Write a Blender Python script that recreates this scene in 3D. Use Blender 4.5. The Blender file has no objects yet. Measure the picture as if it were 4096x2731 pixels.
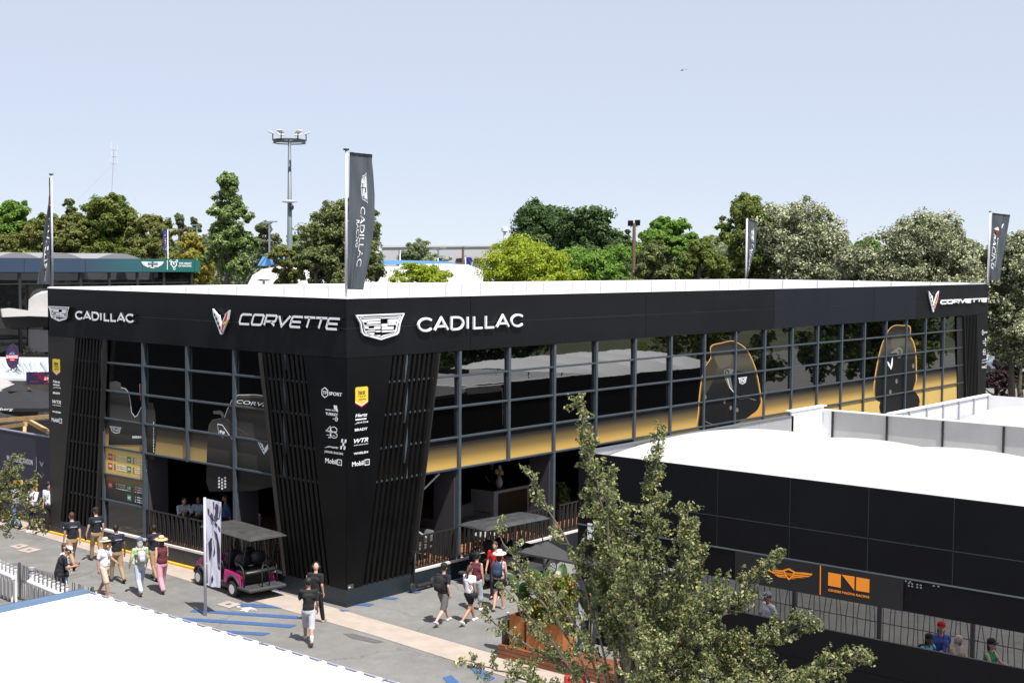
import bpy, bmesh, math, random
import numpy as np
from mathutils import Vector, Matrix
rnd = random.Random(7)
SC = bpy.context.scene
COL = SC.collection
R_ = math.radians
# ------------------------------------------------------------------ camera, sky, sun, exposure
CF, CP, CR, CYAW = 5310.057, 0.06082479, 0.00755287, 0.69926923     # focal in photo pixels, pitch, roll, yaw
CPOS = Vector((-25.832, -27.882, 10.0))
_fw = Vector((math.cos(CYAW)*math.cos(CP), math.sin(CYAW)*math.cos(CP), -math.sin(CP)))
_rt = Vector((math.sin(CYAW), -math.cos(CYAW), 0))
_up = _rt.cross(_fw)
CRT = _rt*math.cos(CR)+_up*math.sin(CR)
CUP = -_rt*math.sin(CR)+_up*math.cos(CR)
cd = bpy.data.cameras.new('camera'); cam = bpy.data.objects.new('camera', cd); COL.objects.link(cam)
m3 = Matrix((CRT, CUP, -_fw)).transposed()
cam.matrix_world = Matrix.Translation(CPOS) @ m3.to_4x4()
cd.sensor_width = 36; cd.lens = CF/4096*36; cd.clip_end = 6000; cd.clip_start = .1
SC.camera = cam
SUN_EL, SUN_AZ = R_(63), math.atan2(-.30, -.95)      # azimuth from +Y towards +X
SUNV = Vector((math.sin(SUN_AZ)*math.cos(SUN_EL), math.cos(SUN_AZ)*math.cos(SUN_EL), math.sin(SUN_EL)))
w = bpy.data.worlds.new('World'); SC.world = w; w.use_nodes = True
nt = w.node_tree; bg = nt.nodes['Background']
sky = nt.nodes.new('ShaderNodeTexSky'); sky.sky_type = 'NISHITA'; sky.sun_disc = False
sky.sun_elevation = SUN_EL; sky.sun_rotation = SUN_AZ
sky.air_density = .6; sky.dust_density = 0; sky.ozone_density = 1; sky.altitude = 50
veil = nt.nodes.new('ShaderNodeMixRGB'); veil.inputs[0].default_value = .82; veil.inputs[2].default_value = (4.3, 4.6, 5.35, 1)     # thin summer veil over the blue
nt.links.new(sky.outputs[0], veil.inputs[1]); nt.links.new(veil.outputs[0], bg.inputs[0]); bg.inputs[1].default_value = 0.1
sl = bpy.data.lights.new('sun', 'SUN'); so = bpy.data.objects.new('sun', sl); COL.objects.link(so)
so.rotation_euler = SUNV.to_track_quat('Z', 'Y').to_euler(); so.location = (0, 0, 60)
sl.energy = 4.2; sl.angle = R_(.53); sl.color = (1, .955, .89)
SC.view_settings.view_transform = 'Standard'; SC.view_settings.look = 'None'
SC.view_settings.gamma = 1; SC.view_settings.exposure = 0.72
SC.cycles.max_bounces = 6; SC.cycles.transparent_max_bounces = 8; SC.cycles.caustics_reflective = False; SC.cycles.caustics_refractive = False

# a point of the photo (4096 px wide) carried back into the place: on a height, on a facade plane, or at a distance
def ray(x, y): return _fw + CRT*((x-2048)/CF) - CUP*((y-1365.5)/CF)
def gz(x, y, z=0.0):
    d = ray(x, y); return CPOS + d*((z-CPOS.z)/d.z)
def gx(x, y, X=0.0):
    d = ray(x, y); return CPOS + d*((X-CPOS.x)/d.x)
def gy(x, y, Y=0.0):
    d = ray(x, y); return CPOS + d*((Y-CPOS.y)/d.y)
def dp(x, y, D): return CPOS + ray(x, y)*D

# ------------------------------------------------------------------ materials
MATS = {}
def mat(name, c, rough=.6, metal=0., var=0., vscale=3., bump=0., bscale=40., spec=.5, coat=0., emit=0., trans=0., streak=False, island=None):
    if name in MATS: return MATS[name]
    m = bpy.data.materials.new(name); m.use_nodes = True; n = m.node_tree; b = n.nodes['Principled BSDF']
    MATS[name] = m
    c4 = (c[0], c[1], c[2], 1)
    b.inputs['Base Color'].default_value = c4; b.inputs['Roughness'].default_value = rough; b.inputs['Metallic'].default_value = metal
    b.inputs['Specular IOR Level'].default_value = spec; b.inputs['Coat Weight'].default_value = coat; b.inputs['Coat Roughness'].default_value = .05
    tc = None
    if var or bump:
        tc = n.nodes.new('ShaderNodeTexCoord')
    if var:
        mp = n.nodes.new('ShaderNodeMapping'); mp.inputs['Scale'].default_value = (1, 1, .15) if streak else (1, 1, 1)
        no = n.nodes.new('ShaderNodeTexNoise'); no.inputs['Scale'].default_value = vscale; no.inputs['Detail'].default_value = 6; no.inputs['Roughness'].default_value = .65
        n.links.new(tc.outputs['Object'], mp.inputs[0]); n.links.new(mp.outputs[0], no.inputs['Vector'])
        mr = n.nodes.new('ShaderNodeMapRange'); mr.inputs[1].default_value = .3; mr.inputs[2].default_value = .7; mr.inputs[3].default_value = 1-var; mr.inputs[4].default_value = 1+var
        n.links.new(no.outputs['Fac'], mr.inputs[0])
        mx = n.nodes.new('ShaderNodeVectorMath'); mx.operation = 'SCALE'; mx.inputs[0].default_value = c
        n.links.new(mr.outputs[0], mx.inputs['Scale']); n.links.new(mx.outputs[0], b.inputs['Base Color'])
        mr2 = n.nodes.new('ShaderNodeMapRange'); mr2.inputs[3].default_value = max(0, rough-.12*var*4); mr2.inputs[4].default_value = min(1, rough+.1*var*4)
        n.links.new(no.outputs['Fac'], mr2.inputs[0]); n.links.new(mr2.outputs[0], b.inputs['Roughness'])
    if bump:
        nb = n.nodes.new('ShaderNodeTexNoise'); nb.inputs['Scale'].default_value = bscale; nb.inputs['Detail'].default_value = 4
        bp = n.nodes.new('ShaderNodeBump'); bp.inputs['Strength'].default_value = bump; bp.inputs['Distance'].default_value = .02
        n.links.new(tc.outputs['Object'], nb.inputs['Vector']); n.links.new(nb.outputs['Fac'], bp.inputs['Height']); n.links.new(bp.outputs[0], b.inputs['Normal'])
    if island:                       # colour ramp by random value of each loose leaf
        ge = n.nodes.new('ShaderNodeNewGeometry'); cr = n.nodes.new('ShaderNodeValToRGB')
        el = cr.color_ramp.elements
        for i, (p, cc) in enumerate(island):
            e = el[i] if i < 2 else el.new(p)
            e.position = p; e.color = (*cc, 1)
        n.links.new(ge.outputs['Random Per Island'], cr.inputs[0]); n.links.new(cr.outputs[0], b.inputs['Base Color'])
        if trans:
            tr = n.nodes.new('ShaderNodeBsdfTranslucent'); ms = n.nodes.new('ShaderNodeMixShader'); ms.inputs[0].default_value = trans
            n.links.new(cr.outputs[0], tr.inputs[0]); n.links.new(b.outputs[0], ms.inputs[1]); n.links.new(tr.outputs[0], ms.inputs[2])
            n.links.new(ms.outputs[0], n.nodes['Material Output'].inputs[0])
    elif trans:
        tr = n.nodes.new('ShaderNodeBsdfTranslucent'); tr.inputs[0].default_value = c4; ms = n.nodes.new('ShaderNodeMixShader'); ms.inputs[0].default_value = trans
        n.links.new(b.outputs[0], ms.inputs[1]); n.links.new(tr.outputs[0], ms.inputs[2]); n.links.new(ms.outputs[0], n.nodes['Material Output'].inputs[0])
    return m
def gradmat(name, stops, axis='Z', rough=.35, z0=0, z1=1):
    """a print whose ink fades along the object's z (world height)"""
    if name in MATS: return MATS[name]
    m = mat(name, (.5, .5, .5), rough); n = m.node_tree; b = n.nodes['Principled BSDF']
    tc = n.nodes.new('ShaderNodeTexCoord'); sp = n.nodes.new('ShaderNodeSeparateXYZ'); mr = n.nodes.new('ShaderNodeMapRange')
    mr.inputs[1].default_value = z0; mr.inputs[2].default_value = z1
    cr = n.nodes.new('ShaderNodeValToRGB')
    for i, (p, cc) in enumerate(stops):
        e = cr.color_ramp.elements[i] if i < 2 else cr.color_ramp.elements.new(p)
        e.position = p; e.color = (*cc, 1)
    n.links.new(tc.outputs['Object'], sp.inputs[0]); n.links.new(sp.outputs[axis], mr.inputs[0]); n.links.new(mr.outputs[0], cr.inputs[0]); n.links.new(cr.outputs[0], b.inputs['Base Color'])
    return m

# ------------------------------------------------------------------ objects
def tag(o, label=None, cat=None, group=None, kind=None):
    if label: o['label'] = label
    if cat: o['category'] = cat
    if group: o['group'] = group
    if kind: o['kind'] = kind
    return o
def empty(name, loc, rz=0, label=None, cat=None, group=None):
    o = bpy.data.objects.new(name, None); COL.objects.link(o); o.location = loc; o.rotation_euler = (0, 0, rz); o.empty_display_size = .2
    return tag(o, label, cat, group)
def link(name, me, parent=None):
    o = bpy.data.objects.new(name, me); COL.objects.link(o)
    if parent is not None: o.parent = parent
    return o
def copy_tree(o, parent=None):
    c = o.copy(); COL.objects.link(c)
    if parent is not None: c.parent = parent
    for ch in list(o.children): copy_tree(ch, c)
    return c
class MB:
    def __init__(s): s.v = []; s.f = []; s.mi = []; s.cur = 0
    def add(s, vs, fs):
        b = len(s.v); s.v += [tuple(v) for v in vs]; s.f += [tuple(i+b for i in f) for f in fs]; s.mi += [s.cur]*len(fs); return s
    def box(s, x0, x1, y0, y1, z0, z1):
        v = [(x, y, z) for z in (z0, z1) for y in (y0, y1) for x in (x0, x1)]
        return s.add(v, [(0, 2, 3, 1), (4, 5, 7, 6), (0, 1, 5, 4), (2, 6, 7, 3), (0, 4, 6, 2), (1, 3, 7, 5)])
    def cbox(s, c, h, rot=None, bev=0):
        """oriented box about c, half sizes h, optional 3x3 rotation, corners bevelled in plan"""
        pts = []
        if bev:
            b = bev
            ring = [(-h[0]+b, -h[1]), (h[0]-b, -h[1]), (h[0], -h[1]+b), (h[0], h[1]-b), (h[0]-b, h[1]), (-h[0]+b, h[1]), (-h[0], h[1]-b), (-h[0], -h[1]+b)]
            lv = [(-h[2], .0), (-h[2]+b, 1), (h[2]-b, 1), (h[2], .0)]
            for z, k in lv:
                sx = 1 if k else (h[0]-b)/h[0]; sy = 1 if k else (h[1]-b)/h[1]
                pts += [(x*sx, y*sy, z) for x, y in ring]
            fs = [tuple(range(7, -1, -1)), tuple(range(24, 32))]
            for l in range(3):
                for i in range(8): j = (i+1) % 8; fs.append((l*8+i, l*8+j, l*8+8+j, l*8+8+i))
        else:
            pts = [(x*h[0], y*h[1], z*h[2]) for z in (-1, 1) for y in (-1, 1) for x in (-1, 1)]
            fs = [(0, 2, 3, 1), (4, 5, 7, 6), (0, 1, 5, 4), (2, 6, 7, 3), (0, 4, 6, 2), (1, 3, 7, 5)]
        M = rot if rot is not None else Matrix.Identity(3)
        return s.add([M @ Vector(p) + Vector(c) for p in pts], fs)
    def bar(s, a, b, w, h, up=(0, 0, 1)):
        a = Vector(a); b = Vector(b); d = (b-a); L = d.length; d.normalize(); u = Vector(up)
        if abs(d.dot(u)) > .98: u = Vector((1, 0, 0))
        r = d.cross(u).normalized(); u = r.cross(d)
        M = Matrix((r, d, u)).transposed()
        return s.cbox((a+b)/2, (w/2, L/2, h/2), M)
    def tube(s, pts, rad, n=8, caps=True, closed=False):
        pts = [Vector(p) for p in pts]
        if not hasattr(rad, '__len__'): rad = [rad]*len(pts)
        rings = []; prev = None; N = len(pts)
        for i, p in enumerate(pts):
            if closed: d = pts[(i+1) % N]-pts[i-1]
            else: d = pts[min(i+1, N-1)]-pts[max(i-1, 0)]
            if d.length < 1e-9: d = Vector((0, 0, 1))
            d.normalize()
            if prev is None:
                u = Vector((0, 0, 1)) if abs(d.z) < .9 else Vector((1, 0, 0))
                u = (u-d*u.dot(d)).normalized()
            else:
                u = prev-d*prev.dot(d); u = u.normalized() if u.length > 1e-6 else d.orthogonal().normalized()
            prev = u; r = d.cross(u)
            rings.append([p+(u*math.cos(2*math.pi*k/n)+r*math.sin(2*math.pi*k/n))*rad[i] for k in range(n)])
        v = [q for ring in rings for q in ring]; f = []
        for i in range(N if closed else N-1):
            a = i*n; b = ((i+1) % N)*n
            for k in range(n): l = (k+1) % n; f.append((a+k, b+k, b+l, a+l)[::-1])
        if caps and not closed: f.append(tuple(range(n))[::-1]); f.append(tuple((N-1)*n+k for k in range(n)))
        return s.add(v, f)
    def lathe(s, prof, c=(0, 0, 0), n=16, axis=None):
        v = []; f = []; c = Vector(c)
        for r, z in prof:
            for k in range(n): v.append(Vector((r*math.cos(2*math.pi*k/n), r*math.sin(2*math.pi*k/n), z)))
        if axis is not None:
            q = Vector(axis).to_track_quat('Z', 'Y'); v = [q @ p for p in v]
        v = [p+c for p in v]
        for i in range(len(prof)-1):
            for k in range(n): l = (k+1) % n; f.append((i*n+k, i*n+l, i*n+n+l, i*n+n+k))
        f.append(tuple(range(n))[::-1]); f.append(tuple((len(prof)-1)*n+k for k in range(n)))
        return s.add(v, f)
    def ell(s, c, r, n=12, m=8, rot=None):
        v = []; f = []; c = Vector(c)
        for i in range(m+1):
            t = math.pi*i/m
            for k in range(n):
                a = 2*math.pi*k/n; p = Vector((r[0]*math.sin(t)*math.cos(a), r[1]*math.sin(t)*math.sin(a), -r[2]*math.cos(t)))
                if rot is not None: p = rot @ p
                v.append(c+p)
        for i in range(m):
            for k in range(n): l = (k+1) % n; f.append((i*n+k, i*n+l, i*n+n+l, i*n+n+k))
        return s.add(v, f)
    def prism(s, pts, off):
        """polygon (list of 3d points) extruded by the vector off"""
        pts = [Vector(p) for p in pts]; off = Vector(off); n = len(pts)
        f = [tuple(range(n))[::-1], tuple(range(n, 2*n))] + [(i, (i+1) % n, n+(i+1) % n, n+i) for i in range(n)]
        return s.add(pts+[p+off for p in pts], f)
    def grid(s, fn, nu, nv, closeu=False):
        v = [fn(i/nu, j/nv) for j in range(nv+1) for i in range(nu+1)]
        f = [(j*(nu+1)+i, j*(nu+1)+i+1, (j+1)*(nu+1)+i+1, (j+1)*(nu+1)+i) for j in range(nv) for i in range(nu)]
        return s.add(v, f)
    def build(s, name, m, parent=None, smooth=False, label=None, fix=True, sharp=None):
        me = bpy.data.meshes.new(name); me.from_pydata(s.v, [], s.f)
        ms = m if isinstance(m, (list, tuple)) else [m]
        for q in ms: me.materials.append(q)
        if len(ms) > 1: me.polygons.foreach_set('material_index', s.mi)
        if fix:
            bm = bmesh.new(); bm.from_mesh(me); bmesh.ops.recalc_face_normals(bm, faces=bm.faces); bm.to_mesh(me); bm.free()
        if smooth: me.shade_smooth() if sharp is None else (me.shade_smooth(), me.set_sharp_from_angle(angle=R_(sharp)))
        o = link(name, me, parent)
        if label: o['label'] = label
        return o

# flat writing: text -> triangles in its own plane; fonts come with Blender
def text2d(s, size=1., shear=0., off=0., spacing=1., line=1., align='LEFT', sx=1., ext=0.):
    c = bpy.data.curves.new('t', 'FONT'); c.body = s; c.size = size; c.shear = shear; c.offset = off*.45; c.space_character = spacing
    c.space_line = line; c.align_x = align; c.resolution_u = 3; c.fill_mode = 'BOTH'; c.extrude = ext
    o = bpy.data.objects.new('t', c); COL.objects.link(o)
    dg = bpy.context.evaluated_depsgraph_get(); me = bpy.data.meshes.new_from_object(o.evaluated_get(dg))
    v = [(p.co.x*sx, p.co.y, p.co.z) for p in me.vertices]; f = [tuple(p.vertices) for p in me.polygons]
    bpy.data.objects.remove(o); bpy.data.curves.remove(c); bpy.data.meshes.remove(me)
    return v, f
def fit(v, x0, x1, y0, y1, keep=False):
    xs = [p[0] for p in v]; ys = [p[1] for p in v]
    a, b, c, d = min(xs), max(xs), min(ys), max(ys)
    kx = (x1-x0)/(b-a or 1); ky = (y1-y0)/(d-c or 1)
    return [(x0+(p[0]-a)*kx, y0+(p[1]-c)*ky, p[2]) for p in v]
# planes to write on: maps (u, v, depth towards the viewer)
def PR(off=0.): return lambda u, v, w=0: (u, -off-w, v)                # long front, faces -Y, u = world x
def PL(off=0.): return lambda u, v, w=0: (-off-w, -u, v)               # short front, faces -X, u = -world y
def write(mb, s, plane, u0, u1, v0, v1, ext=.004, **k):
    v, f = text2d(s, ext=1., **k); v = fit(v, u0, u1, v0, v1)
    mb.add([plane(p[0], p[1], ext if p[2] > 0 else 0) for p in v], f)
def stroke(mb, pts, w, plane, ext, closed=False):
    """poly-line drawn as a raised ribbon of width w"""
    n = len(pts); P = [Vector((p[0], p[1])) for p in pts]; L = []; Rr = []
    for i in range(n):
        if closed: a, b = P[i-1], P[(i+1) % n]
        else: a, b = P[max(i-1, 0)], P[min(i+1, n-1)]
        d1 = (P[i]-a); d2 = (b-P[i])
        if d1.length < 1e-9: d1 = d2
        if d2.length < 1e-9: d2 = d1
        d1 = d1.normalized(); d2 = d2.normalized(); t = d1+d2
        t = t.normalized() if t.length > 1e-6 else d1
        nn = Vector((-t.y, t.x)); k = min(2.2, 1/max(.35, nn.dot(Vector((-d1.y, d1.x)))))
        L.append(P[i]+nn*w/2*k); Rr.append(P[i]-nn*w/2*k)
    m = n if closed else n-1
    for i in range(m):
        j = (i+1) % n; q = [L[i], L[j], Rr[j], Rr[i]]
        lo = [plane(p.x, p.y, 0) for p in q]; hi = [plane(p.x, p.y, ext) for p in q]
        mb.add(lo+hi, [(0, 1, 2, 3), (7, 6, 5, 4)] + [(a, (a+1) % 4, 4+(a+1) % 4, 4+a)[::-1] for a in range(4)])
def plate(mb, pts, plane, ext, w0=0.):
    n = len(pts); lo = [plane(p[0], p[1], w0) for p in pts]; hi = [plane(p[0], p[1], w0+ext) for p in pts]
    mb.add(lo+hi, [tuple(range(n)), tuple(range(n, 2*n))[::-1]] + [(i, (i+1) % n, n+(i+1) % n, n+i)[::-1] for i in range(n)])
def arc(cx, cy, rx, ry, a0, a1, n=10): return [(cx+rx*math.cos(R_(a0+(a1-a0)*i/n)), cy+ry*math.sin(R_(a0+(a1-a0)*i/n))) for i in range(n+1)]
# a light sans alphabet (unit height) and a wide square racing alphabet, drawn with strokes; each entry: advance, strokes
SANS = {'C': (.96, [arc(.5, .5, .5, .5, 42, 318, 18)]), 'A': (1.0, [[(0, 0), (.46, 1), (.92, 0)], [(.17, .3), (.75, .3)]]),
        'D': (.98, [[(.04, 0), (.04, 1), (.4, 1)]+arc(.42, .5, .46, .5, 85, -85, 12)+[(.4, 0), (.04, 0)]]), 'I': (.36, [[(.08, 0), (.08, 1)]]),
        'L': (.74, [[(.05, 1), (.05, 0), (.66, 0)]]), 'R': (.85, [[(.04, 0), (.04, 1), (.42, 1)]+arc(.42, .74, .26, .26, 80, -80, 8)+[(.04, .47)], [(.4, .47), (.72, 0)]]),
        'N': (.95, [[(.04, 0), (.04, 1), (.8, 0), (.8, 1)]]), 'G': (1.0, [arc(.5, .5, .5, .5, 42, 340, 18)+[(.97, .46), (.6, .46)]])}
WIDE = {'C': (1.62, [[(1.5, .98), (.25, .98), (.06, .82), (0, .2), (.12, 0), (1.42, 0)]]), 'O': (1.66, [[(.2, 1), (1.35, 1), (1.5, .85), (1.42, .15), (1.25, 0), (.12, 0), (0, .15), (.06, .85), (.2, 1)]]),
        'R': (1.62, [[(0, 0), (.07, 1), (1.35, 1), (1.48, .86), (1.45, .52), (1.3, .4), (.1, .4)], [(.8, .4), (1.4, 0)]]), 'V': (1.6, [[(0, 1), (.62, 0), (1.5, 1)]]),
        'E': (1.5, [[(1.42, 1), (.2, 1), (.06, .88), (0, .12), (.12, 0), (1.35, 0)], [(.06, .5), (1.3, .5)]]), 'T': (1.4, [[(0, 1), (1.4, 1)], [(.7, 1), (.62, 0)]])}
def letters(mb, s, table, plane, u0, u1, v0, v1, w, ext, shear=0., gap=0.):
    adv = sum(table[c][0]+gap for c in s)-gap; h = v1-v0; x = 0
    kx = (u1-u0-shear*h)/adv
    for c in s:
        a, st = table[c]
        for line in st:
            stroke(mb, [(u0+(x+p[0])*kx+shear*p[1]*h, v0+p[1]*h) for p in line], w, plane, ext)
        x += a+gap
# ------------------------------------------------------------------ palette
M_BLACK = mat('satin_black_panel', (.0062, .0066, .0082), .45, var=.3, vscale=.45, spec=.2)
M_BLUEB = mat('slate_black_panel', (.0105, .013, .0185), .5, var=.15, vscale=.7, spec=.2)
M_FRAME = mat('grey_aluminium_frame', (.075, .095, .115), .45, metal=.15, var=.12, vscale=4)
M_GLASS = mat('dark_reflecting_glass', (.0016, .0018, .002), .012, spec=.9, bump=.1, bscale=.55); M_GLASS.node_tree.nodes['Principled BSDF'].inputs['IOR'].default_value = 1.85
M_WHITE = mat('white_panel', (.8, .8, .8), .55, var=.05, vscale=.6)
M_SIGN = mat('white_sign_acrylic', (.86, .87, .9), .4); M_CAN = mat('black_letter_return', (.012, .012, .013), .5)
M_INK = mat('black_ink', (.01, .01, .012), .5)
M_SLAT = mat('black_slat', (.0045, .0044, .0044), .45, var=.3, vscale=2, spec=.25)
M_EDGE = mat('white_deck_edge', (.72, .66, .64), .5, var=.1, vscale=6)
M_DARK = mat('dark_interior', (.006, .006, .0075), .8)
M_PIL = mat('grey_pilaster', (.05, .045, .055), .7)
M_RED = mat('red_ink', (.6, .03, .04), .45); M_GREEN = mat('green_ink', (.02, .28, .12), .5); M_YEL = mat('yellow_ink', (.82, .58, .05), .45)
M_ORNG = mat('orange_ink', (.95, .3, .02), .5)
M_RAIL = mat('dark_railing', (.02, .02, .02), .5)
M_PLAST = mat('black_plastic', (.02, .02, .022), .55)
M_STEEL = mat('galvanised_steel', (.38, .4, .43), .4, metal=.7, var=.1)
BX, BY = 49.35, 15.72                      # the black pavilion, its near corner stands at the origin
ZT, ZF, ZR = 8.875, 7.18, [7.17, 6.39, 5.425, 4.455, 3.475, 2.53, 1.62, .6]
MX = [4.848+2.398*i for i in range(-1, 17)]
MY = [9.96-2.41*i for i in range(-1, 4)]
B = empty('pavilion_building', (BX/2, BY/2, 0), 0, 'long two-storey black hospitality pavilion with slatted corners, gold window band and white rooftop rim', 'building')
def bb(name, mb, m, smooth=False, label=None):
    o = mb.build(name, m, B, smooth, label); o.matrix_parent_inverse = B.matrix_basis.inverted(); return o
B.matrix_world = Matrix.Translation((BX/2, BY/2, 0))
# fascia panels, upper and lower rows, small gaps; the middle of the long side has bluer panels
fx = [gy(x, 1300).x for x in (1882, 2259, 2582, 2857, 3096, 3307, 3494, 3661)]
fx = [0]+fx+[BX]
zs = 8.03
def seamz(): return zs
for i in range(len(fx)-1):
    a, b_ = fx[i], fx[i+1]; g = .006
    mm = M_BLUEB if i in (5, 6, 7) else M_BLACK
    bb('fascia_panel', MB().box(a+g, b_-g, -.004 if i % 2 else 0, .1, zs+.008, ZT), mm)
    bb('fascia_panel', MB().box(a+g, b_-g, -.004 if i % 2 else 0, .1, ZF, zs-.008), mm)
fyv = [0, gx(904, 1300).y, gx(537, 1300).y, BY]
for i in range(3):
    a, b_ = fyv[i], fyv[i+1]; g = .006
    a0 = a if i else .1
    bb('fascia_panel', MB().box(0, .1, a0+g, b_-g, zs+.008, ZT), M_BLACK); bb('fascia_panel', MB().box(0, .1, a0+g, b_-g, ZF, zs-.008), M_BLACK)
m = MB(); m.box(.02, BX-.02, .03, .09, zs-.02, zs+.02); m.box(.03, .09, .12, BY-.02, zs-.02, zs+.02)
bb('fascia_seam', m, mat('seam_metal', (.25, .23, .22), .4, metal=.5))
# rear and right-hand walls, roof membrane and the white inner faces of the rim
m = MB(); m.box(0, BX, BY-.06, BY, 0, ZT-.01); m.box(BX-.06, BX, .1, BY-.06, 0, ZT-.01); bb('rear_wall', m, M_BLACK)
m = MB(); m.box(.1, BX-.06, .1, .16, 7.9, ZT+.0); m.box(.1, .16, .16, BY-.06, 7.9, ZT)
m.box(.16, BX-.06, BY-.16, BY-.06, 7.9, ZT+.03); m.box(BX-.16, BX-.06, .16, BY-.16, 7.9, ZT+.03)
m.box(0, BX, BY-.08, BY+.02, ZT-.008, ZT+.05); m.box(BX-.08, BX+.02, 0, BY-.08, ZT-.008, ZT+.05)
m.box(.0, BX, .02, .16, ZT+.001, ZT+.012); m.box(.0, .16, .16, BY-.1, ZT+.001, ZT+.012)
bb('roof_rim', m, mat('white_rim', (.82, .82, .82), .5, var=.04, vscale=1.2))
RPM = mat('pale_rim_post', (.38, .39, .42), .5)
for i in range(20):
    x = .8+i*2.5
    bb('rim_post', MB().box(x, x+.1, BY-.22, BY-.16, 7.9, ZT+.02), RPM)
    if i % 2 == 0: bb('rim_post', MB().box(x+1.1, x+1.22, BY-.2, BY-.16, 7.9, ZT), RPM)
for i in range(7):
    y = .9+i*2.4; bb('rim_post', MB().box(BX-.22, BX-.16, y, y+.09, 7.9, ZT+.02), RPM)
m = MB(); m.grid(lambda u, v: (.16+u*(BX-.4), .16+v*(BY-.4), 8.0+.25*abs(math.sin(u*math.pi*10))*math.sin(math.pi*v)), 80, 12)
bb('roof_membrane', m, M_WHITE, True)
# windows: rows x bays, dark glass in a grey frame
def rows_right(i): return [(0, 1), (1, 2), (2, 3)]
GY = .11
ex = MX+[45.66]
GOLD = gradmat('gold_fade_print', [(0., (.62, .405, .115)), (.15, (.54, .345, .095)), (.42, (.22, .15, .055)), (.75, (.028, .025, .023)), (1., (.013, .014, .016))], 'Z', .4, ZR[4], ZR[3])
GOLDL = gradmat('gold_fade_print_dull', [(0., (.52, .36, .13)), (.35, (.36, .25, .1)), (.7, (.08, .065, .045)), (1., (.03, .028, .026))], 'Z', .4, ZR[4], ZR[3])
GOLDF = mat('plain_gold_print', (.63, .435, .125), .4, var=.04)
xs = [.9]+MX+[47.4]
rw = random.Random(12)
def pane(a, b_, z0, z1, left=False, lean=.017):
    t = lean*(z1-z0)+rw.uniform(-.0015, .0015); k = rw.uniform(-.002, .002)*(b_-a)      # panes never sit perfectly in one plane
    q = [(a, GY, z0), (b_, GY+k, z0), (b_, GY+t+k, z1), (a, GY+t, z1)]
    if left: q = [(p[1], p[0], p[2]) for p in q]
    return MB().prism(q, (.03, 0, 0) if left else (0, .03, 0))
for i in range(len(xs)-1):
    a, b_ = xs[i]+.03, xs[i+1]-.03
    for r in (0, 1, 2): bb('window', pane(a, b_, ZR[r+1]+.03, ZR[r]-(.0 if r == 0 else .03)), M_GLASS)
    if i < len(xs)-1:
        o = bb('printed_pane', MB().box(a, b_, GY, GY+.03, ZR[4]+.03, ZR[3]-.03), GOLD)
    if xs[i] > 14: bb('printed_pane', MB().box(a, b_, GY, GY+.03, ZR[5]+.03, ZR[4]-.03), GOLDF)
    if xs[i] > 14: bb('window', MB().box(a, b_, GY, GY+.03, .62, ZR[5]-.03), M_GLASS)
for x in xs[1:-1]:
    z0 = .0 if x < 15 else .6
    bb('mullion', MB().box(x-.055, x+.055, 0.015, .16, z0 if (abs(x-4.848) < .1 or abs(x-9.644) < .1 or abs(x-14.44) < .2 or x > 15) else ZR[4]-.04, ZF-.01), M_FRAME)
for r in range(1, 6):
    x0 = 14.44 if r >= 5 else 1.; m = MB()
    m.box(x0, 47.2, .035, .15, ZR[r]-.03, ZR[r]+.03); m.box(x0, 47.2, .028, .036, ZR[r]-.006, ZR[r]+.006); bb('window_rail', m, M_FRAME)
# short front
ys = [1.]+MY[::-1]+[14.8]
for i in range(len(ys)-1):
    a, b_ = ys[i]+.03, ys[i+1]-.03
    for r in (0, 1, 2): bb('window', pane(a, b_, ZR[r+1]+.03, ZR[r]-(.0 if r == 0 else .03), True, 0), M_GLASS)
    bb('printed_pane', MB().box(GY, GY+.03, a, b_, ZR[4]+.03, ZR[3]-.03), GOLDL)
    if ys[i] > 9.5:
        bb('window', MB().box(GY, GY+.03, a, b_, .63, ZR[6]-.03), mat('ground_floor_glass', (.012, .008, .007), .03, spec=.8))
        if ys[i] < 12:
            bb('driver_board', MB().box(GY-.01, GY+.03, a, b_, ZR[5]+.03, ZR[4]-.03), mat('gold_board', (.72, .52, .16), .45, var=.04))
            bb('driver_board', MB().box(GY-.01, GY+.03, a, b_, ZR[6]+.03, ZR[5]-.03), gradmat('gold_board_fade', [(0., (.008, .008, .009)), (.45, (.03, .025, .017)), (1., (.30, .20, .06))], 'Z', .4, ZR[6], ZR[5]))
        else: bb('window', MB().box(GY, GY+.03, a, b_, ZR[6]+.03, ZR[4]-.03), M_GLASS)
for y in ys[1:-1]:
    z0 = .6 if (y > 9 or y < 6) else ZR[4]-.04
    if abs(y-2.73) < .1: z0 = ZR[4]
    bb('mullion', MB().box(.015, .16, y-.055, y+.055, z0, ZF-.01), M_FRAME)
for r in range(1, 7):
    y0 = 9.96 if r > 4 else 1.2; m = MB()
    m.box(.035, .15, y0, 14.6, ZR[r]-.03, ZR[r]+.03); m.box(.028, .036, y0, 14.6, ZR[r]-.006, ZR[r]+.006); bb('window_rail', m, M_FRAME)
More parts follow.
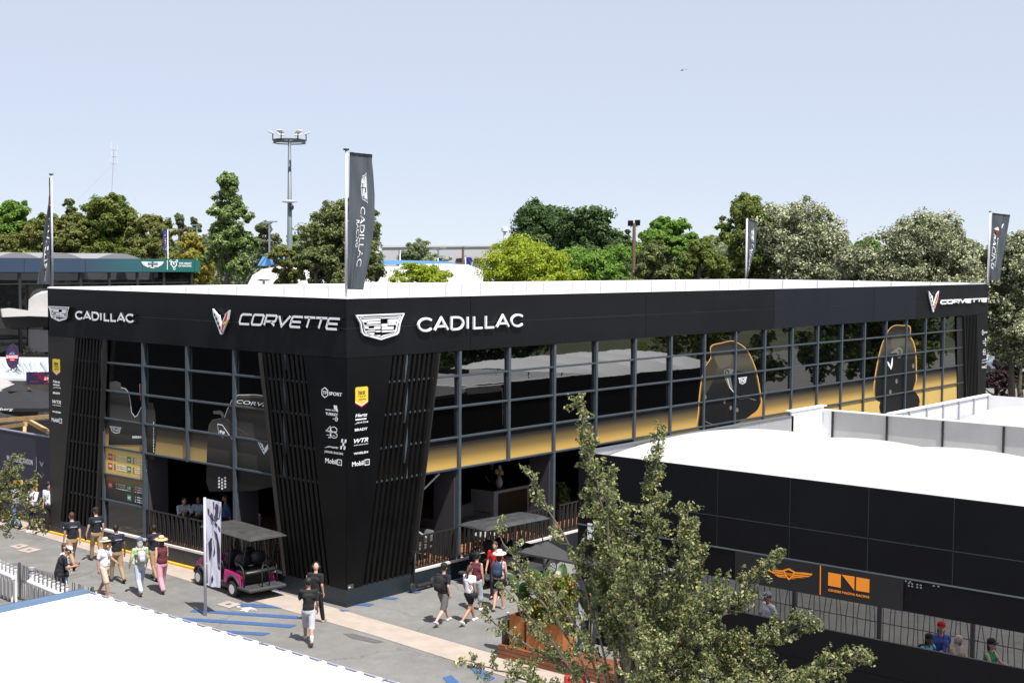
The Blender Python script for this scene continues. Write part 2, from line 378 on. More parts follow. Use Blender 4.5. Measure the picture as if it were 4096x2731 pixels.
# deck, skirt and its white edge
m = MB(); m.box(.16, BX-.1, .16, BY-.1, .5, .585); o = bb('deck', m, mat('timber_deck', (.30, .13, .055), .6, var=.35, vscale=2.5))
m = MB()
for i in range(46):
    x = .2+i*.32; m.box(x, x+.008, .17, 3.4, .585, .588)
for j in range(11): m.box(.17, 15, .2+j*.32, .208+j*.32, .585, .5885)
bb('deck_joint', m, M_INK)
SK = mat('printed_skirt', (.014, .022, .03), .42, bump=.6, bscale=5)
n = SK.node_tree; bs = n.nodes['Principled BSDF']; tcc = n.nodes.new('ShaderNodeTexCoord'); wv = n.nodes.new('ShaderNodeTexWave'); wv.bands_direction = 'Z'; wv.inputs['Scale'].default_value = 5.5; wv.inputs['Distortion'].default_value = 1.2; wv.inputs['Detail'].default_value = 2; wv.inputs['Detail Scale'].default_value = .6
cr = n.nodes.new('ShaderNodeValToRGB'); cr.color_ramp.elements[0].color = (.008, .010, .013, 1); cr.color_ramp.elements[1].color = (.028, .05, .066, 1); cr.color_ramp.elements[0].position = .3
n.links.new(tcc.outputs['Object'], wv.inputs[0]); n.links.new(wv.outputs[0], cr.inputs[0]); n.links.new(cr.outputs[0], bs.inputs['Base Color'])
m = MB(); m.box(.0, BX, -.01, .02, 0, .53); m.box(-.01, .0, -.01, BY, 0, .53); bb('deck_skirt', m, SK)
m = MB(); m.box(2.7, BX-2, -.03, .16, .53, .6); m.box(-.03, .16, 2.75, 12.6, .53, .6); bb('deck_edge', m, M_EDGE)
# inside: ceilings, floor of the upper storey, back wall of the lounge, grey pilasters by the posts
m = MB(); m.box(.2, 16, .2, BY-.2, 3.42, 3.5); m.box(8, 16, 7.5, 7.6, .59, 3.42); m.box(16, 16.1, .2, 7.5, .59, 3.42); m.box(5.5, 5.6, 7.5, BY-.3, .59, 3.42); m.box(5.6, 8, 7.5, 7.6, .59, 3.42)
bb('interior_wall', m, M_DARK)
for x in (4.8, 9.6, 14.4): bb('pilaster', MB().box(x-.06, x+.02, .17, 1.05, .59, 3.42), M_PIL)
for y in (5.14, 9.93): bb('pilaster', MB().box(.17, .95, y-.04, y+.04, .59, 3.42), M_PIL)
# slatted V screens and plain corner panels
def V(plane, top0, bot0, top1, bot1, n=9, sgn=1):
    zt, zb = ZF-.02, .5
    m = MB()
    for i in range(n):
        t = (i+.5)/n
        a = top0+(top1-top0)*t; b_ = bot0+(bot1-bot0)*t; wd = .05
        q = [plane(a-wd, zt, 0), plane(a+wd, zt, 0), plane(b_+wd, zb, 0), plane(b_-wd, zb, 0)]
        q2 = [plane(a-wd, zt, -.12), plane(a+wd, zt, -.12), plane(b_+wd, zb, -.12), plane(b_-wd, zb, -.12)]
        m.add(q+q2, [(0, 1, 2, 3), (7, 6, 5, 4), (0, 4, 5, 1), (1, 5, 6, 2), (2, 6, 7, 3), (3, 7, 4, 0)])
    bb('slat_screen', m, M_SLAT)
    m = MB()
    for z in (5.9, 4.95, 3.95, 3.1, 2.2):
        k = (z-zb)/(zt-zb); a = bot0+(top0-bot0)*k; b_ = bot1+(top1-bot1)*k
        a, b_ = min(a, b_), max(a, b_)
        c0 = [plane(a, z-.012, -.145), plane(b_, z-.012, -.145), plane(b_, z+.012, -.145), plane(a, z+.012, -.145)]
        c1 = [plane(a, z-.012, -.16), plane(b_, z-.012, -.16), plane(b_, z+.012, -.16), plane(a, z+.012, -.16)]
        m.add(c0+c1, [(0, 1, 2, 3), (7, 6, 5, 4), (0, 4, 5, 1), (1, 5, 6, 2), (2, 6, 7, 3), (3, 7, 4, 0)])
    bb('screen_rail', m, M_FRAME)
PRo, PLo = PR(.012), PL(.012)
V(PRo, 1.86, .68, 3.74, 2.6); V(PLo, -1.86, -.74, -3.74, -2.64)
V(PLo, -12.08, -12.72, -13.88, -15.05); V(PRo, 45.7, 46.6, 47.6, 48.45)
m = MB(); plate(m, [(0.0, ZF-.01), (1.83, ZF-.01), (.64, .5), (0, .5)], PRo, -.05); plate(m, [(0, ZF-.01), (0, .5), (-.70, .5), (-1.83, ZF-.01)], PLo, -.05); bb('corner_panel', m, mat('deep_black_panel', (.0035, .0037, .0045), .4, var=.3, vscale=.6, spec=.2))  # same black panel in a darker tone, standing in for sun grazing the corner
m = MB(); plate(m, [(-15.72, ZF-.01), (-13.92, ZF-.01), (-15.1, .3), (-15.72, .3)], PLo, -.05); bb('corner_panel', m, mat('brown_black_panel', (.016, .0145, .0135), .42, var=.2, vscale=.8))
m = MB(); plate(m, [(49.35, ZF-.01), (49.35, .3), (48.5, .3), (47.64, ZF-.01)], PRo, -.05); bb('corner_panel', m, M_BLACK)
for q in (((3.78, -.02, ZF-.02), (2.64, -.02, .5), .05, .17, (0, 1, 0)), ((-.02, 3.78, ZF-.02), (-.02, 2.68, .5), .05, .17, (1, 0, 0)), ((-.02, 12.03, ZF), (-.02, 12.68, .5), .05, .17, (1, 0, 0)), ((45.66, -.02, ZF), (46.55, -.02, .5), .05, .17, (0, 1, 0))):
    bb('screen_edge', MB().bar(*q), mat('screen_edge_black', (.02, .019, .018), .4))
# black blind panel left of the right-hand screen and left of left screen
m = MB(); plate(m, [(44.95, ZF-.02), (45.66, ZF-.02), (46.5, .6), (45.6, .6)], PR(-.05), -.04); bb('blind_panel', m, M_DARK)
# slanted-bar railings behind the deck edge
def railing(plane, u0, u1, lean=.13, w=0.05):
    m = MB(); n = max(2, int(abs(u1-u0)/.115)); z0, z1 = .6, 1.58
    for i in range(n+1):
        u = u0+(u1-u0)*i/n; l = lean*(1 if i % 2 else .35)
        q = [plane(u-.018, z0, -w), plane(u+.018, z0, -w), plane(u+.018+l, z1, -w), plane(u-.018+l, z1, -w)]
        q2 = [plane(u-.018, z0, -w-.05), plane(u+.018, z0, -w-.05), plane(u+.018+l, z1, -w-.05), plane(u-.018+l, z1, -w-.05)]
        m.add(q+q2, [(0, 1, 2, 3), (7, 6, 5, 4), (0, 4, 5, 1), (1, 5, 6, 2), (2, 6, 7, 3), (3, 7, 4, 0)])
    a, b_ = plane(u0, z1, -w-.025), plane(u1+lean, z1, -w-.025)
    m.bar(a, b_, .055, .04)
    a, b_ = plane(u0, z0+.03, -w-.025), plane(u1, z0+.03, -w-.025); m.bar(a, b_, .05, .03)
    bb('railing', m, M_RAIL)
railing(PR(0), 2.75, 4.7); railing(PR(0), 5.1, 9.4); railing(PR(0), 10., 12.2)
railing(PL(0), -9.85, -7.6, -.1); railing(PL(0), -7.5, -5.3, -.1); railing(PL(0), -4.98, -2.8, -.1)
# bright braces
m = MB(); m.bar(gy(1660, 1990, .6), gy(1757, 1893, .3), .05, .05); m.bar(gy(1655, 2112, .5), gy(1705, 2148, .7), .04, .04)
m.tube([(.9, .5, 3.3), (3.2, .5, .7)], .02, 6); m.tube([(3.1, .5, 3.3), (1., .5, .7)], .02, 6)
bb('wall_brace', m, mat('white_metal', (.7, .7, .72), .4))
# ------------------------------------------------------------------ writing and emblems on the pavilion
def pgx(x, y, X=0.): q = gx(x, y, X); return (-q.y, q.z)
def pgy(x, y, Y=0.): q = gy(x, y, Y); return (q.x, q.z)
Gq = lambda x, y: (1000+x/2.2969, 1100+y/2.2969)
Aq = lambda x, y: (x/2.2969, 1100+y/2.2969)
crest_o = [(958, 372), (1392, 355), (1376, 392), (1358, 440), (1344, 520), (1330, 540), (1182, 588), (1030, 548), (1008, 520), (996, 440), (985, 420)]
CO = [pgy(*Gq(*p)) for p in crest_o]
u0, u1 = min(p[0] for p in CO), max(p[0] for p in CO); v0, v1 = min(p[1] for p in CO), max(p[1] for p in CO)
def norm(p): return ((p[0]-u0)/(u1-u0), (p[1]-v0)/(v1-v0))
CO = [norm(p) for p in CO]
def cell(x0, y0, x1, y1): return (x0, y0, x1, y1)
# crest cells in unit box: white bars (x0,x1,y0,y1)
CB = [(.12, .49, .76, .84), (.51, .88, .84, .9), (.12, .2, .72, .76), (.22, .49, .64, .73), (.66, .86, .68, .8), (.15, .49, .57, .6), (.52, .64, .52, .62), (.24, .49, .42, .54), (.15, .36, .46, .54),
      (.53, .77, .38, .5), (.66, .84, .56, .62), (.4, .49, .3, .36), (.2, .38, .33, .38), (.53, .82, .28, .34), (.2, .36, .2, .28), (.66, .82, .63, .67), (.13, .87, .88, .93), (.38, .49, .12, .17)]
def crest(plane, a0, a1, b0, b1, ext, mp=None, parentfn=None, w=.02):
    m = MB(); T = lambda p: (a0+(a1-a0)*p[0], b0+(b1-b0)*p[1])
    sc = (a1-a0)
    stroke(m, [T(p) for p in CO], w*sc, plane, ext, True)
    inn = [(.5+(p[0]-.5)*.86, .5+(p[1]-.5)*.85-.0) for p in CO]
    stroke(m, [T(p) for p in inn], w*.5*sc, plane, ext, True)
    for x0, x1, y0, y1 in CB: plate(m, [T((x0, y0)), T((x1, y0)), T((x1, y1)), T((x0, y1))], plane, ext)
    plate(m, [T((.2, .17)), T((.36, .12)), T((.49, .05)), T((.49, .1)), T((.3, .2))], plane, ext); plate(m, [T((.53, .06)), T((.8, .17)), T((.78, .24)), T((.53, .14))], plane, ext)
    return m
bb('crest_emblem', crest(PR(.06), u0, u1, v0, v1, .05), M_SIGN)
LF = -.14; a = pgx(*Aq(446, 360), LF); b_ = pgx(*Aq(633, 360), LF); t_ = pgx(*Aq(540, 293), LF); l_ = pgx(*Aq(540, 422), LF)
o = bb('crest_emblem', crest(PL(.13), a[0], b_[0], l_[1], t_[1], .01), M_SIGN); bb('emblem_return', crest(PL(.06), a[0], b_[0], l_[1], t_[1], .069), M_CAN)
q0, q1 = pgy(*Gq(1520, 523)), pgy(*Gq(1520, 392)); e0 = pgy(1900+428/2.2969, 1300)
m = MB(); letters(m, 'CADILLAC', SANS, PR(.06), q0[0]+.03, e0[0]-.02, q0[1]+.03, q1[1]-.03, .064, .06, gap=.14); bb('sign_lettering', m, M_SIGN)
q0, q1, e0 = pgx(*Aq(692, 408), LF), pgx(*Aq(692, 328), LF), pgx(*Aq(1230, 400), LF)
m = MB(); letters(m, 'CADILLAC', SANS, PL(.13), q0[0]+.02, e0[0]-.02, q0[1]+.03, q1[1]-.03, .062, .01, gap=.14); bb('sign_lettering', m, M_SIGN)
m = MB(); letters(m, 'CADILLAC', SANS, PL(.05), q0[0]+.02, e0[0]-.02, q0[1]+.03, q1[1]-.03, .07, .079, gap=.14); bb('lettering_return', m, M_CAN)
# crossed-flag V emblem; unit box
def vee(plane, a0, a1, b0, b1, ext):
    T = lambda p: (a0+(a1-a0)*p[0], b0+(b1-b0)*p[1])
    m = MB(); L = [(0, 1), (.33, .74), (.37, .77), (.5, .36), (.52, .0), (.46, .02), (.05, .75)]; Rr = [(1, .98), (.9, .6), (.52, .0), (.5, .12), (.52, .42), (.72, .73), (.74, .8)]
    plate(m, [T(p) for p in L], plane, ext); plate(m, [T(p) for p in Rr], plane, ext)
    k = MB()
    for i in range(4):
        y = .84-i*.17; x = .07+i*.095
        plate(k, [T((x, y)), T((x+.1, y-.05)), T((x+.13, y-.15)), T((x+.035, y-.1))], plane, .004, ext+.001)
        plate(k, [T((x+.13, y-.13)), T((x+.22, y-.2)), T((x+.24, y-.27)), T((x+.16, y-.21))], plane, .004, ext+.001)
    r = MB(); plate(r, [T((.93, .9)), T((.85, .6)), T((.55, .08)), T((.56, .4)), T((.77, .72)), T((.79, .8))], plane, .004, ext+.001)
    y_ = MB(); plate(y_, [T((.62, .44)), T((.78, .54)), T((.8, .47)), T((.64, .37))], plane, .004, ext+.006)
    return m, k, r, y_
for pl, pts, ex_ in ((PL(.08), [(1985, 350), (2140, 350), (2065, 545), (2065, 312)], .06), ):
    A0, A1, B0, B1 = pgx(*Aq(*pts[0]))[0], pgx(*Aq(*pts[1]))[0], pgx(*Aq(*pts[2]))[1], pgx(*Aq(*pts[3]))[1]
    for q, mm in zip(vee(pl, A0, A1, B0, B1, ex_), (M_SIGN, M_INK, M_RED, M_YEL)): bb('flag_emblem', q, mm)
Fq = lambda x, y: (3072+x/2.2969, 1000+y/2.2969)
A0, A1, B0, B1 = pgy(*Fq(1460, 400))[0], pgy(*Fq(1553, 400))[0], pgy(*Fq(1505, 570))[1], pgy(*Fq(1505, 373))[1]
for q, mm in zip(vee(PR(.06), A0, A1, B0, B1, .05), (M_SIGN, M_INK, M_RED, M_YEL)): bb('flag_emblem', q, mm)
a, b_ = pgx(*Aq(2190, 470), LF), pgx(1000+832/2.2969, 1100+520/2.2969, LF); t_ = pgx(*Aq(2190, 425))
m = MB(); letters(m, 'CORVETTE', WIDE, PL(.13), a[0]+.03, b_[0]-.02, b_[1]+.06, b_[1]+.36, .066, .01, shear=.35, gap=.16); bb('sign_lettering', m, M_SIGN)
m = MB(); letters(m, 'CORVETTE', WIDE, PL(.05), a[0]+.03, b_[0]-.02, b_[1]+.06, b_[1]+.36, .06, .079, shear=.35, gap=.16); bb('lettering_return', m, M_CAN)
a, b_, t_ = pgy(*Fq(1570, 500)), pgy(*Fq(2000, 480)), pgy(*Fq(1995, 440))
m = MB(); letters(m, 'CORVETTE', WIDE, PR(.06), a[0]+.03, b_[0]-.03, b_[1]+.05, t_[1]-.03, .072, .06, shear=.35, gap=.2); bb('sign_lettering', m, M_SIGN)
# sponsor marks on the corner panels: rectangles measured on the facade, px in the photo
def marks(q2, plane, rows):
    for row in rows:
        s, x0, y0, x1, y1, mm = row[:6]; k = dict(row[6]) if len(row) > 6 else {}
        a = q2(x0, y1); b_ = q2(x1, y0); m = MB()
        kind = k.pop('kind', 'text')
        if kind == 'text': write(m, s, plane, a[0], b_[0], a[1], b_[1], **k)
        bb('sponsor_mark', m, mm)
def col(P, q2, pl, hx, marks_):
    pass
B_ = dict(off=.025)
def shield(q2, pl, x0, y0, x1, y1):
    a, b_ = q2(x0, y1), q2(x1, y0); U0, V0, U1, V1 = a[0], a[1], b_[0], b_[1]; W, Hh = U1-U0, V1-V0
    for k, mm, e in ((0, M_RED, .004), (.06, M_SIGN, .006), (.12, M_YEL, .008)):
        m = MB(); bt = V0+Hh*k
        plate(m, [(U0, bt+.2*Hh), (U0+.5*W, bt), (U1, bt+.2*Hh), (U1, V1-.04), (U1-.04, V1), (U0+.04, V1), (U0, V1-.04)], pl, e); bb('sponsor_shield', m, mm)
    m = MB(); P2 = lambda u, v, w=0: pl(u, v, w+.009)
    write(m, 'Hertz', P2, U0+.2*W, U1-.22*W, V1-.34*Hh, V1-.16*Hh, shear=.25, off=.02); write(m, 'TEAM', P2, U0+.22*W, U1-.2*W, V1-.5*Hh, V1-.42*Hh, spacing=1.6); write(m, 'JOTA', P2, U0+.22*W, U1-.2*W, V1-.66*Hh, V1-.57*Hh, shear=.4, off=.02)
    plate(m, [(U0+.22*W, V1-.36*Hh), (U1-.25*W, V1-.36*Hh), (U1-.25*W, V1-.345*Hh), (U0+.22*W, V1-.345*Hh)], P2, .004)
    bb('sponsor_mark', m, M_INK)
def hexa(m, pl, cx, cz, r, w, ext=.004): stroke(m, [(cx+r*math.sin(R_(60*i)), cz+r*math.cos(R_(60*i))) for i in range(6)], w, pl, ext, True)
PRs, PLs = PR(.014), PL(.014)
def tfblock(q2, pl, f):
    """column of partner marks, f maps zoom px to photo px"""
    def rect(x0, y0, x1, y1): a, b_ = q2(*f(x0, y0)), q2(*f(x1, y1)); return a[0], b_[0], b_[1], a[1]
    m = MB(); a = rect(660, 1030, 722, 1128); hexa(m, pl, (a[0]+a[1])/2, (a[2]+a[3])/2, (a[3]-a[2])/2, .025); r = rect(670, 1062, 714, 1096); write(m, 'TF', pl, *r, off=.03)
    r = rect(728, 1070, 848, 1114); write(m, 'SPORT', pl, *r, off=.04); bb('sponsor_mark', m, M_SIGN)
    m = MB(); r = rect(698, 1228, 790, 1250); write(m, 'RACING TEAM', pl, *r, off=.03); r = rect(698, 1258, 812, 1296); write(m, 'TURKEY', pl, *r, off=.04)
    c = lambda x, y: q2(*f(x, y))
    plate(m, [c(p[0], p[1]) for p in ((770, 1200), (780, 1192), (784, 1200), (800, 1196), (805, 1225), (812, 1256), (796, 1250), (790, 1232), (772, 1226), (778, 1214))][::-1], pl, .004)
    a = rect(782, 1302, 812, 1344); hexa(m, pl, (a[0]+a[1])/2, (a[2]+a[3])/2, (a[3]-a[2])/2, .014); r = rect(788, 1314, 807, 1332); write(m, 'TF', pl, *r, off=.02); r = rect(766, 1314, 780, 1326); write(m, 'BY', pl, *r)
    bb('sponsor_mark', m, M_SIGN)
    m = MB(); r = rect(715, 1385, 790, 1498); 
    stroke(m, [(r[0], r[3]-.1), (r[0]+.12, r[3]), (r[0]+.12, r[2]), (r[0]+.04, r[2])], .02, pl, .004)
    uc = (r[0]+r[1])/2+.1; vm = (r[2]+r[3])/2; hh = (r[3]-r[2])/4
    stroke(m, arc(uc, vm+hh, .13, hh*.95, -90, 250, 14), .02, pl, .004); stroke(m, arc(uc, vm-hh, .14, hh*.95, -230, 90, 14), .02, pl, .004)
    r = rect(700, 1418, 800, 1450); P2 = lambda u, v, w=0: pl(u, v, w+.005); write(m, 'Thirteen', P2, *r, off=.03, shear=.3); r = rect(706, 1462, 790, 1480); write(m, 'AUTOSPORT', P2, *r, off=.02)
    bb('sponsor_mark', m, M_SIGN)
    m = MB(); r = rect(688, 1562, 825, 1602) ; 
    write(m, 'JMR', pl, r[0], r[1]-.05, r[2], r[3], off=.04, shear=.5); write(m, 'JOHOR RACING', pl, r[0], r[1]+.15, r[2]-.16, r[2]-.08, off=.02, spacing=1.3)
    for i in range(3):
        for j in range(3):
            if (i+j) % 2 == 0: plate(m, [(r[1]+.03+i*.07+.02*j, r[2]+.02+j*.1), (r[1]+.1+i*.07+.02*j, r[2]+.02+j*.1), (r[1]+.12+i*.07+.02*j, r[2]+.12+j*.1), (r[1]+.05+i*.07+.02*j, r[2]+.12+j*.1)], pl, .004)
    bb('sponsor_mark', m, M_SIGN)
    m = MB(); r = rect(695, 1678, 800, 1738); write(m, 'Mobil', pl, *r, off=.04); r = rect(808, 1692, 844, 1746); stroke(m, [(r[0], r[2]), (r[1], r[2]), (r[1], r[3]), (r[0], r[3])], .022, pl, .004, True); write(m, '1', pl, r[0]+.08, r[1]-.07, r[2]+.05, r[3]-.05, off=.02)
    bb('sponsor_mark', m, M_SIGN)
def hzblock(q2, pl, f):
    def rect(x0, y0, x1, y1): a, b_ = q2(*f(x0, y1)), q2(*f(x1, y0)); return a[0], b_[0], a[1], b_[1]
    p0, p1 = f(963, 1020), f(1080, 1220); shield(q2, pl, *p0, *p1)
    m = MB(); r = rect(965, 1262, 1076, 1306); write(m, 'Hertz', pl, *r, off=.045, shear=.25); plate(m, [(r[0], r[2]-.09), (r[1]-.05, r[2]-.09), (r[1]-.04, r[2]-.05), (r[0], r[2]-.05)], pl, .004); bb('sponsor_mark', m, M_SIGN)
    m = MB(); r = rect(960, 1338, 1080, 1370); write(m, 'JOTA', pl, *r, off=.04, shear=.45); bb('sponsor_mark', m, M_SIGN)
    m = MB(); r = rect(960, 1396, 1076, 1434); write(m, 'BRADY', pl, *r, off=.06); bb('sponsor_mark', m, M_SIGN)
    m = MB(); r = rect(952, 1488, 1083, 1545); write(m, 'WTR', pl, *r, off=.045, shear=.3); r = rect(952, 1550, 1081, 1560); write(m, 'WAYNE TAYLOR RACING', pl, *r, off=.02); bb('sponsor_mark', m, M_SIGN)
    m = MB(); r = rect(950, 1612, 1080, 1650); write(m, 'WHELEN', pl, *r, off=.06); bb('sponsor_mark', m, M_SIGN)
    m = MB(); r = rect(935, 1700, 1040, 1758); write(m, 'Mobil', pl, *r, off=.04); r = rect(1052, 1690, 1092, 1744); stroke(m, [(r[0], r[2]), (r[1], r[2]), (r[1], r[3]), (r[0], r[3])], .022, pl, .004, True); write(m, '1', pl, r[0]+.08, r[1]-.08, r[2]+.06, r[3]-.05, off=.02)
    bb('sponsor_mark', m, M_SIGN)
tfblock(pgx, PLs, Gq); hzblock(pgy, PRs, Gq)
# the same columns at the far ends: shift the measured column along the facade
s_l = pgx(*Aq(521, 850))[0]-0; r0 = pgy(*Gq(1020, 1120))[0]
hzblock(lambda x, y: ((pgy(x, y)[0]-r0)*.98+s_l, pgy(x, y)[1]+.02), PLs, Gq)
s_r = pgy(*Fq(1985, 850))[0]; r1 = pgx(*Gq(750, 1300))[0]
tfblock(lambda x, y: ((pgx(x, y)[0]-r1)+s_r, pgx(x, y)[1]), PRs, Gq)
m = MB(); a, b_ = pgy(900+1112/2.2969, 1700+1512/2.2969), pgy(900+1160/2.2969, 1700+1480/2.2969); plate(m, [(.03, a[1]), (.26, a[1]), (.26, a[1]+.14), (.03, a[1]+.14)], PRs, .004); bb('builder_plate', m, mat('grey_plate', (.06, .06, .06), .5))
m = MB(); write(m, 'ella', lambda u, v, w=0: PRs(u, v, w+.006), .05, .14, a[1]+.04, a[1]+.09, off=.02); bb('builder_mark', m, M_SIGN)
# driver boards
Bq = lambda x, y: (x/2.2969, 1700+y/2.2969)
PB = PL(-GY+.012)
def board(num, mm, x, y, names, flags):
    a, b_ = pgx(*Bq(x-18, y+24)), pgx(*Bq(x+18, y-24)); m = MB(); plate(m, [(a[0], a[1]), (b_[0], a[1]), (b_[0], b_[1]), (a[0], b_[1])], PB, .004); bb('number_tile', m, mm)
    m = MB(); P2 = lambda u, v, w=0: PB(u, v, w+.005); write(m, num, P2, a[0]+.04, b_[0]-.04, a[1]+.06, b_[1]-.06, off=.05); 
    h = (b_[1]-a[1])/3.4
    for i, nme in enumerate(names): write(m, nme, PB, b_[0]+.22, b_[0]+.22+.062*len(nme), b_[1]-h*(i*1.25+.9), b_[1]-h*(i*1.25+.25), off=.02)
    bb('board_lettering', m, M_SIGN)
    m = MB()
    for i, nme in enumerate(names): plate(m, [(b_[0]+.12, b_[1]-h*(i*1.25+.9)), (b_[0]+.19, b_[1]-h*(i*1.25+.9)), (b_[0]+.19, b_[1]-h*(i*1.25+.25)), (b_[0]+.12, b_[1]-h*(i*1.25+.25))], PB, .003)
    bb('board_flag', m, flags)
MN = mat('navy_ink', (.02, .03, .15), .5)
board('12', M_RED, 991, 291, ['L. DELETRAZ', 'N. NATO', 'W. STEVENS'], M_RED); board('38', M_RED, 991, 377, ['E. BAMBER', 'J. AITKEN', 'S. BOURDAIS'], MN)
board('33', M_GREEN, 1163, 320, ['N. CATSBURG', 'J. EDGAR', 'B. KEATING'], MN); board('34', M_GREEN, 1163, 408, ['C. EASTWOOD', 'S. YOLUC', 'P. DEMPSEY'], M_RED)
board('101', M_RED, 991, 549, ['R. TAYLOR', 'J. TAYLOR', 'F. ALBUQUERQUE'], MN); board('13', M_GREEN, 1165, 580, ['O. FIDANI', 'M. BELL', 'L. KERN'], M_RED); board('02', M_GREEN, 1165, 670, ['J. IBRAHIM', 'L. HANAFIN', 'B. GREEN'], MN)
# printed racing helmets on the long front
def poly(mb, q2, pts, plane, e=.003, w0=0.): plate(mb, [q2(*p) for p in pts], plane, e, w0)
PG = PR(-GY+.005)
Eq = lambda x, y: (2800+x/2.2969, 1000+y/2.2969)
def smoothpts(pts, closed=True, k=4):
    out = []; n = len(pts)
    for i in range(n):
        p0, p1, p2, p3 = pts[i-1], pts[i], pts[(i+1) % n], pts[(i+2) % n]
        for j in range(k):
            t = j/k
            out.append(tuple(.5*((2*p1[a])+(-p0[a]+p2[a])*t+(2*p0[a]-5*p1[a]+4*p2[a]-p3[a])*t*t+(-p0[a]+3*p1[a]-3*p2[a]+p3[a])*t**3) for a in (0, 1)))
    return out
for q_ in (): pass
def printed(pts, mm, w0, f, q2=pgy, plane=PG, sm=True, name='window_print'):
    pts = smoothpts(pts) if sm else pts
    m = MB(); poly(m, q2, [f(*p) for p in pts], plane, .002, w0); bb(name, m, mm)
def printline(pts, w, mm, w0, f, q2=pgy, plane=PG, name='window_print'):
    m = MB(); stroke(m, [q2(*f(*p)) for p in pts], w, lambda u, v, ww=0: plane(u, v, ww+w0), .002); bb(name, m, mm)
M_HG = gradmat('helmet_sheen', [(0, (.006, .007, .008)), (.5, (.012, .012, .012)), (.74, (.085, .078, .06)), (.86, (.05, .046, .038)), (1, (.02, .019, .017))], 'Z', .35, 3.5, 6.7)
M_RIM = mat('gold_rim_ink', (.75, .42, .12), .4); M_HGREY = mat('helmet_grey_ink', (.16, .155, .14), .4, spec=.15); M_SKIRT = mat('helmet_dark_ink', (.008, .009, .011), .4, spec=.15)
H1 = [(118, 882), (220, 850), (300, 833), (350, 842), (440, 900), (500, 1000), (540, 1110), (570, 1260), (590, 1400), (585, 1500), (540, 1560), (470, 1520), (300, 1600), (60, 1640), (-10, 1620), (0, 1500), (10, 1350), (30, 1200), (60, 1080), (115, 990)]
printed([(p[0]*1.0, p[1]) for p in H1], M_RIM, .002, Eq)
cxh = 300
M_RIM2 = mat('dark_gold_rim_ink', (.2, .115, .035), .4, spec=.2)
printed([(cxh+(p[0]-cxh)*.978, p[1]+5) for p in H1], M_RIM2, .004, Eq)
printed([(cxh+(p[0]-cxh)*.945, p[1]+10) for p in H1], M_HG, .006, Eq)
printed([(330, 1110), (440, 1120), (520, 1150), (555, 1290), (560, 1400), (520, 1480), (420, 1560), (330, 1600), (240, 1620), (260, 1450), (300, 1330), (240, 1160), (240, 1100), (290, 1085)], M_SKIRT, .009, Eq)
printed([(235, 1130), (250, 1095), (300, 1090), (328, 1110), (300, 1160), (320, 1290), (290, 1270), (250, 1190)], M_HGREY, .012, Eq)
printline([(262, 1100), (285, 1120), (270, 1150), (245, 1130), (262, 1100)], .05, M_INK, .015, Eq); printline([(270, 1180), (290, 1260), (325, 1305)], .03, M_SIGN, .015, Eq); printline([(345, 1330), (390, 1372), (450, 1355), (530, 1380)], .035, M_HGREY, .015, Eq)
printed([(70, 1080), (125, 1000), (180, 960), (200, 1010), (165, 1120), (120, 1240), (60, 1330), (40, 1230)], mat('helmet_glow_ink', (.05, .042, .028), .35, spec=.15), .008, Eq)
printed([(150, 960), (230, 940), (300, 945), (320, 1000), (280, 1060), (220, 1090), (180, 1060)], mat('helmet_sheen_ink', (.10, .093, .07), .35, spec=.15), .0085, Eq)
printline([(60, 1640), (40, 1560), (80, 1580), (220, 1640)], .03, M_HGREY, .01, Eq)
for c_ in ((68, 1350), (243, 1392), (300, 1450), (360, 1470)): printed([(c_[0]-12, c_[1]), (c_[0], c_[1]-22), (c_[0]+12, c_[1]), (c_[0], c_[1]+22)], M_HGREY, .013, Eq)
a, b_ = pgy(*Eq(372, 1235)), pgy(*Eq(446, 1168)); bb('crest_emblem', crest(lambda u, v, ww=0: PG(u, v, ww+.014), a[0], b_[0], a[1], b_[1], .002, w=.05), M_SIGN)
printed([(470, 1530), (545, 1470), (590, 1380), (605, 1500), (560, 1560), (480, 1566)], mat('amber_ink', (.6, .3, .07), .4), .011, Eq)
H2 = [(1810, 690), (1880, 690), (1950, 702), (1955, 790), (1985, 850), (2005, 950), (2010, 1120), (2008, 1200), (1980, 1290), (1990, 1350), (2030, 1440), (1690, 1515), (1685, 1400), (1630, 1370), (1612, 1300), (1620, 1180), (1650, 1010), (1680, 890), (1720, 790), (1760, 720)]
printed(H2, M_RIM, .002, Eq)
printed([(1815+(p[0]-1815)*.968, p[1]+5) for p in H2], M_RIM2, .004, Eq)
printed([(1815+(p[0]-1815)*.925, p[1]+9) for p in H2], M_HG, .006, Eq)
printed([(1700, 990), (1760, 960), (1850, 900), (1880, 960), (1850, 1080), (1800, 1120), (1870, 1280), (1850, 1330), (1700, 1500), (1690, 1310), (1650, 1270), (1650, 1180), (1680, 1050)], M_SKIRT, .009, Eq)
printed([(1690, 1360), (1850, 1300), (1980, 1290), (2020, 1430), (1700, 1505)], M_SKIRT, .01, Eq)
printed([(1765, 950), (1830, 900), (1860, 898), (1880, 930), (1860, 990), (1830, 985), (1825, 945)], M_HGREY, .012, Eq); printline([(1845, 915), (1862, 935), (1855, 955), (1842, 940), (1845, 915)], .05, M_INK, .015, Eq)
printed([(1770, 860), (1790, 800), (1850, 775), (1900, 800), (1900, 870), (1850, 885), (1800, 910)], mat('helmet_sheen_ink', (.1, .093, .07), .35, spec=.15), .0085, Eq)
for c_ in ((1975, 1065), (1822, 1205), (1765, 1305)): printed([(c_[0]-12, c_[1]), (c_[0], c_[1]-24), (c_[0]+12, c_[1]), (c_[0], c_[1]+24)], M_HGREY, .013, Eq)
printed([(1735, 1020), (1752, 1035), (1768, 1070), (1780, 985), (1788, 980), (1785, 1060), (1772, 1100), (1745, 1060)], M_SIGN, .013, Eq, sm=False)
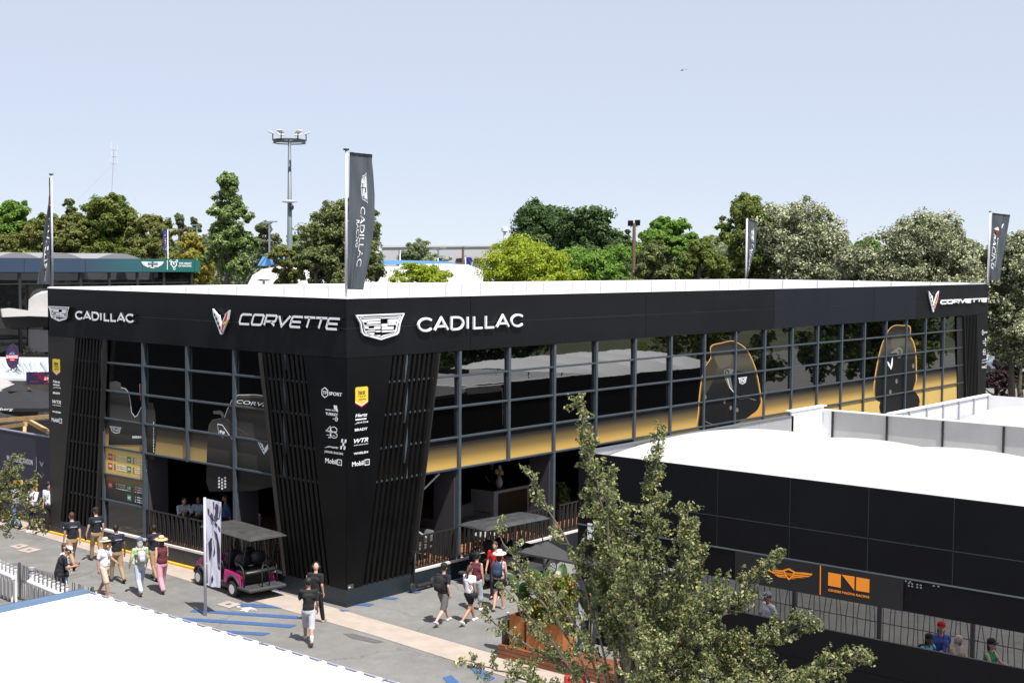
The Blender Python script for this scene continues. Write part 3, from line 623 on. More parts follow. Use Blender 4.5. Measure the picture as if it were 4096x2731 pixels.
M_HG.node_tree.nodes['Principled BSDF'].inputs['Specular IOR Level'].default_value = .15
# printed racing cars on the short front
PGL = PL(-GY+.005)
CG = gradmat('car_print_grey', [(0, (.012, .011, .011)), (.45, (.075, .07, .064)), (.75, (.035, .033, .031)), (1, (.09, .087, .08))], 'Z', .35, 3.4, 5.6); CG.node_tree.nodes['Principled BSDF'].inputs['Specular IOR Level'].default_value = .2
K = dict(q2=pgx, plane=PGL)
printed([(985, 985), (1040, 975), (1085, 990), (1090, 1030), (1140, 1050), (1165, 1110), (1180, 1240), (1220, 1300), (1280, 1210), (1300, 1225), (1310, 1500), (1300, 1560), (975, 1560), (985, 1300)], CG, .004, Aq, sm=False, **K)
printed([(1325, 1170), (1380, 1175), (1400, 1240), (1410, 1400), (1408, 1560), (1390, 1700), (1330, 1690), (1325, 1560)], CG, .004, Aq, sm=False, **K)
printline([(1090, 1035), (1130, 1045), (1160, 1085), (1175, 1160), (1185, 1260), (1215, 1305), (1240, 1290), (1275, 1215), (1290, 1212)], .02, M_SIGN, .008, Aq, **K)
printline([(1265, 1000), (1268, 1150)], .03, M_RED, .008, Aq, **K); printline([(1260, 1000), (1262, 1100)], .012, M_SIGN, .009, Aq, **K)
a, b_ = pgx(*Aq(990, 1445)), pgx(*Aq(1088, 1405)); bb('crest_emblem', crest(lambda u, v, ww=0: PGL(u, v, ww+.009), a[0], b_[0], a[1], b_[1], .002, w=.05), M_SIGN)
for i in range(6): x = 1200+i*17.5; printed([(x-7, 1490), (x, 1477), (x+7, 1490), (x, 1504)], M_SIGN, .008, Aq, **K)
for i in range(11): y = 1350+i*26; printline([(1388, y), (1389, y+20)], .035, M_SIGN, .008, Aq, **K)
printed([(1885, 1480), (1895, 1380), (1925, 1330), (2040, 1310), (2060, 1240), (2100, 1150), (2160, 1105), (2480, 1110), (2560, 1160), (2640, 1290), (2700, 1560), (2700, 1900), (2300, 1985), (1900, 1990), (1870, 1900), (1880, 1600)], CG, .004, Aq, sm=False, **K)
printed([(2075, 1235), (2120, 1160), (2170, 1125), (2470, 1135), (2540, 1190), (2580, 1290), (2150, 1270)], mat('windscreen_print', (.05, .04, .03), .3, spec=.15), .006, Aq, sm=False, **K)
printline([(2040, 1310), (2065, 1235), (2110, 1150), (2165, 1103), (2320, 1100), (2480, 1120), (2560, 1165)], .02, M_SIGN, .008, Aq, **K)
printline([(1885, 1470), (1900, 1380), (1935, 1335), (2030, 1312), (2060, 1330), (2140, 1400), (2260, 1470)], .014, M_HGREY, .008, Aq, **K)
printed([(1935, 1250), (2000, 1245), (2025, 1262), (2040, 1300), (2020, 1310), (2000, 1280), (1940, 1278)], M_HGREY, .008, Aq, sm=False, **K)
printline([(1975, 1370), (2020, 1380), (2110, 1510)], .03, M_SIGN, .009, Aq, **K); printline([(1975, 1370), (1985, 1450), (2030, 1500)], .012, M_SIGN, .009, Aq, **K)
for c_ in ((2005, 1440), (2030, 1450)): printed([(c_[0]-13, c_[1]), (c_[0], c_[1]-16), (c_[0]+13, c_[1]), (c_[0], c_[1]+16)], M_SIGN, .009, Aq, **K)
for i in range(3):
    for j in range(4):
        c_ = (1990+i*28, 1865+j*28+(i % 2)*14); printed([(c_[0]-11, c_[1]), (c_[0], c_[1]-12), (c_[0]+11, c_[1]), (c_[0], c_[1]+12)], M_SIGN, .009, Aq, sm=False, **K)
m = MB(); a, b_ = pgx(*Aq(2150, 1162)), pgx(*Aq(2600, 1225)); write(m, 'CORVETTE', lambda u, v, ww=0: PGL(u, v, ww+.01), a[0], b_[0], a[1]-.06, a[1]+.06, ext=.002, shear=.3, off=.02); bb('window_print', m, M_SIGN)
a, b_ = pgx(900+275/2.2969, 1700+225/2.2969), pgx(900+400/2.2969, 1700+225/2.2969); z_ = pgx(900+340/2.2969, 1700+270/2.2969)[1]
m, k_, r_, y_ = vee(lambda u, v, ww=0: PGL(u, v, ww*.1+.01), a[0], b_[0], z_, z_+.42, .004); bb('window_print', m, M_SIGN); bb('window_print', k_, M_INK)
for g_ in (GOLD, GOLDL): g_.node_tree.nodes['Principled BSDF'].inputs['Specular IOR Level'].default_value = .25
bpy.context.view_layer.update()
# ------------------------------------------------------------------ ground
def sheet(name, pts, z, m, th=None, label=None):
    mb = MB(); mb.add([(p[0], p[1], z) for p in pts], [tuple(range(len(pts)))])
    o = mb.build(name, m); 
    if o.data.polygons[0].normal.z < 0: o.data.flip_normals()
    return tag(o, label, kind='structure')
A = mat('asphalt', (.17, .168, .162), .9)
n = A.node_tree; bs = n.nodes['Principled BSDF']; tc = n.nodes.new('ShaderNodeTexCoord')
def noise(scale, det=5, rough=.6):
    q = n.nodes.new('ShaderNodeTexNoise'); q.inputs['Scale'].default_value = scale; q.inputs['Detail'].default_value = det; q.inputs['Roughness'].default_value = rough; n.links.new(tc.outputs['Object'], q.inputs['Vector']); return q
n1, n2, n3 = noise(45, 3), noise(.35, 6, .7), noise(2.2, 5)
def mrange(src, a, b, c, d):
    q = n.nodes.new('ShaderNodeMapRange'); q.inputs[1].default_value = a; q.inputs[2].default_value = b; q.inputs[3].default_value = c; q.inputs[4].default_value = d; n.links.new(src, q.inputs[0]); return q.outputs[0]
def mul(a, b):
    q = n.nodes.new('ShaderNodeMath'); q.operation = 'MULTIPLY'; n.links.new(a, q.inputs[0]); n.links.new(b, q.inputs[1]); return q.outputs[0]
vo = n.nodes.new('ShaderNodeTexVoronoi'); vo.feature = 'DISTANCE_TO_EDGE'; vo.inputs['Scale'].default_value = .16
nw = noise(1.3, 4); ad = n.nodes.new('ShaderNodeVectorMath'); ad.operation = 'MULTIPLY_ADD'; ad.inputs[1].default_value = (1.2, 1.2, 0); n.links.new(nw.outputs['Color'], ad.inputs[0]); n.links.new(tc.outputs['Object'], ad.inputs[2]); n.links.new(ad.outputs[0], vo.inputs['Vector'])
f = mul(mul(mul(mrange(n1.outputs['Fac'], .3, .7, .8, 1.2), mrange(n2.outputs['Fac'], .35, .65, .8, 1.14)), mrange(n3.outputs['Fac'], .3, .72, .93, 1.08)), mrange(vo.outputs['Distance'], 0, .006, .68, 1))
sc_ = n.nodes.new('ShaderNodeVectorMath'); sc_.operation = 'SCALE'; sc_.inputs[0].default_value = (.19, .186, .178); n.links.new(f, sc_.inputs['Scale']); n.links.new(sc_.outputs[0], bs.inputs['Base Color'])
bp = n.nodes.new('ShaderNodeBump'); bp.inputs['Strength'].default_value = .3; bp.inputs['Distance'].default_value = .01; n.links.new(n1.outputs['Fac'], bp.inputs['Height']); n.links.new(bp.outputs[0], bs.inputs['Normal'])
GR = mat('grass_ground', (.06, .075, .03), .95, var=.3, vscale=.05)
sheet('ground', [(-1500, -1500), (3000, -1500), (3000, 3000), (-1500, 3000)], -.02, GR)
sheet('road', [(-60, -60), (140, -60), (140, 90), (-60, 90)], -.012+.006, A)
CONC = mat('pale_concrete', (.40, .335, .285), .85, var=.13, vscale=1.6, bump=.2, bscale=30)
sheet('path', [(.45, 22), (.28, 12), (-.05, 4), (-.33, -.87), (-.64, -6.57), (-1.0, -14), (-1.35, -24), (-2.6, -24), (-2.1, -12), (-1.75, -6.3), (-1.46, -2.5), (-1.29, 2.5), (-1.0, 8), (-.6, 15), (-.45, 22)], .003, CONC)
YL = mat('yellow_paint', (.75, .45, .04), .7, var=.2, vscale=8)
sheet('kerb_line', [(.62, 22), (.60, 15.3), (.28, 9), (.17, 6.2), (.13, 6.2), (.18, 9), (.48, 15.3), (.5, 22)], .012, YL) if False else None
mb = MB(); 
for (a, b_) in (((.52, 22), (.5, 15.9)), ((-.06, 15.7), (-.08, 6.4))):
    mb.bar((a[0], a[1], .03), (b_[0], b_[1], .03), .11, .07)
tag(mb.build('kerb', YL), 'yellow painted kerb strip', kind='structure')
BL = mat('blue_road_paint', (.045, .105, .25), .85, var=.5, vscale=38)
mb = MB()
def stripe(pts): mb.add([(p.x, p.y, .006) for p in pts], [tuple(range(len(pts)))])
Bt = lambda x, y: gz(x/2.2969, 2049+y/2.2969); Ht = lambda x, y: gz(1000+x/2.2969, 2049+y/2.2969)
stripe([Bt(1740, 910), Bt(1790, 890), Ht(440, 950), Ht(440, 978)]); stripe([Bt(1640, 962), Ht(0, 1003), Ht(430, 1032), Ht(370, 1058), Bt(1700, 990)]); stripe([Bt(2030, 1080), Ht(190, 1105), Ht(120, 1130), Bt(2090, 1105)])
stripe([Bt(2190, 835), Ht(60, 840), Ht(190, 850), Ht(300, 880), Bt(2200, 862)])
for q in [[(810, 890), (920, 900), (850, 912)], [(1010, 832), (1140, 840), (1100, 862), (970, 850)], [(1230, 775), (1365, 783), (1325, 800), (1195, 790)], [(1430, 730), (1490, 718), (1580, 727), (1520, 743)], [(1680, 665), (1770, 672), (1740, 688), (1660, 680)], [(1900, 615), (1960, 622), (1940, 635), (1890, 632)], [(1770, 1515), (1850, 1493), (1960, 1600), (1870, 1640)], [(205, 705), (290, 700), (315, 722), (230, 722)], [(2020, 1430), (2090, 1410), (2250, 1520), (2170, 1560)]]: stripe([Ht(*p) for p in q])
tag(mb.build('road_marking', BL), 'blue hatched lines painted on the asphalt', kind='structure')
for o in [bpy.data.objects['road_marking']]:
    for p in o.data.polygons:
        if p.normal.z < 0: p.flip()
mb = MB(); c = Bt(2230, 880)
for q in ([(2170, 865), (2200, 855), (2215, 868), (2190, 880)], [(2200, 878), (2300, 868), (2352, 885), (2352, 900), (2290, 895), (2270, 920), (2240, 905), (2190, 905), (2230, 890)]): mb.add([(p.x, p.y, .008) for p in [Bt(*k) for k in q]], [tuple(range(len(q)))])
for q in ([(0, 890), (70, 895), (60, 905), (0, 900)],): mb.add([(p.x, p.y, .008) for p in [Ht(*k) for k in q]], [tuple(range(len(q)))])
tag(mb.build('road_symbol', mat('worn_white_paint', (.5, .48, .44), .8, var=.3, vscale=12)), 'worn white figure painted on the asphalt', kind='structure')
def cover(pts, label):
    P = [Bt(*p) for p in pts]; c = sum(P, Vector())/4; e = empty('inspection_cover', (c.x, c.y, 0), 0, label, 'manhole cover', 'concrete inspection covers in the asphalt')
    m = MB(); m.prism([(p.x-c.x, p.y-c.y, .001) for p in P], (0, 0, .008)); m.build('concrete_slab', CONC, e)
    m = MB(); m.lathe([(.09, .0095), (.09, .013)], n=14); m.build('lid', mat('iron', (.12, .12, .12), .6), e)
cover([(80, 310), (190, 288), (270, 303), (160, 333)], 'square concrete inspection cover, the farther of the two side by side behind the white fence')
cover([(155, 350), (270, 318), (385, 340), (260, 370)], 'square concrete inspection cover, the nearer of the two side by side behind the white fence')
cover([(1985, 843), (2100, 812), (2215, 843), (2105, 877)], 'square concrete inspection cover beside the pale flag pole and the blue stripes')

sheet('asphalt_patch', [(3.2, -6.2), (5.2, -6.1), (5.25, -4.6), (3.3, -4.7)], .002, mat('old_asphalt', (.12, .118, .114), .95, var=.2, vscale=20))
sheet('asphalt_patch', [(-4.6, 9.2), (-3.3, 9.3), (-3.4, 12.2), (-4.7, 12.1)], .002, mat('old_asphalt', (.12, .118, .114), .95))
sheet('drain_stain', [(-1.95, -3.2), (-1.7, -3.3), (-1.72, -2.1), (-1.9, -1.9), (-2.05, -2.4)], .0022, mat('stain', (.11, .105, .1), .95, var=.3, vscale=9))
# ------------------------------------------------------------------ black single-storey pavilion on the right
GX, GYY, GT = 1.81, -6.95, 5.0
GE = -27.0
G2 = empty('pavilion_building', (8, -16, 0), 0, 'low black panelled pavilion with white cushion roof and orange emblems above an open band', 'building')
G2.matrix_world = Matrix.Translation((8, -16, 0))
def child(E):
    inv = Matrix.Translation(-Vector(E.location)) if not E.rotation_euler.z else (Matrix.Translation(E.location) @ Matrix.Rotation(E.rotation_euler.z, 4, 'Z')).inverted()
    def f(name, mb, m, smooth=False, label=None):
        o = mb.build(name, m, E, smooth, label); o.matrix_parent_inverse = inv; return o
    return f
gb = child(G2)
M_GBLK = mat('matt_black_panel', (.0042, .0046, .0068), .5, var=.3, vscale=.4, spec=.18)
M_SEAM = mat('grey_seam', (.10, .12, .135), .5)
ysm = [GYY, -9.23]+[-11.18-1.95*i for i in range(9)]
for i in range(len(ysm)-1):
    a, b_ = ysm[i+1]+.008, ysm[i]-.008
    gb('wall_panel', MB().box(GX, GX+.08, a, b_, 3.87, GT), M_GBLK); gb('wall_panel', MB().box(GX, GX+.08, a, b_, 3.11, 3.85), M_GBLK)
m = MB(); m.box(GX+.01, GX+.09, GE, GYY-.02, 3.845, 3.875); m.box(GX-.02, GX+.085, GE, GYY-.02, 3.085, 3.115); gb('panel_seam', m, M_SEAM)
m = MB()
for y in ysm[1:]: m.box(GX+.01, GX+.075, y-.012, y+.012, 3.12, GT-.01)
gb('panel_joint', m, M_SEAM)
yb0, yb1 = gx(2943, 2240, GX).y, gx(3614, 2400, GX).y
gb('band_panel', MB().box(GX, GX+.08, yb0, GYY, 2.37, 3.085), M_GBLK); gb('sign_panel', MB().box(GX-.04, GX+.08, yb1, yb0-.006, 2.37, 3.083), mat('sign_black', (.007, .007, .009), .5)); gb('band_panel', MB().box(GX-.01, GX+.08, GE, yb1-.012, 2.37, 3.085), M_GBLK)
m = MB(); m.box(GX, GX+.08, GE, GYY, .82, 1.61); m.box(GX, GX+.08, GE, GYY, 0, .81); gb('plinth_panel', m, M_GBLK); gb('end_panel', MB().box(GX, GX+.08, -7.3, GYY, 1.61, 2.37), M_GBLK)
m = MB(); m.box(GX+.08, 15.3, GYY-.08, GYY, 2.5, 4.9); m.box(15.37, 15.45, GE, GYY, 0, GT-.02); gb('outer_wall', m, M_GBLK)
AL = mat('brushed_parapet', (.36, .36, .37), .5, metal=.2, var=.12, vscale=1.2)
PW = mat('pale_parapet', (.40, .395, .39), .6, var=.1, vscale=.8)
for i in range(5):
    a = GX+.1+i*2.27; gb('parapet_panel', MB().box(a, a+2.25, GYY-.16, GYY-.09, 3.9, GT), AL)
m = MB(); m.box(GX, 13.1, GYY-.2, GYY+.01, GT, GT+.015); gb('parapet_cap', m, M_SEAM)
gb('parapet_panel', MB().box(13.1, 15.36, GYY-.16, GYY-.09, 3.5, GT+.14), M_WHITE); gb('parapet_cap', MB().box(13.0, 15.5, GYY-.2, GYY+.02, GT+.14, GT+.18), M_WHITE)
yy = [GYY, -7.48, -9.42, -11.30, -13.24, -15.2, -17.1]
for i in range(len(yy)-1):
    gb('parapet_panel', MB().box(15.3, 15.36, yy[i+1]+.04, yy[i]-.02, 3.5, GT+.02), PW if i else M_WHITE)
    gb('parapet_joint', MB().bar((15.27, yy[i+1], 3.6), (15.27, yy[i+1], GT), .06, .05), M_INK)
gb('parapet_cap', MB().box(15.2, 15.42, -17.1, GYY-.2, GT+.02, GT+.05), M_WHITE)
M_CUSH = mat('white_membrane', (.84, .84, .84), .6, trans=.42)
def cush(u, v):
    x = GX+.1+u*(15.15-GX); y = GYY-.2-v*(GYY-.2-GE)
    e = max(0., math.sin(math.pi*min(1, (x-GX)/9.8)))**.7; c = abs(math.sin(math.pi*(y-GYY)/2.9))**.8
    q = min(1, max(0, (x-10.2)/2.6)); return (x, y, 4.62-.85*q*q*(3-2*q)+e*(.36+.16*c))
m = MB(); m.grid(cush, 40, 220); gb('cushion_roof', m, M_CUSH, True)
# orange emblems, on the sign panel
PZ = lambda u, v, w=0: (GX-.042-w, -u, v)
def pz(x, y): q = gx(3072+x/2.2969, 2049+y/2.2969, GX-.042); return (-q.y, q.z)
m = MB()
for q in ([(-60, 500), (0, 505), (60, 525), (140, 530), (150, 545), (130, 545), (50, 535), (-10, 520)], [(-20, 515), (50, 540), (140, 552), (150, 565), (60, 556), (10, 540)], [(20, 545), (80, 565), (150, 572), (158, 585), (90, 578)], [(60, 572), (160, 592), (165, 600), (100, 592)],
          [(235, 545), (330, 550), (410, 562), (400, 578), (330, 568), (245, 560)], [(240, 567), (330, 575), (390, 585), (360, 592), (240, 580)], [(235, 586), (300, 590), (340, 600), (230, 597)], [(225, 603), (270, 605), (215, 610)]):
    plate(m, [pz(*p) for p in q][::-1], PZ, .004)
stroke(m, [pz(*p) for p in [(148, 530), (190, 518), (240, 545), (228, 585), (192, 612), (160, 575)]], .035, PZ, .005, True)
gb('winged_emblem', m, M_ORNG)
m = MB(); a, b_ = pz(152, 566), pz(228, 545); write(m, 'GENESIS', PZ, a[0], b_[0], a[1]-.02, a[1]+.05, off=.02, sx=1.2); gb('sign_lettering', m, M_ORNG)
m = MB(); plate(m, [pz(*p) for p in ((478, 485), (487, 488), (484, 755), (475, 752))][::-1], PZ, .005); gb('sign_divider', m, M_ORNG)
for q in (((554, 548), (670, 568), (668, 690), (553, 668)), ((680, 570), (795, 588), (792, 712)), ((811, 592), (932, 612), (930, 735), (809, 714))):
    m = MB(); plate(m, [pz(*p) for p in q][::-1], PZ, .005); gb('block_emblem', m, M_ORNG)
m = MB(); a, b_ = pz(553, 710), pz(930, 778); v_, f_ = text2d('GENESIS MAGMA RACING', off=.03, ext=1.); v_ = fit(v_, a[0], b_[0], pz(553, 720)[1], pz(553, 698)[1])
m.add([PZ(p[0], p[1], .004 if p[2] > 0 else 0) for p in v_], f_); gb('sign_lettering', m, M_ORNG)
m = MB()
for x, y in ((1267, 628), (1307, 635), (1293, 648), (1325, 653), (1372, 660), (1404, 666), (1293, 672), (1325, 677), (1371, 685), (1405, 690), (1523, 672), (1566, 677)):
    c = pz(x, y); plate(m, [(c[0]-.02, c[1]-.015), (c[0]+.02, c[1]-.015), (c[0]+.02, c[1]+.015), (c[0]-.02, c[1]+.015)], PZ, .003)
gb('rivet_row', m, M_STEEL)
wp = gx(2356, 2125, GX); m = MB(); m.box(GX-.015, GX, wp.y-.16, wp.y+.04, wp.z-.2, wp.z+.22); gb('notice', m, M_SIGN)
# the pavilion beyond it
G3 = empty('pavilion_building', (20, -14, 0), 0, 'farther white-rimmed cushion roof behind the low black pavilion, at the right edge', 'building'); g3 = child(G3)
m = MB(); m.box(15.9, 24.6, -9.2, -9.12, 0, 4.98); m.box(24.6, 24.68, -22, -9.12, 0, 4.98); g3('outer_wall', m, M_GBLK)
for i in range(6):
    a = 15.9+i*1.45; g3('parapet_panel', MB().box(a, a+1.4, -9.28, -9.2, 3.9, 5.0), mat('lilac_white_panel', (.62, .62, .66), .5, var=.08, vscale=1)); g3('parapet_joint', MB().box(a+1.38, a+1.45, -9.34, -9.28, 3.9, 5.), mat('silver_post', (.4, .42, .45), .4, metal=.3))
for i in range(4): g3('parapet_panel', MB().box(24.54, 24.6, -11.2-i*2, -9.3-i*2, 3.9, 5.0), M_WHITE)
g3('parapet_cap', MB().box(15.9, 24.75, -9.34, -9.1, 5.0, 5.03), M_WHITE)
m = MB(); m.grid(lambda u, v: (16.2+u*8.2, -9.5-v*12, 4.3+.75*math.sin(math.pi*u)**.8*min(1, v*7+.0)), 20, 30); g3('cushion_roof', m, M_CUSH, True)
# ------------------------------------------------------------------ corrugated kiosk roof, bottom left
KZ = 3.0
kc = gz(350, 2367, KZ)
K1 = empty('kiosk', (kc.x-5, kc.y-6, 0), 0, 'kiosk with white corrugated metal roof and blue flashing, bottom left corner', 'kiosk'); kb = child(K1)
kx0, kx1, ky0, ky1 = kc.x-11, kc.x, kc.y-19, kc.y
kb('wall', MB().box(kx0+.3, kx1-.3, ky0, ky1-.3, 0, KZ-.25), mat('kiosk_wall', (.5, .5, .5), .6))
pitch = .46; prof = [(0, 0), (.30, 0), (.34, .045), (.42, .045), (.46, 0)]
m = MB(); npt = int((ky1-ky0)/pitch); line = []
for i in range(npt):
    for y, z in prof[:-1]: line.append((ky1-.12-i*pitch-y, z))
v = []
for y, z in line: v += [(kx0, y, KZ+z-.1), (kx1-.03, y, KZ+z+.0)]
m.add(v, [(2*i, 2*i+1, 2*i+3, 2*i+2) for i in range(len(line)-1)])
m.add([(kx1-.03, y, KZ+z) for y, z in line]+[(kx1-.03, y, KZ-.02) for y, z in line], [(i, i+1, len(line)+i+1, len(line)+i) for i in range(len(line)-1)])
kb('corrugated_roof', m, mat('white_roof_sheet', (.78, .78, .78), .5, var=.03, vscale=.5))
kb('gutter', MB().box(kx1, kx1+.035, ky0, ky1+.03, KZ-.1, KZ+.02), mat('lilac_gutter', (.34, .33, .42), .4)); 
for i in range(11):
    y = ky1-.9-i*1.6; kb('gutter_bracket', MB().box(kx1-.1, kx1+.04, y, y+.03, KZ+.02, KZ+.03), M_STEEL)
kb('flashing', MB().box(kx0, kx1-.02, ky1-.12, ky1+.14, KZ-.04, KZ+.055), mat('blue_flashing', (.10, .17, .27), .4, var=.05))
kb('flashing_edge', MB().box(kx0, kx1-.02, ky1+.14, ky1+.155, KZ-.15, KZ+.057), mat('navy_trim', (.02, .03, .05), .4))
# ------------------------------------------------------------------ white pipe fence with grey rods behind
def pipes(label, p0, p1, nn, zr, posts, h=.95):
    d = (p1-p0); L = d.length; e = empty('pipe_fence', (p0.x, p0.y, 0), math.atan2(d.y, d.x), label, 'fence', 'white pipe fence panels beside the kiosk')
    W = mat('white_pipe', (.8, .8, .82), .35); Gp = mat('grey_pipe_cap', (.35, .36, .4), .4)
    for i in range(nn):
        x = L*i/(nn-1); p = MB(); p.lathe([(.038, 0), (.038, h), (.046, h), (.046, h+.05), (.03, h+.055), (.03, h+.1)], (x, 0, 0), 12); o = p.build('pipe', W, e, True, sharp=40)
        c = MB(); c.lathe([(.048, h+.1), (.048, h+.125), (.02, h+.13), (.02, h+.15)], (x, 0, 0), 12); c.build('pipe_cap', Gp if i % 2 else mat('tan_cap', (.5, .42, .36), .5), o, True, sharp=40)
    p = MB(); p.tube([(-.05, -.09, zr), (L+.05, -.09, zr)], .065, 12); p.build('rail', W, e, True, sharp=40)
    for x in posts:
        p = MB(); p.lathe([(.07, 0), (.07, h+.02)], (x, 0, 0), 14); o = p.build('post', W, e, True, sharp=40)
        p = MB(); p.lathe([(.085, h+.02), (.085, h+.06), (.07, h+.07), (.07, h+.17), (.095, h+.18), (.095, h+.25)], (x, 0, 0), 14); p.build('post_cap', Gp, o, True, sharp=40)
pipes('white pipe fence panel at the left frame edge, farther from the kiosk', gz(-60, 2215, 1.1)*1, gz(62, 2262, 1.1), 9, .78, []); 
pipes('white pipe fence panel nearest the kiosk, below the phone users', gz(130, 2290, 1.05), gz(268, 2345, 1.05), 9, .8, [-.05])
def rods(label, p0, p1, h=1.05, n=30, post=None):
    r2 = random.Random(int(p0.y*10))
    d = (p1-p0); L = d.length; e = empty('barrier', (p0.x, p0.y, 0), math.atan2(d.y, d.x), label, 'barrier', 'grey rod barriers'); m = MB()
    for i in range(n):
        x = L*(i+.5)/n; m.tube([(x, 0, .03), (x+r2.uniform(-.05, .05), 0, h*.5), (x+r2.uniform(-.09, .09), 0, h)], .012, 5)
    m.build('rods', M_RODS, e)
    m = MB(); m.tube([(0, .02, h*.55), (L, .02, h*.55)], .016, 6); m.build('rail', M_RODS, e)
    for x in (0, L): m = MB(); m.box(x-.03, x+.03, -.03, .03, 0, h+.05); m.build('post', M_RODS, e)
M_RODS = mat('grey_rods', (.12, .125, .14), .5, metal=.3)
rods('grey rod barrier between the white pipe fence and the kiosk roof', gz(78, 2262, 1.), gz(370, 2360, 1.), 1.05, 34)
nm = ['first', 'second', 'third', 'fourth', 'fifth', 'sixth', 'seventh', 'last']
for i in range(8):
    p0 = Vector((6.3, -3.6-i*2.45, 0)); rods(nm[i]+' rod barrier from the planters, behind the open band', p0, p0+Vector((0, -2.4, 0)), 1.3, 15)
# ------------------------------------------------------------------ navy wall with lettering, left of the long building
WL = empty('hoarding_wall', (.66, 21, 0), 0, 'navy hoarding wall with white water refill lettering, left of the black pavilion', 'wall'); wb = child(WL)
wb('panel', MB().box(.62, .74, 15.8, 30, 0, 3.3), mat('navy_panel', (.028, .027, .052), .55, var=.1)); wb('cap', MB().box(.6, .76, 15.8, 30, 3.3, 3.34), mat('lilac_cap', (.2, .19, .26), .5))
def pw(x, y): q = gx(x/2.2969, 1700+y/2.2969, .61); return (-q.y, q.z)
PW_ = lambda u, v, w=0: (.61-w, -u, v)
m = MB(); a, b_ = pw(62, 322), pw(300, 368); write(m, 'WATER REFILL STATION', PW_, a[0], b_[0], b_[1], b_[1]+.2, off=.03); wb('sign_lettering', m, mat('lilac_white_ink', (.6, .6, .68), .5)); m = MB(); a = pw(333, 400); plate(m, [(a[0], a[1]-.1), (a[0]+.02, a[1]-.1), (a[0]+.02, a[1]+.45), (a[0], a[1]+.45)], PW_, .004); wb('sign_divider', m, mat('lilac_white_ink', (.6, .6, .68), .5))
a, b_ = pw(365, 380), pw(400, 335); 
for q, mm in zip(vee(lambda u, v, w=0: PW_(u, v, w*.2), a[0], b_[0], a[1], b_[1], .01), (M_SIGN, M_INK, M_RED, M_YEL)): wb('flag_emblem', q, mm)
for x0, x1 in ((296, 341), (160, 205)):
    a, b_ = pw(x0, 645), pw(x1, 525); m = MB(); stroke(m, [(a[0], a[1]), (b_[0], a[1]), (b_[0], b_[1]+.05), (a[0], b_[1]+.05)], .07, PW_, .05, True); wb('yellow_frame', m, M_YEL)
# ------------------------------------------------------------------ restaurant area far left
WD = mat('raw_timber', (.5, .33, .15), .7, var=.2, vscale=3)
T_ = empty('timber_pergola', dp(100, 1700, 54).to_tuple()[:2]+(0,), 0, 'pale timber pergola beams behind the navy hoarding wall', 'pergola'); tb = child(T_)
for a, b_ in (((-60, 1685), (215, 1664)), ((-60, 1718), (104, 1695)), ((100, 1692), (93, 1850)), ((102, 1676), (215, 1738))): tb('beam', MB().bar(dp(a[0], a[1], 54), dp(b_[0], b_[1], 52), .13, .16), WD)
m = MB(); m.prism([dp(-80, 1700, 58), dp(215, 1678, 58), dp(215, 1990, 58), dp(-80, 1990, 58)], (0, 1.5, 0)); o = m.build('canvas_stall', mat('black_canvas', (.009, .009, .011), .8)); tag(o, 'black canvas stall side under the timber pergola', 'stall'); o.name = 'canvas_stall'
rc = dp(95, 1470, 77)
RB = empty('restaurant_building', (rc.x, rc.y, 0), 0, 'low dark timber restaurant with pale metal roof, far left', 'building'); rb = child(RB)
q = [dp(-60, 1432, 84), dp(260, 1430, 84), dp(260, 1505, 72), dp(-60, 1512, 72)]
m = MB(); m.prism([(p.x, p.y, 3.3+(.25 if i < 2 else 0)) for i, p in enumerate(q)], (0, 0, .12)); rb('metal_roof', m, mat('pale_blue_roof', (.5, .56, .62), .35, var=.25, vscale=1.5))
m = MB(); m.prism([(p.x, p.y, 0) for p in q], (0, 0, 3.3)); rb('wall', m, mat('dark_timber', (.05, .042, .035), .8, var=.3, vscale=2, streak=True))
r2 = random.Random(5)
for i in range(9):
    a = dp(10+i*22, 1445+r2.uniform(0, 20), 80); b_ = dp(20+i*22+r2.uniform(-10, 40), 1490, 74); a.z = b_.z = 3.62; rb('roof_bar', MB().bar((a.x, a.y, 3.66), (b_.x, b_.y, 3.5), .12, .1), mat('roof_bar_grey', (.3, .33, .36), .5) if i % 2 else M_WHITE)
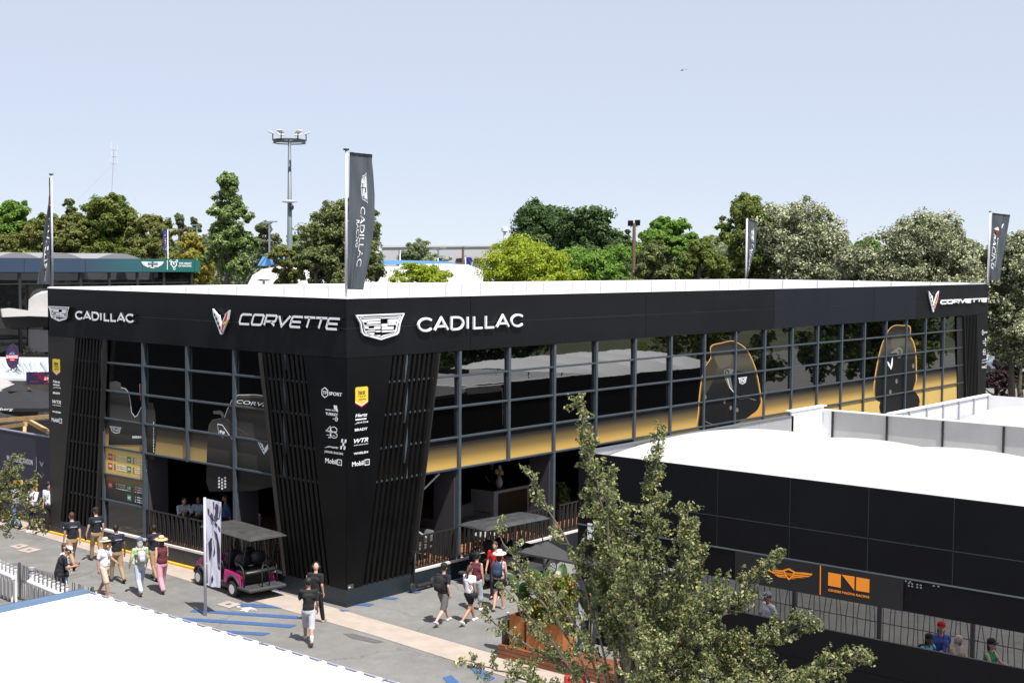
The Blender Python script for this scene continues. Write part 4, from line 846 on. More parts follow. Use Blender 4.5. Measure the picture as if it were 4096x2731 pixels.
# round sign on legs, banner
NV = mat('navy_sign', (.022, .018, .06), .5)
def sgn(label, cx, cy, rx, ry, D, shape):
    c = dp(cx, cy, D); e = empty('round_sign' if shape == 'o' else 'banner_sign', (c.x, c.y, 0), 0, label, 'sign'); eb = child(e); s = D/CF
    P = lambda u, v, w=0: tuple(c+CRT*(u*s)+Vector((0, 0, v*s))-Vector((_fw.x, _fw.y, 0))*w)
    m = MB()
    if shape == 'o': plate(m, [(rx*math.cos(R_(i*15)), ry*math.sin(R_(i*15))) for i in range(24)], P, .08)
    else: plate(m, [(-rx, -ry), (rx, -ry), (rx, ry), (-rx, ry)], P, .08)
    eb('board', m, NV)
    m = MB(); r3 = random.Random(2)
    for i in range(14):
        v_ = -ry*.85+ry*1.7*i/13; hw = rx*(math.sqrt(max(0, 1-(v_/ry)**2)) if shape == 'o' else 1); u_ = r3.uniform(-hw*.8, hw*.3); plate(m, [(u_, v_-.4), (min(hw*.9, u_+hw*.6), v_-.4), (min(hw*.9, u_+hw*.6), v_+.3), (u_, v_+.3)], P, .003, .081)
    eb('red_dashes', m, M_RED)
    tx = 0 if shape == 'o' else rx*.72
    m = MB(); stroke(m, arc(tx, 2, 11, 14, 10, 170, 10), 4.5, lambda u, v, w=0: P(u, v, w+.084), .004); eb('blue_arch', m, mat('arch_blue', (.03, .14, .42), .5))
    m = MB(); plate(m, [(tx-25, -9), (tx+25, -9), (tx+25, 6), (tx-25, 6)], P, .004, .09); plate(m, [(tx-10, -17), (tx+10, -17), (tx+10, -10), (tx-10, -10)], P, .004, .09); eb('red_name_bar', m, M_RED)
    m = MB(); P2 = lambda u, v, w=0: P(u, v, w+.096); write(m, 'LE PADDOCK', P2, tx-23, tx+23, -7, 4, off=.05); eb('sign_lettering', m, M_SIGN); m = MB(); write(m, 'BY LE MANS', P2, tx-8, tx+8, -15.5, -11.5, off=.02); eb('byline_lettering', m, M_SIGN); m = MB(); write(m, 'BAR RESTAURANT', P2, tx-9, tx+9, 10, 12.5); eb('small_lettering', m, M_SIGN)
    if shape == 'o':
        for dx in (-10, 12, 30): m = MB(); a = Vector(P(dx if dx < 30 else 12, -ry*.75, -.1)); b_ = Vector(P(dx+(0 if dx < 30 else 4), -ry-28, -.1)); m.tube([a, b_], .05, 6); eb('leg', m, M_STEEL)
    return e
sgn('round navy sign with red name bar, standing on legs above the restaurant roof', 51, 1425, 26, 50, 75, 'o')
sgn('long navy banner sign with red name bar on the timber restaurant wall', 163, 1512, 56, 25, 69, 'b')
# parasols
PARM = mat('black_parasol_cloth', (.014, .014, .016), .75, var=.2); PAR2 = mat('grey_parasol_cloth', (.05, .05, .052), .75)
def parasol(label, c, half, h, rim, rz, mm=None, group=None, vent=True, writing=None):
    val = .16 if vent else .05
    e = empty('parasol', (c[0], c[1], 0), rz, label, 'parasol', group); mm = mm or PARM
    m = MB(); 
    def can(u, v):
        x = (u*2-1)*half; y = (v*2-1)*half; k = max(abs(x), abs(y))/half; return (x, y, rim+(h-rim)*(1-k)**.92-.03*math.sin(math.pi*k)*(1 if abs(abs(x)-abs(y)) > .15 else .2))
    m.grid(can, 16, 16); o = m.build('canopy', mm, e)
    m = MB()
    for i in range(4):
        a = [(-half, -half), (half, -half), (half, half), (-half, half)][i]; b_ = [(half, -half), (half, half), (-half, half), (-half, -half)][i]
        m.add([(a[0], a[1], rim), (b_[0], b_[1], rim), (b_[0], b_[1], rim-val), (a[0], a[1], rim-val)], [(0, 1, 2, 3)])
    m.build('valance', mm, o)
    if vent: m = MB(); m.lathe([(half*.36, h-.2), (.02, h+.12)], n=4); m.build('vent_cap', mm, o)
    if writing:
        m = MB(); write(m, writing, lambda u, v, w=0: (u, -half-.01-w, v), -half*.3, half*.3, rim-.14, rim+.02, off=.03, shear=.3); m.build('valance_lettering', M_SIGN, o)
    m = MB(); m.tube([(0, 0, 0), (0, 0, h-.05)], .035, 8); m.build('pole', M_PLAST, e)
    for k in range(4):
        x, y = [(-1, -1), (1, -1), (1, 1), (-1, 1)][k]; m = MB(); m.bar((0, 0, h-.3), (x*half*.95, y*half*.95, rim+.0), .02, .03); m.build('rib', M_PLAST, e)
    return e
p = dp(67, 1560, 66); parasol('large square black parasol with a vent cap, nearest the round sign', p, 2.3, 3.6, 2.75, R_(-50), writing='Carlsberg')
p = dp(-20, 1640, 60); parasol('black parasol cut by the left frame edge above the pergola beam', p, 1.8, 3.0, 2.3, R_(-50), writing='Carlsberg')
p = dp(180, 1640, 60); parasol('black parasol between the timber pergola and the black pavilion corner', p, 1.5, 2.9, 2.2, R_(-50))
p = dp(-10, 1520, 72); parasol('grey cream parasol at the left edge before the banner sign', p, 2.4, 3.4, 2.7, R_(-45), mat('cream_cloth', (.35, .33, .32), .8))
p = gz(2065, 2205, 2.1); parasol('grey parasol tucked behind the low pavilion corner by the deck', (p.x+1.45, p.y-1.45, 0), 1.45, 2.75, 2.1, 0, PAR2, vent=False)
# ------------------------------------------------------------------ far glass building with the green and blue fascia
ac = dp(792, 1031, 125); AY = ac.y
AX0, AX1 = gy(-150, 1031, AY).x, ac.x
FB = empty('glass_building', ((AX0+AX1)/2, AY+5, 0), 0, 'far glass-walled pavilion with blue to green fascia, left behind the black pavilion', 'building'); fb = child(FB)
zA = 9.9; zB = gy(600, 1087.7, AY).z
FG = gradmat('blue_green_fascia', [(0, (.032, .052, .098)), (.45, (.035, .064, .105)), (.7, (.03, .105, .125)), (1, (.012, .125, .105))], 'X', .45, gy(0, 1050, AY).x, gy(700, 1050, AY).x)
xe = [AX0]+[gy(x, 1050, AY).x for x in (89, 333, 561, 771)]+[AX1]
for i in range(5): fb('fascia_panel', MB().box(xe[i]+.02, xe[i+1]-.02, AY-.3, AY, zB, zA), FG)
fb('wall', MB().box(AX0, AX1-1.0, AY+.15, AY+20, 0, zB), M_DARK)
zc = gy(600, 1131, AY).z; zd = gy(100, 1268, AY).z; ze = gy(100, 1310, AY).z; zf = gy(100, 1350, AY).z
xm = [gy(x, 1100, AY).x for x in (-150, 78, 201, 322, 437, 549, 655, 766)]
GL2 = mat('smoky_glass', (.006, .007, .008), .02, spec=.9, bump=.02, bscale=.6)
for i in range(7):
    for z0, z1 in ((zc+.05, zB-.05), (zd, zc-.05), (zf, ze), (.2, zf-.1)): fb('window', MB().box(xm[i]+.1, xm[i+1]-.1, AY+.02, AY+.1, z0, z1), GL2)
    fb('mullion', MB().box(xm[i+1]-.12, xm[i+1]+.12, AY-.05, AY+.14, 0, zB), M_PLAST)
fb('storey_band', MB().box(AX0, AX1-1.2, AY-.06, AY+.12, ze, zd), mat('dark_band', (.03, .03, .034), .5)); fb('transom', MB().box(AX0, AX1-1.2, AY-.03, AY+.12, zc-.05, zc+.05), M_PLAST)
for cx in (45, 215, 450):
    a, b_ = gy(cx-115, 1020, AY+4), gy(cx+115, 1020, AY+4); m = MB(); n_ = 14
    m.prism([(a.x+(b_.x-a.x)*i/n_, AY+3, zA-.3+(.78)*math.sin(math.pi*i/n_)) for i in range(n_+1)], (0, 14, 0)); fb('roof_vault', m, mat('grey_vault', (.26, .26, .27), .6))
def af(x, y): q = gy(x/2.2969, 500+y/2.2969, AY-.31); return (q.x, q.z)
PA = lambda u, v, w=0: (u, AY-.31-w, v)
m = MB()
for sg in (-1, 1):
    for k in range(6):
        c0 = (1400+sg*8, 1262+k*9); c1 = (1400+sg*(103-k*13), 1258+k*9.5)
        stroke(m, [af(*c0), af(*c1)], .07, PA, .02)
stroke(m, [af(1298, 1257), af(1320, 1285), af(1360, 1305), af(1402, 1313), af(1445, 1303), af(1480, 1285), af(1504, 1257)], .07, PA, .02); stroke(m, [af(1537, 1243), af(1537, 1328)], .07, PA, .02)
stroke(m, [af(1597, 1262), af(1580, 1256), af(1570, 1280), af(1597, 1313), af(1622, 1285), af(1618, 1256), af(1597, 1262), af(1592, 1275), af(1603, 1280)], .09, PA, .02)
for c0 in ((1567, 1252), (1624, 1248), (1600, 1321)): stroke(m, arc(*af(*c0), .1, .1, 0, 330, 6), .05, PA, .02, True)
a, b_ = af(1640, 1280), af(1760, 1263); write(m, 'THE HEART', PA, a[0], b_[0], a[1], b_[1], ext=.02, off=.04); a, b_ = af(1640, 1304), af(1758, 1286); write(m, 'OF RACING', PA, a[0], b_[0], a[1], b_[1], ext=.02, off=.04)
fb('sign_emblem', m, M_SIGN)
m = MB(); a, b_ = af(1356, 1284), af(1447, 1268); plate(m, [(a[0], a[1]), (b_[0], a[1]), (b_[0], b_[1]), (a[0], b_[1])], PA, .02, .022); fb('name_plate', m, mat('deep_green', (.01, .09, .08), .5)); m = MB(); write(m, 'ASTON MARTIN', lambda u, v, w=0: PA(u, v, w+.045), a[0]+.1, b_[0]-.1, a[1]+.1, b_[1]-.1, ext=.01); fb('sign_lettering', m, M_SIGN)
# solid white shapes before the glass, standing in for roofs reflected in it
mc = dp(110, 1300, 112); e = empty('marquee', (mc.x, mc.y, 0), 0, 'white curved marquee before the far glass building at the left', 'marquee'); eb = child(e)
MW = mat('marquee_white', (.46, .45, .44), .7, var=.05)
m = MB(); pr = [(15, 1240), (95, 1208), (150, 1180), (200, 1166), (330, 1160), (330, 1262), (120, 1255), (8, 1244)]
m.prism([dp(x, y, 112) for x, y in pr], (0, 6, 0)); eb('curved_roof', m, MW)
m = MB(); m.prism([dp(x, y, 110) for x, y in ((4, 1236), (60, 1234), (120, 1243), (330, 1262), (330, 1272), (120, 1264), (10, 1268))], (0, 3, 0)); eb('eave', m, mat('marquee_eave', (.6, .58, .57), .6))
m = MB(); m.prism([dp(x, y, 112) for x, y in ((116, 1316), (330, 1330), (330, 1408), (116, 1408))], (0, 4, 0)); eb('wall', m, mat('marquee_wall', (.27, .25, .25), .7))

GP = empty('pavilion_building', (-21, 35, 0), 0, 'dark garage pavilion outside the frame, mirrored in the short glass front', 'building'); gpb = child(GP)
gpb('wall', MB().box(-25, -17, -4, 75, 0, 8.5), M_GBLK); gpb('blue_panel', MB().box(-17, -16.95, 16, 20, 3, 7.4), mat('petrol_panel', (.02, .12, .2), .5)); gpb('lilac_panel', MB().box(-17, -16.95, 12, 15.9, 3, 7.4), mat('lilac_panel', (.18, .17, .24), .5)); gpb('brown_panel', MB().box(-17, -16.95, 7, 11, 1, 6), mat('brown_panel', (.1, .05, .02), .5))

for k, (x0, x1) in enumerate(((27, 41),)):
    e = empty('pavilion_building', ((x0+x1)/2, -20, 0), 0, 'white cushion pavilion outside the frame, mirrored in the long glass front', 'building'); eb = child(e)
    eb('wall', MB().box(x0, x1, -22, -12.5, 0, 4.4), M_GBLK); m = MB(); m.grid(lambda u, v: (x0-.1+u*(x1-x0+.2), -12.4-v*9.8, 4.42+.9*math.sin(math.pi*v)**.7*(.5+.5*abs(math.sin(math.pi*u*4)))), 60, 20); eb('cushion_roof', m, M_WHITE, True)
# ------------------------------------------------------------------ trees
def leafmat(name, ramp, trans=.25, rough=.55, spec=.25):
    ramp = [(p, tuple(min(.85, q*k) for q, k in zip(c, (2.25, 2.1, 2.0)))) for p, c in ramp]; trans += .2
    return mat(name, (.06, .09, .03), rough, spec=spec, island=ramp, trans=trans)
LM = {
 'oak': leafmat('oak_leaves', [(0, (.035, .06, .014)), (.5, (.075, .115, .028)), (.85, (.12, .15, .04)), (1, (.2, .18, .05))]),
 'dark': leafmat('dark_leaves', [(0, (.018, .04, .014)), (.6, (.04, .075, .026)), (1, (.075, .11, .04))], .18),
 'olive': leafmat('olive_leaves', [(0, (.05, .068, .02)), (.6, (.105, .135, .04)), (.93, (.17, .17, .06)), (1, (.2, .13, .06))]),
 'bright': leafmat('bright_leaves', [(0, (.04, .09, .015)), (.6, (.09, .17, .03)), (1, (.15, .23, .05))], .3),
 'yellow': leafmat('yellow_leaves', [(0, (.06, .11, .012)), (.45, (.13, .19, .018)), (.8, (.21, .25, .025)), (1, (.3, .3, .03))], .3),
 'pine': leafmat('pine_needles', [(0, (.025, .042, .014)), (.5, (.07, .095, .032)), (1, (.14, .155, .065))], .1),
 'poplar': leafmat('poplar_leaves', [(0, (.04, .075, .02)), (.6, (.095, .145, .045)), (.9, (.17, .23, .09)), (1, (.35, .4, .25))], .25, .35, .5),
 'silver': leafmat('silver_leaves', [(0, (.035, .05, .022)), (.4, (.085, .105, .055)), (.7, (.19, .21, .14)), (1, (.4, .41, .31))], .15, .6, .3),
 'maple': leafmat('maple_leaves', [(0, (.08, .12, .025)), (.5, (.17, .19, .035)), (.85, (.26, .22, .05)), (1, (.34, .13, .06))], .3),
 'plum': leafmat('plum_leaves', [(0, (.01, .006, .008)), (.7, (.035, .02, .026)), (1, (.08, .05, .056))], .1, .4),
 'grey': leafmat('grey_green_leaves', [(0, (.06, .085, .045)), (.6, (.11, .14, .08)), (1, (.17, .2, .12))], .2)}
BARK = mat('grey_bark', (.11, .09, .07), .9, var=.3, vscale=4)
def leaf_mesh(name, cen, nor, size, m, parent, rs, aspect=.6, bend=.25, smooth=False):
    """many small folded leaves: 6 vertices, two quads each, one loose island per leaf"""
    N = len(cen); z = rs.normal(size=(N, 3)); u = np.cross(nor, z); u /= np.linalg.norm(u, axis=1)[:, None]+1e-9; v = np.cross(nor, u)
    s = (size*rs.uniform(.65, 1.35, N))[:, None]; a = u*s*.5; b = v*s*.5*aspect; k = nor*s*bend
    V = np.empty((N, 6, 3)); V[:, 0] = cen-a; V[:, 1] = cen-a*.1-b+k; V[:, 2] = cen+a*.75-b*.55+k*.6; V[:, 3] = cen+a; V[:, 4] = cen+a*.75+b*.55+k*.6-0; V[:, 5] = cen-a*.1+b+k
    V = V.reshape(-1, 3).astype(np.float32)
    q = np.array([[0, 1, 2, 3], [0, 3, 4, 5]]); F = (np.arange(N)[:, None, None]*6+q[None]).reshape(-1)
    me = bpy.data.meshes.new(name); me.vertices.add(len(V)); me.vertices.foreach_set('co', V.ravel()); nf = 2*N
    me.loops.add(4*nf); me.loops.foreach_set('vertex_index', F.astype(np.int32)); me.polygons.add(nf)
    me.polygons.foreach_set('loop_start', np.arange(0, 4*nf, 4, dtype=np.int32)); me.update(calc_edges=True); me.materials.append(m)
    return link(name, me, parent)
def unit(a): return a/(np.linalg.norm(a, axis=-1, keepdims=True)+1e-9)
def crown_points(rs, H0, H1, R, shape, nclump, per, flat=1.):
    """boughs inside an envelope, clumps of twigs on each bough, leaves on each clump; local coordinates"""
    h = H1-H0; B_ = []; nb = max(9, int(nclump/9))
    def env(t):
        if shape == 'round': tt = .5+(t-.4)*(.833 if t > .4 else .55); return math.sqrt(max(0, 1-(2*tt-1)**2))*.98+.02
        if shape == 'oval': return (math.sin(math.pi*min(1, t*.9+.1))**.65)*(1-.25*t)
        if shape == 'column': return (min(1, (t+.06)*2.6)**.7)*(1-t**2.6)**.75
        if shape == 'vase': return min(1, .35+t*1.1)*math.sqrt(max(0, 1-max(0, (t-.55)/.45)**2))
        return 1-t*.3
    for i in range(nb):
        t = rs.uniform(.06, .97)**(.8); a = rs.uniform(0, 2*math.pi); rr = env(t)*R*rs.uniform(.3, .86)
        B_.append((rr*math.cos(a), rr*math.sin(a), H0+h*t*.95, R*rs.uniform(.2, .42)*(1 if shape != 'column' else .75)))
    B_.append((0, 0, H1-R*.22, R*.24)); B_ = np.array(B_); k = rs.randint(0, len(B_), nclump)
    d0 = unit(rs.normal(size=(nclump, 3))); d0[:, 2] = d0[:, 2]*.8+.15
    up = 1.25 if shape == 'column' else 1.
    C_ = B_[k, :3]+d0*B_[k, 3:4]*rs.uniform(.45, 1.1, (nclump, 1))*np.array([1, 1, up*flat])
    C_[:, 2] = np.maximum(C_[:, 2], H0*.8)
    cr = R*.105*rs.uniform(.45, 1.6, nclump)
    d = unit(rs.normal(size=(nclump, per, 3))); rad = cr[:, None]*rs.uniform(.15, 1.25, (nclump, per))
    P = C_[:, None]+d*rad[..., None]*np.array([1, 1, .8*flat])
    out = unit(C_-B_[k, :3])[:, None]
    nor = unit(d*.8+out*.7+np.array([0, 0, .7])+rs.normal(size=d.shape)*.6)
    return C_, P.reshape(-1, 3), nor.reshape(-1, 3)
TN = 0
def tree(label, px, D, ytop, ybase, wpx, kind, shape='round', nclump=70, per=110, leaf=.3, name='tree', group=None, h0=None, trunkr=.22, flat=1., gz0=0, vis_trunk=True, aspect=.6):
    global TN; TN += 1; rs = np.random.RandomState(TN*13+5)
    rr_ = ray(px, 1100); back = min((15.72-CPOS.y)/rr_.y, (49.35-CPOS.x)/rr_.x)          # stand clear of the pavilion
    D1 = max(D, (back+3.5)/(1-wpx*1.15/2/CF)); leaf *= D1/D; D = D1
    top = dp(px, ytop, D); bot = dp(px, ybase, D); R = wpx/2*D/CF*1.14; c = (top.x, top.y)
    H1 = top.z; H0 = max(1.2, min(bot.z, H1-R*1.9)) if h0 is None else h0
    e = empty(name, (c[0], c[1], 0), 0, label, 'tree', group)
    C_, P, N_ = crown_points(rs, H0, H1-R*.06, R*.92, shape, int(nclump*3.6), int(per*.85), flat)
    leaf_mesh('crown', P, N_, leaf*.6, LM[kind], e, rs, aspect)
    m = MB(); zz = H0+(H1-H0)*.55; pts = [(0, 0, 0), (.1, .05, H0*.5), (-.08, .1, H0), (0, 0, zz), (.1, 0, H0+(H1-H0)*.85)]; m.tube(pts, [trunkr*1.3, trunkr, trunkr*.85, trunkr*.45, trunkr*.15], 8)
    for i in rs.choice(len(C_), min(16, len(C_)), replace=False):
        q = C_[i]; z0 = max(.6*H0, min(zz, q[2]-math.hypot(q[0], q[1])*.7)); m.tube([(0, 0, z0), (q[0]*.5, q[1]*.5, (z0+q[2])/2-.1), tuple(q)], [trunkr*.4, trunkr*.25, trunkr*.08], 5)
    m.build('trunk', BARK, e, True)
    return e
GB = 'trees beyond the pavilions'
tree('dense bright green tree at the far left edge, behind the blue fascia', 40, 150, 795, 1060, 200, 'bright', 'round', 84, 120, 0.56, 'broadleaf_tree', GB)
tree('pale olive bush-like tree low at the left edge above the blue fascia', 20, 147, 935, 1070, 190, 'olive', 'round', 60, 90, 0.51, 'broadleaf_tree', GB)
tree('olive brown tree directly behind the narrow flag on the left', 175, 148, 850, 1080, 230, 'olive', 'round', 108, 120, 0.49, 'broadleaf_tree', GB)
tree('rounded pine top showing above the olive trees left of the antenna', 280, 165, 792, 1050, 130, 'pine', 'oval', 60, 120, 0.51, 'pine_tree', GB)
tree('olive brown tree between the narrow flag and the tall oak', 300, 146, 860, 1090, 200, 'olive', 'round', 96, 120, 0.46, 'broadleaf_tree', GB)
tree('broad dark green oak below the thin antenna mast', 445, 147, 780, 1120, 280, 'oak', 'round', 156, 130, 0.46, 'oak_tree', GB)
tree('olive green tree right of the oak below the antenna', 600, 146, 855, 1110, 210, 'olive', 'round', 108, 120, 0.46, 'broadleaf_tree', GB)
tree('low pale olive tree in front of the oak, above the green fascia', 585, 143, 955, 1140, 170, 'olive', 'round', 60, 110, 0.41, 'broadleaf_tree', GB)
tree('broad mid green tree behind the narrow flag, left of the oak', 120, 152, 900, 1080, 260, 'oak', 'round', 60, 110, .45, 'broadleaf_tree', GB)
tree('hazy far tree row crown between the lighting mast and the big pine', 1215, 140, 960, 1080, 190, 'grey', 'round', 50, 110, .42, 'broadleaf_tree', GB)
tree('light green tree filling the skyline right of the golden tree', 2270, 100, 1000, 1170, 260, 'bright', 'round', 70, 110, .3, 'broadleaf_tree', GB)
tree('dark tree low behind the floodlight pole', 2560, 120, 960, 1100, 220, 'oak', 'round', 60, 110, .4, 'broadleaf_tree', GB)
tree('distant pine left of the poplar, the nearer crown of the pair', 715, 165, 855, 1060, 90, 'grey', 'oval', 36, 90, .5, 'pine_tree', GB)
tree('distant pine touching the left side of the poplar', 780, 165, 862, 1060, 90, 'grey', 'oval', 36, 90, .5, 'pine_tree', GB)
tree('yellow and rust coloured maple left of the poplar', 770, 140, 935, 1140, 165, 'maple', 'oval', 80, 120, .42, 'maple_tree', GB)
tree('tall upright poplar with many stems, left of the lighting mast', 915, 76, 680, 1130, 215, 'poplar', 'column', 150, 130, .26, 'poplar_tree', GB, trunkr=.16)
tree('distant dark tree between the poplar and the lighting mast', 1065, 155, 880, 1080, 120, 'grey', 'round', 46, 100, .5, 'broadleaf_tree', GB)
tree('distant small tree immediately right of the lighting mast', 1190, 150, 935, 1060, 120, 'oak', 'round', 40, 90, .45, 'broadleaf_tree', GB)
tree('weeping olive tree hanging around the lighting mast', 1140, 82, 985, 1130, 150, 'olive', 'vase', 44, 110, .24, 'broadleaf_tree', GB)
tree('big ragged pine behind the large corner flag', 1380, 78, 795, 1150, 320, 'pine', 'round', 130, 150, .26, 'pine_tree', GB)
tree('low pine spreading left of the corner flag', 1265, 76, 985, 1160, 200, 'pine', 'round', 50, 120, .25, 'pine_tree', GB)
tree('small grey green tree in front of the distant warehouse', 1690, 165, 975, 1040, 190, 'grey', 'round', 50, 110, .45, 'broadleaf_tree', GB)
tree('airy yellow green tree left of the larger yellow tree', 1690, 74, 1030, 1160, 330, 'yellow', 'round', 110, 90, .2, 'acacia_tree', GB, flat=.6)
tree('large golden yellow tree in the middle of the skyline', 2100, 76, 940, 1170, 540, 'yellow', 'round', 190, 120, .24, 'acacia_tree', GB, flat=.7)
tree('dark green tree towering behind the golden tree, left of two', 2170, 118, 815, 1060, 340, 'dark', 'round', 150, 120, .42, 'broadleaf_tree', GB)
tree('dark green tree towering behind the golden tree, right of two', 2350, 112, 845, 1080, 330, 'dark', 'round', 140, 120, .4, 'broadleaf_tree', GB)
tree('flat topped pine left of the wooden floodlight pole', 2470, 125, 915, 1010, 160, 'pine', 'round', 40, 120, .38, 'pine_tree', GB, flat=.5)
tree('bushy mid green tree in front of the dark pair', 2390, 76, 985, 1180, 360, 'bright', 'round', 130, 120, .25, 'acacia_tree', GB, flat=.8)
tree('fresh green feathery tree right of the floodlight pole', 2670, 104, 868, 1070, 270, 'bright', 'round', 100, 120, .36, 'broadleaf_tree', GB, flat=.7)
tree('olive pine between the feathery tree and the dark tall tree', 2625, 84, 955, 1170, 190, 'pine', 'oval', 70, 130, .28, 'pine_tree', GB)
tree('deep green round tree left of the narrow banner', 2800, 80, 960, 1170, 190, 'oak', 'round', 80, 120, .27, 'oak_tree', GB)
tree('tall dark oak behind the narrow banner, left of the silver trees', 2995, 92, 780, 1160, 270, 'oak', 'oval', 130, 130, .32, 'oak_tree', GB)
tree('large silver leaved tree, the first right of the narrow banner', 3180, 78, 805, 1190, 500, 'silver', 'round', 200, 130, .25, 'silver_poplar_tree', GB)
tree('small green tree showing in the gap of the silver trees', 3470, 120, 945, 1080, 130, 'bright', 'round', 40, 100, .4, 'broadleaf_tree', GB)
tree('large silver leaved tree, the middle one, left of the corner banner', 3720, 78, 850, 1190, 480, 'silver', 'round', 200, 130, .25, 'silver_poplar_tree', GB)
tree('lower silver leaved tree filling the space between the two large ones', 3450, 84, 990, 1190, 280, 'silver', 'round', 80, 120, .25, 'silver_poplar_tree', GB)
tree('silver leaved tree at the right frame edge behind the corner banner', 4070, 86, 920, 1400, 330, 'silver', 'oval', 150, 130, .27, 'silver_poplar_tree', GB, h0=3)
tree('green undergrowth tree right of the pavilion end wall', 4000, 112, 1180, 1420, 160, 'bright', 'round', 50, 110, .26, 'broadleaf_tree', GB, h0=2.2)
tree('dark purple plum tree at the right frame edge', 4090, 96, 1330, 1590, 200, 'plum', 'round', 110, 120, .2, 'plum_tree', GB, h0=1.2)
tree('low dark purple plum bush at the right end of the black pavilion', 3990, 92, 1480, 1640, 120, 'plum', 'round', 50, 100, .18, 'plum_tree', GB, h0=.4)
# distant wood closing the horizon
rs = np.random.RandomState(99); P = []
for px in range(-200, 4400, 22):
    D = 230+40*math.sin(px*.01); y0 = 985 + 22*math.sin(px*.013)+14*math.sin(px*.05)
    if 1440 < px < 1980: y0 = 1036
    c = dp(px, y0, D); P.append((c.x, c.y, c.z))
P = np.array(P); n_ = 700; d = unit(rs.normal(size=(len(P), n_, 3))); zz = rs.uniform(0, 1, (len(P), n_))
pts = P[:, None]*np.array([1, 1, 0])+d*np.array([2.2, 2.2, .8])*rs.uniform(.3, 1.1, (len(P), n_, 1))+np.stack([0*zz, 0*zz, P[:, None, 2]*(1-zz**2*.95)], -1)
o = leaf_mesh('distant_wood', pts.reshape(-1, 3), unit(d.reshape(-1, 3)+np.array([0, 0, .8])), .75, LM['grey'], None, rs); tag(o, 'distant wood along the horizon', kind='stuff')
o = MB().box(-400, 600, 0, 1, 0, 0) if False else None
# hedge, chain-link and parked cars right of the pavilion
hc = dp(4030, 1490, 108); e = empty('hedge', (hc.x, hc.y, 0), 0, 'clipped green hedge below the parked cars at the right edge', 'hedge')
q = np.array([(rs.uniform(-1, 1)*4.5, rs.uniform(-.8, .8), rs.uniform(0, 1.3)) for _ in range(6000)]); rz = math.atan2(CRT.y, CRT.x); e.rotation_euler.z = rz
leaf_mesh('foliage', q+np.array([0, 0, 0]), unit(rs.normal(size=q.shape)+np.array([0, 0, .8])), .14, LM['dark'], e, rs)
# ------------------------------------------------------------------ foreground oak and the branch at the left
def leafy_tree(label, base, limbs, seed, twl=.55, nleaf=26, lsize=.07, crown_r=None, dens=1.):
    rs = np.random.RandomState(seed); e = empty('oak_tree', tuple(base), 0, label, 'tree'); m = MB(); b0 = Vector(base)
    LP = []; LN = []
    for limb in limbs:
        pts, r0 = limb[:2]; ld = limb[2] if len(limb) > 2 else 1.
        pts = [Vector(p)-b0 for p in pts]; sm = []
        for i in range(len(pts)-1):
            for j in range(6):
                t = j/6; p0 = pts[max(0, i-1)]; p1 = pts[i]; p2 = pts[i+1]; p3 = pts[min(len(pts)-1, i+2)]
                sm.append(.5*((2*p1)+(p2-p0)*t+(2*p0-5*p1+4*p2-p3)*t*t+(3*p1-p0-3*p2+p3)*t**3)+Vector(rs.normal(size=3)*.012))
        sm.append(pts[-1]); n = len(sm); m.tube(sm, [r0*(1-i/n)**.9+.006 for i in range(n)], 7)
        L = sum((sm[i+1]-sm[i]).length for i in range(n-1)); acc = 0
        for i in range(n-1):
            seg = (sm[i+1]-sm[i]); f = i/n
            if f < .22 and len(pts) > 2: continue
            cnt = int(seg.length*9*dens*ld*(1 if f < .85 else 1.5)+rs.uniform())
            for _ in range(cnt):
                p = sm[i]+seg*rs.uniform(); az = rs.uniform(0, 2*math.pi); dd = seg.normalized(); o1 = dd.orthogonal().normalized(); o2 = dd.cross(o1)
                d = (dd*rs.uniform(.35, 1.0)+(o1*math.cos(az)+o2*math.sin(az))*rs.uniform(.5, 1.)+Vector((0, 0, .25))).normalized()
                l = twl*(.55+.45*ld)*rs.uniform(.35, 1.1)*(1.05-.75*f); q = p+d*l; mid = p+d*l*.5+Vector(rs.normal(size=3)*.03)
                m.tube([p, mid, q], [.008, .006, .003], 4, False)
                for sub in range(int(2+l*5)):
                    t0 = rs.uniform(.25, 1); s0 = p+(q-p)*t0; d2 = (d+Vector(rs.normal(size=3)*.8)).normalized(); l2 = .2*rs.uniform(.4, 1.1); 
                    k = int(nleaf*.35); tt = rs.uniform(0, 1, (k, 1)); base_ = np.array(s0)+np.array(d2)*l2*tt; off = unit(rs.normal(size=(k, 3)))*lsize*.8
                    LP.append(base_+off); LN.append(unit(off*.4+np.array([0, 0, .02])+rs.normal(size=(k, 3))*.028))
    m.build('trunk', BARK, e, True)
    P = np.concatenate(LP); N_ = np.concatenate(LN); 
    leaf_mesh('crown', P, N_, lsize, LM['fore'], e, rs, .62, .16); print('leaves', len(P))
    return e
LM['fore'] = leafmat('oak_foreground_leaves', [(0, (.018, .032, .012)), (.4, (.065, .085, .034)), (.75, (.135, .155, .072)), (.97, (.26, .27, .15)), (1, (.32, .22, .045))], .25, .45, .35)
D0 = 19.5
def tp(x, y, d=0.): return dp(x, y, D0+d)
base = tp(2520, 2800, 0); base = Vector((base.x, base.y, 0))
hub = Vector((base.x, base.y, 2.4))
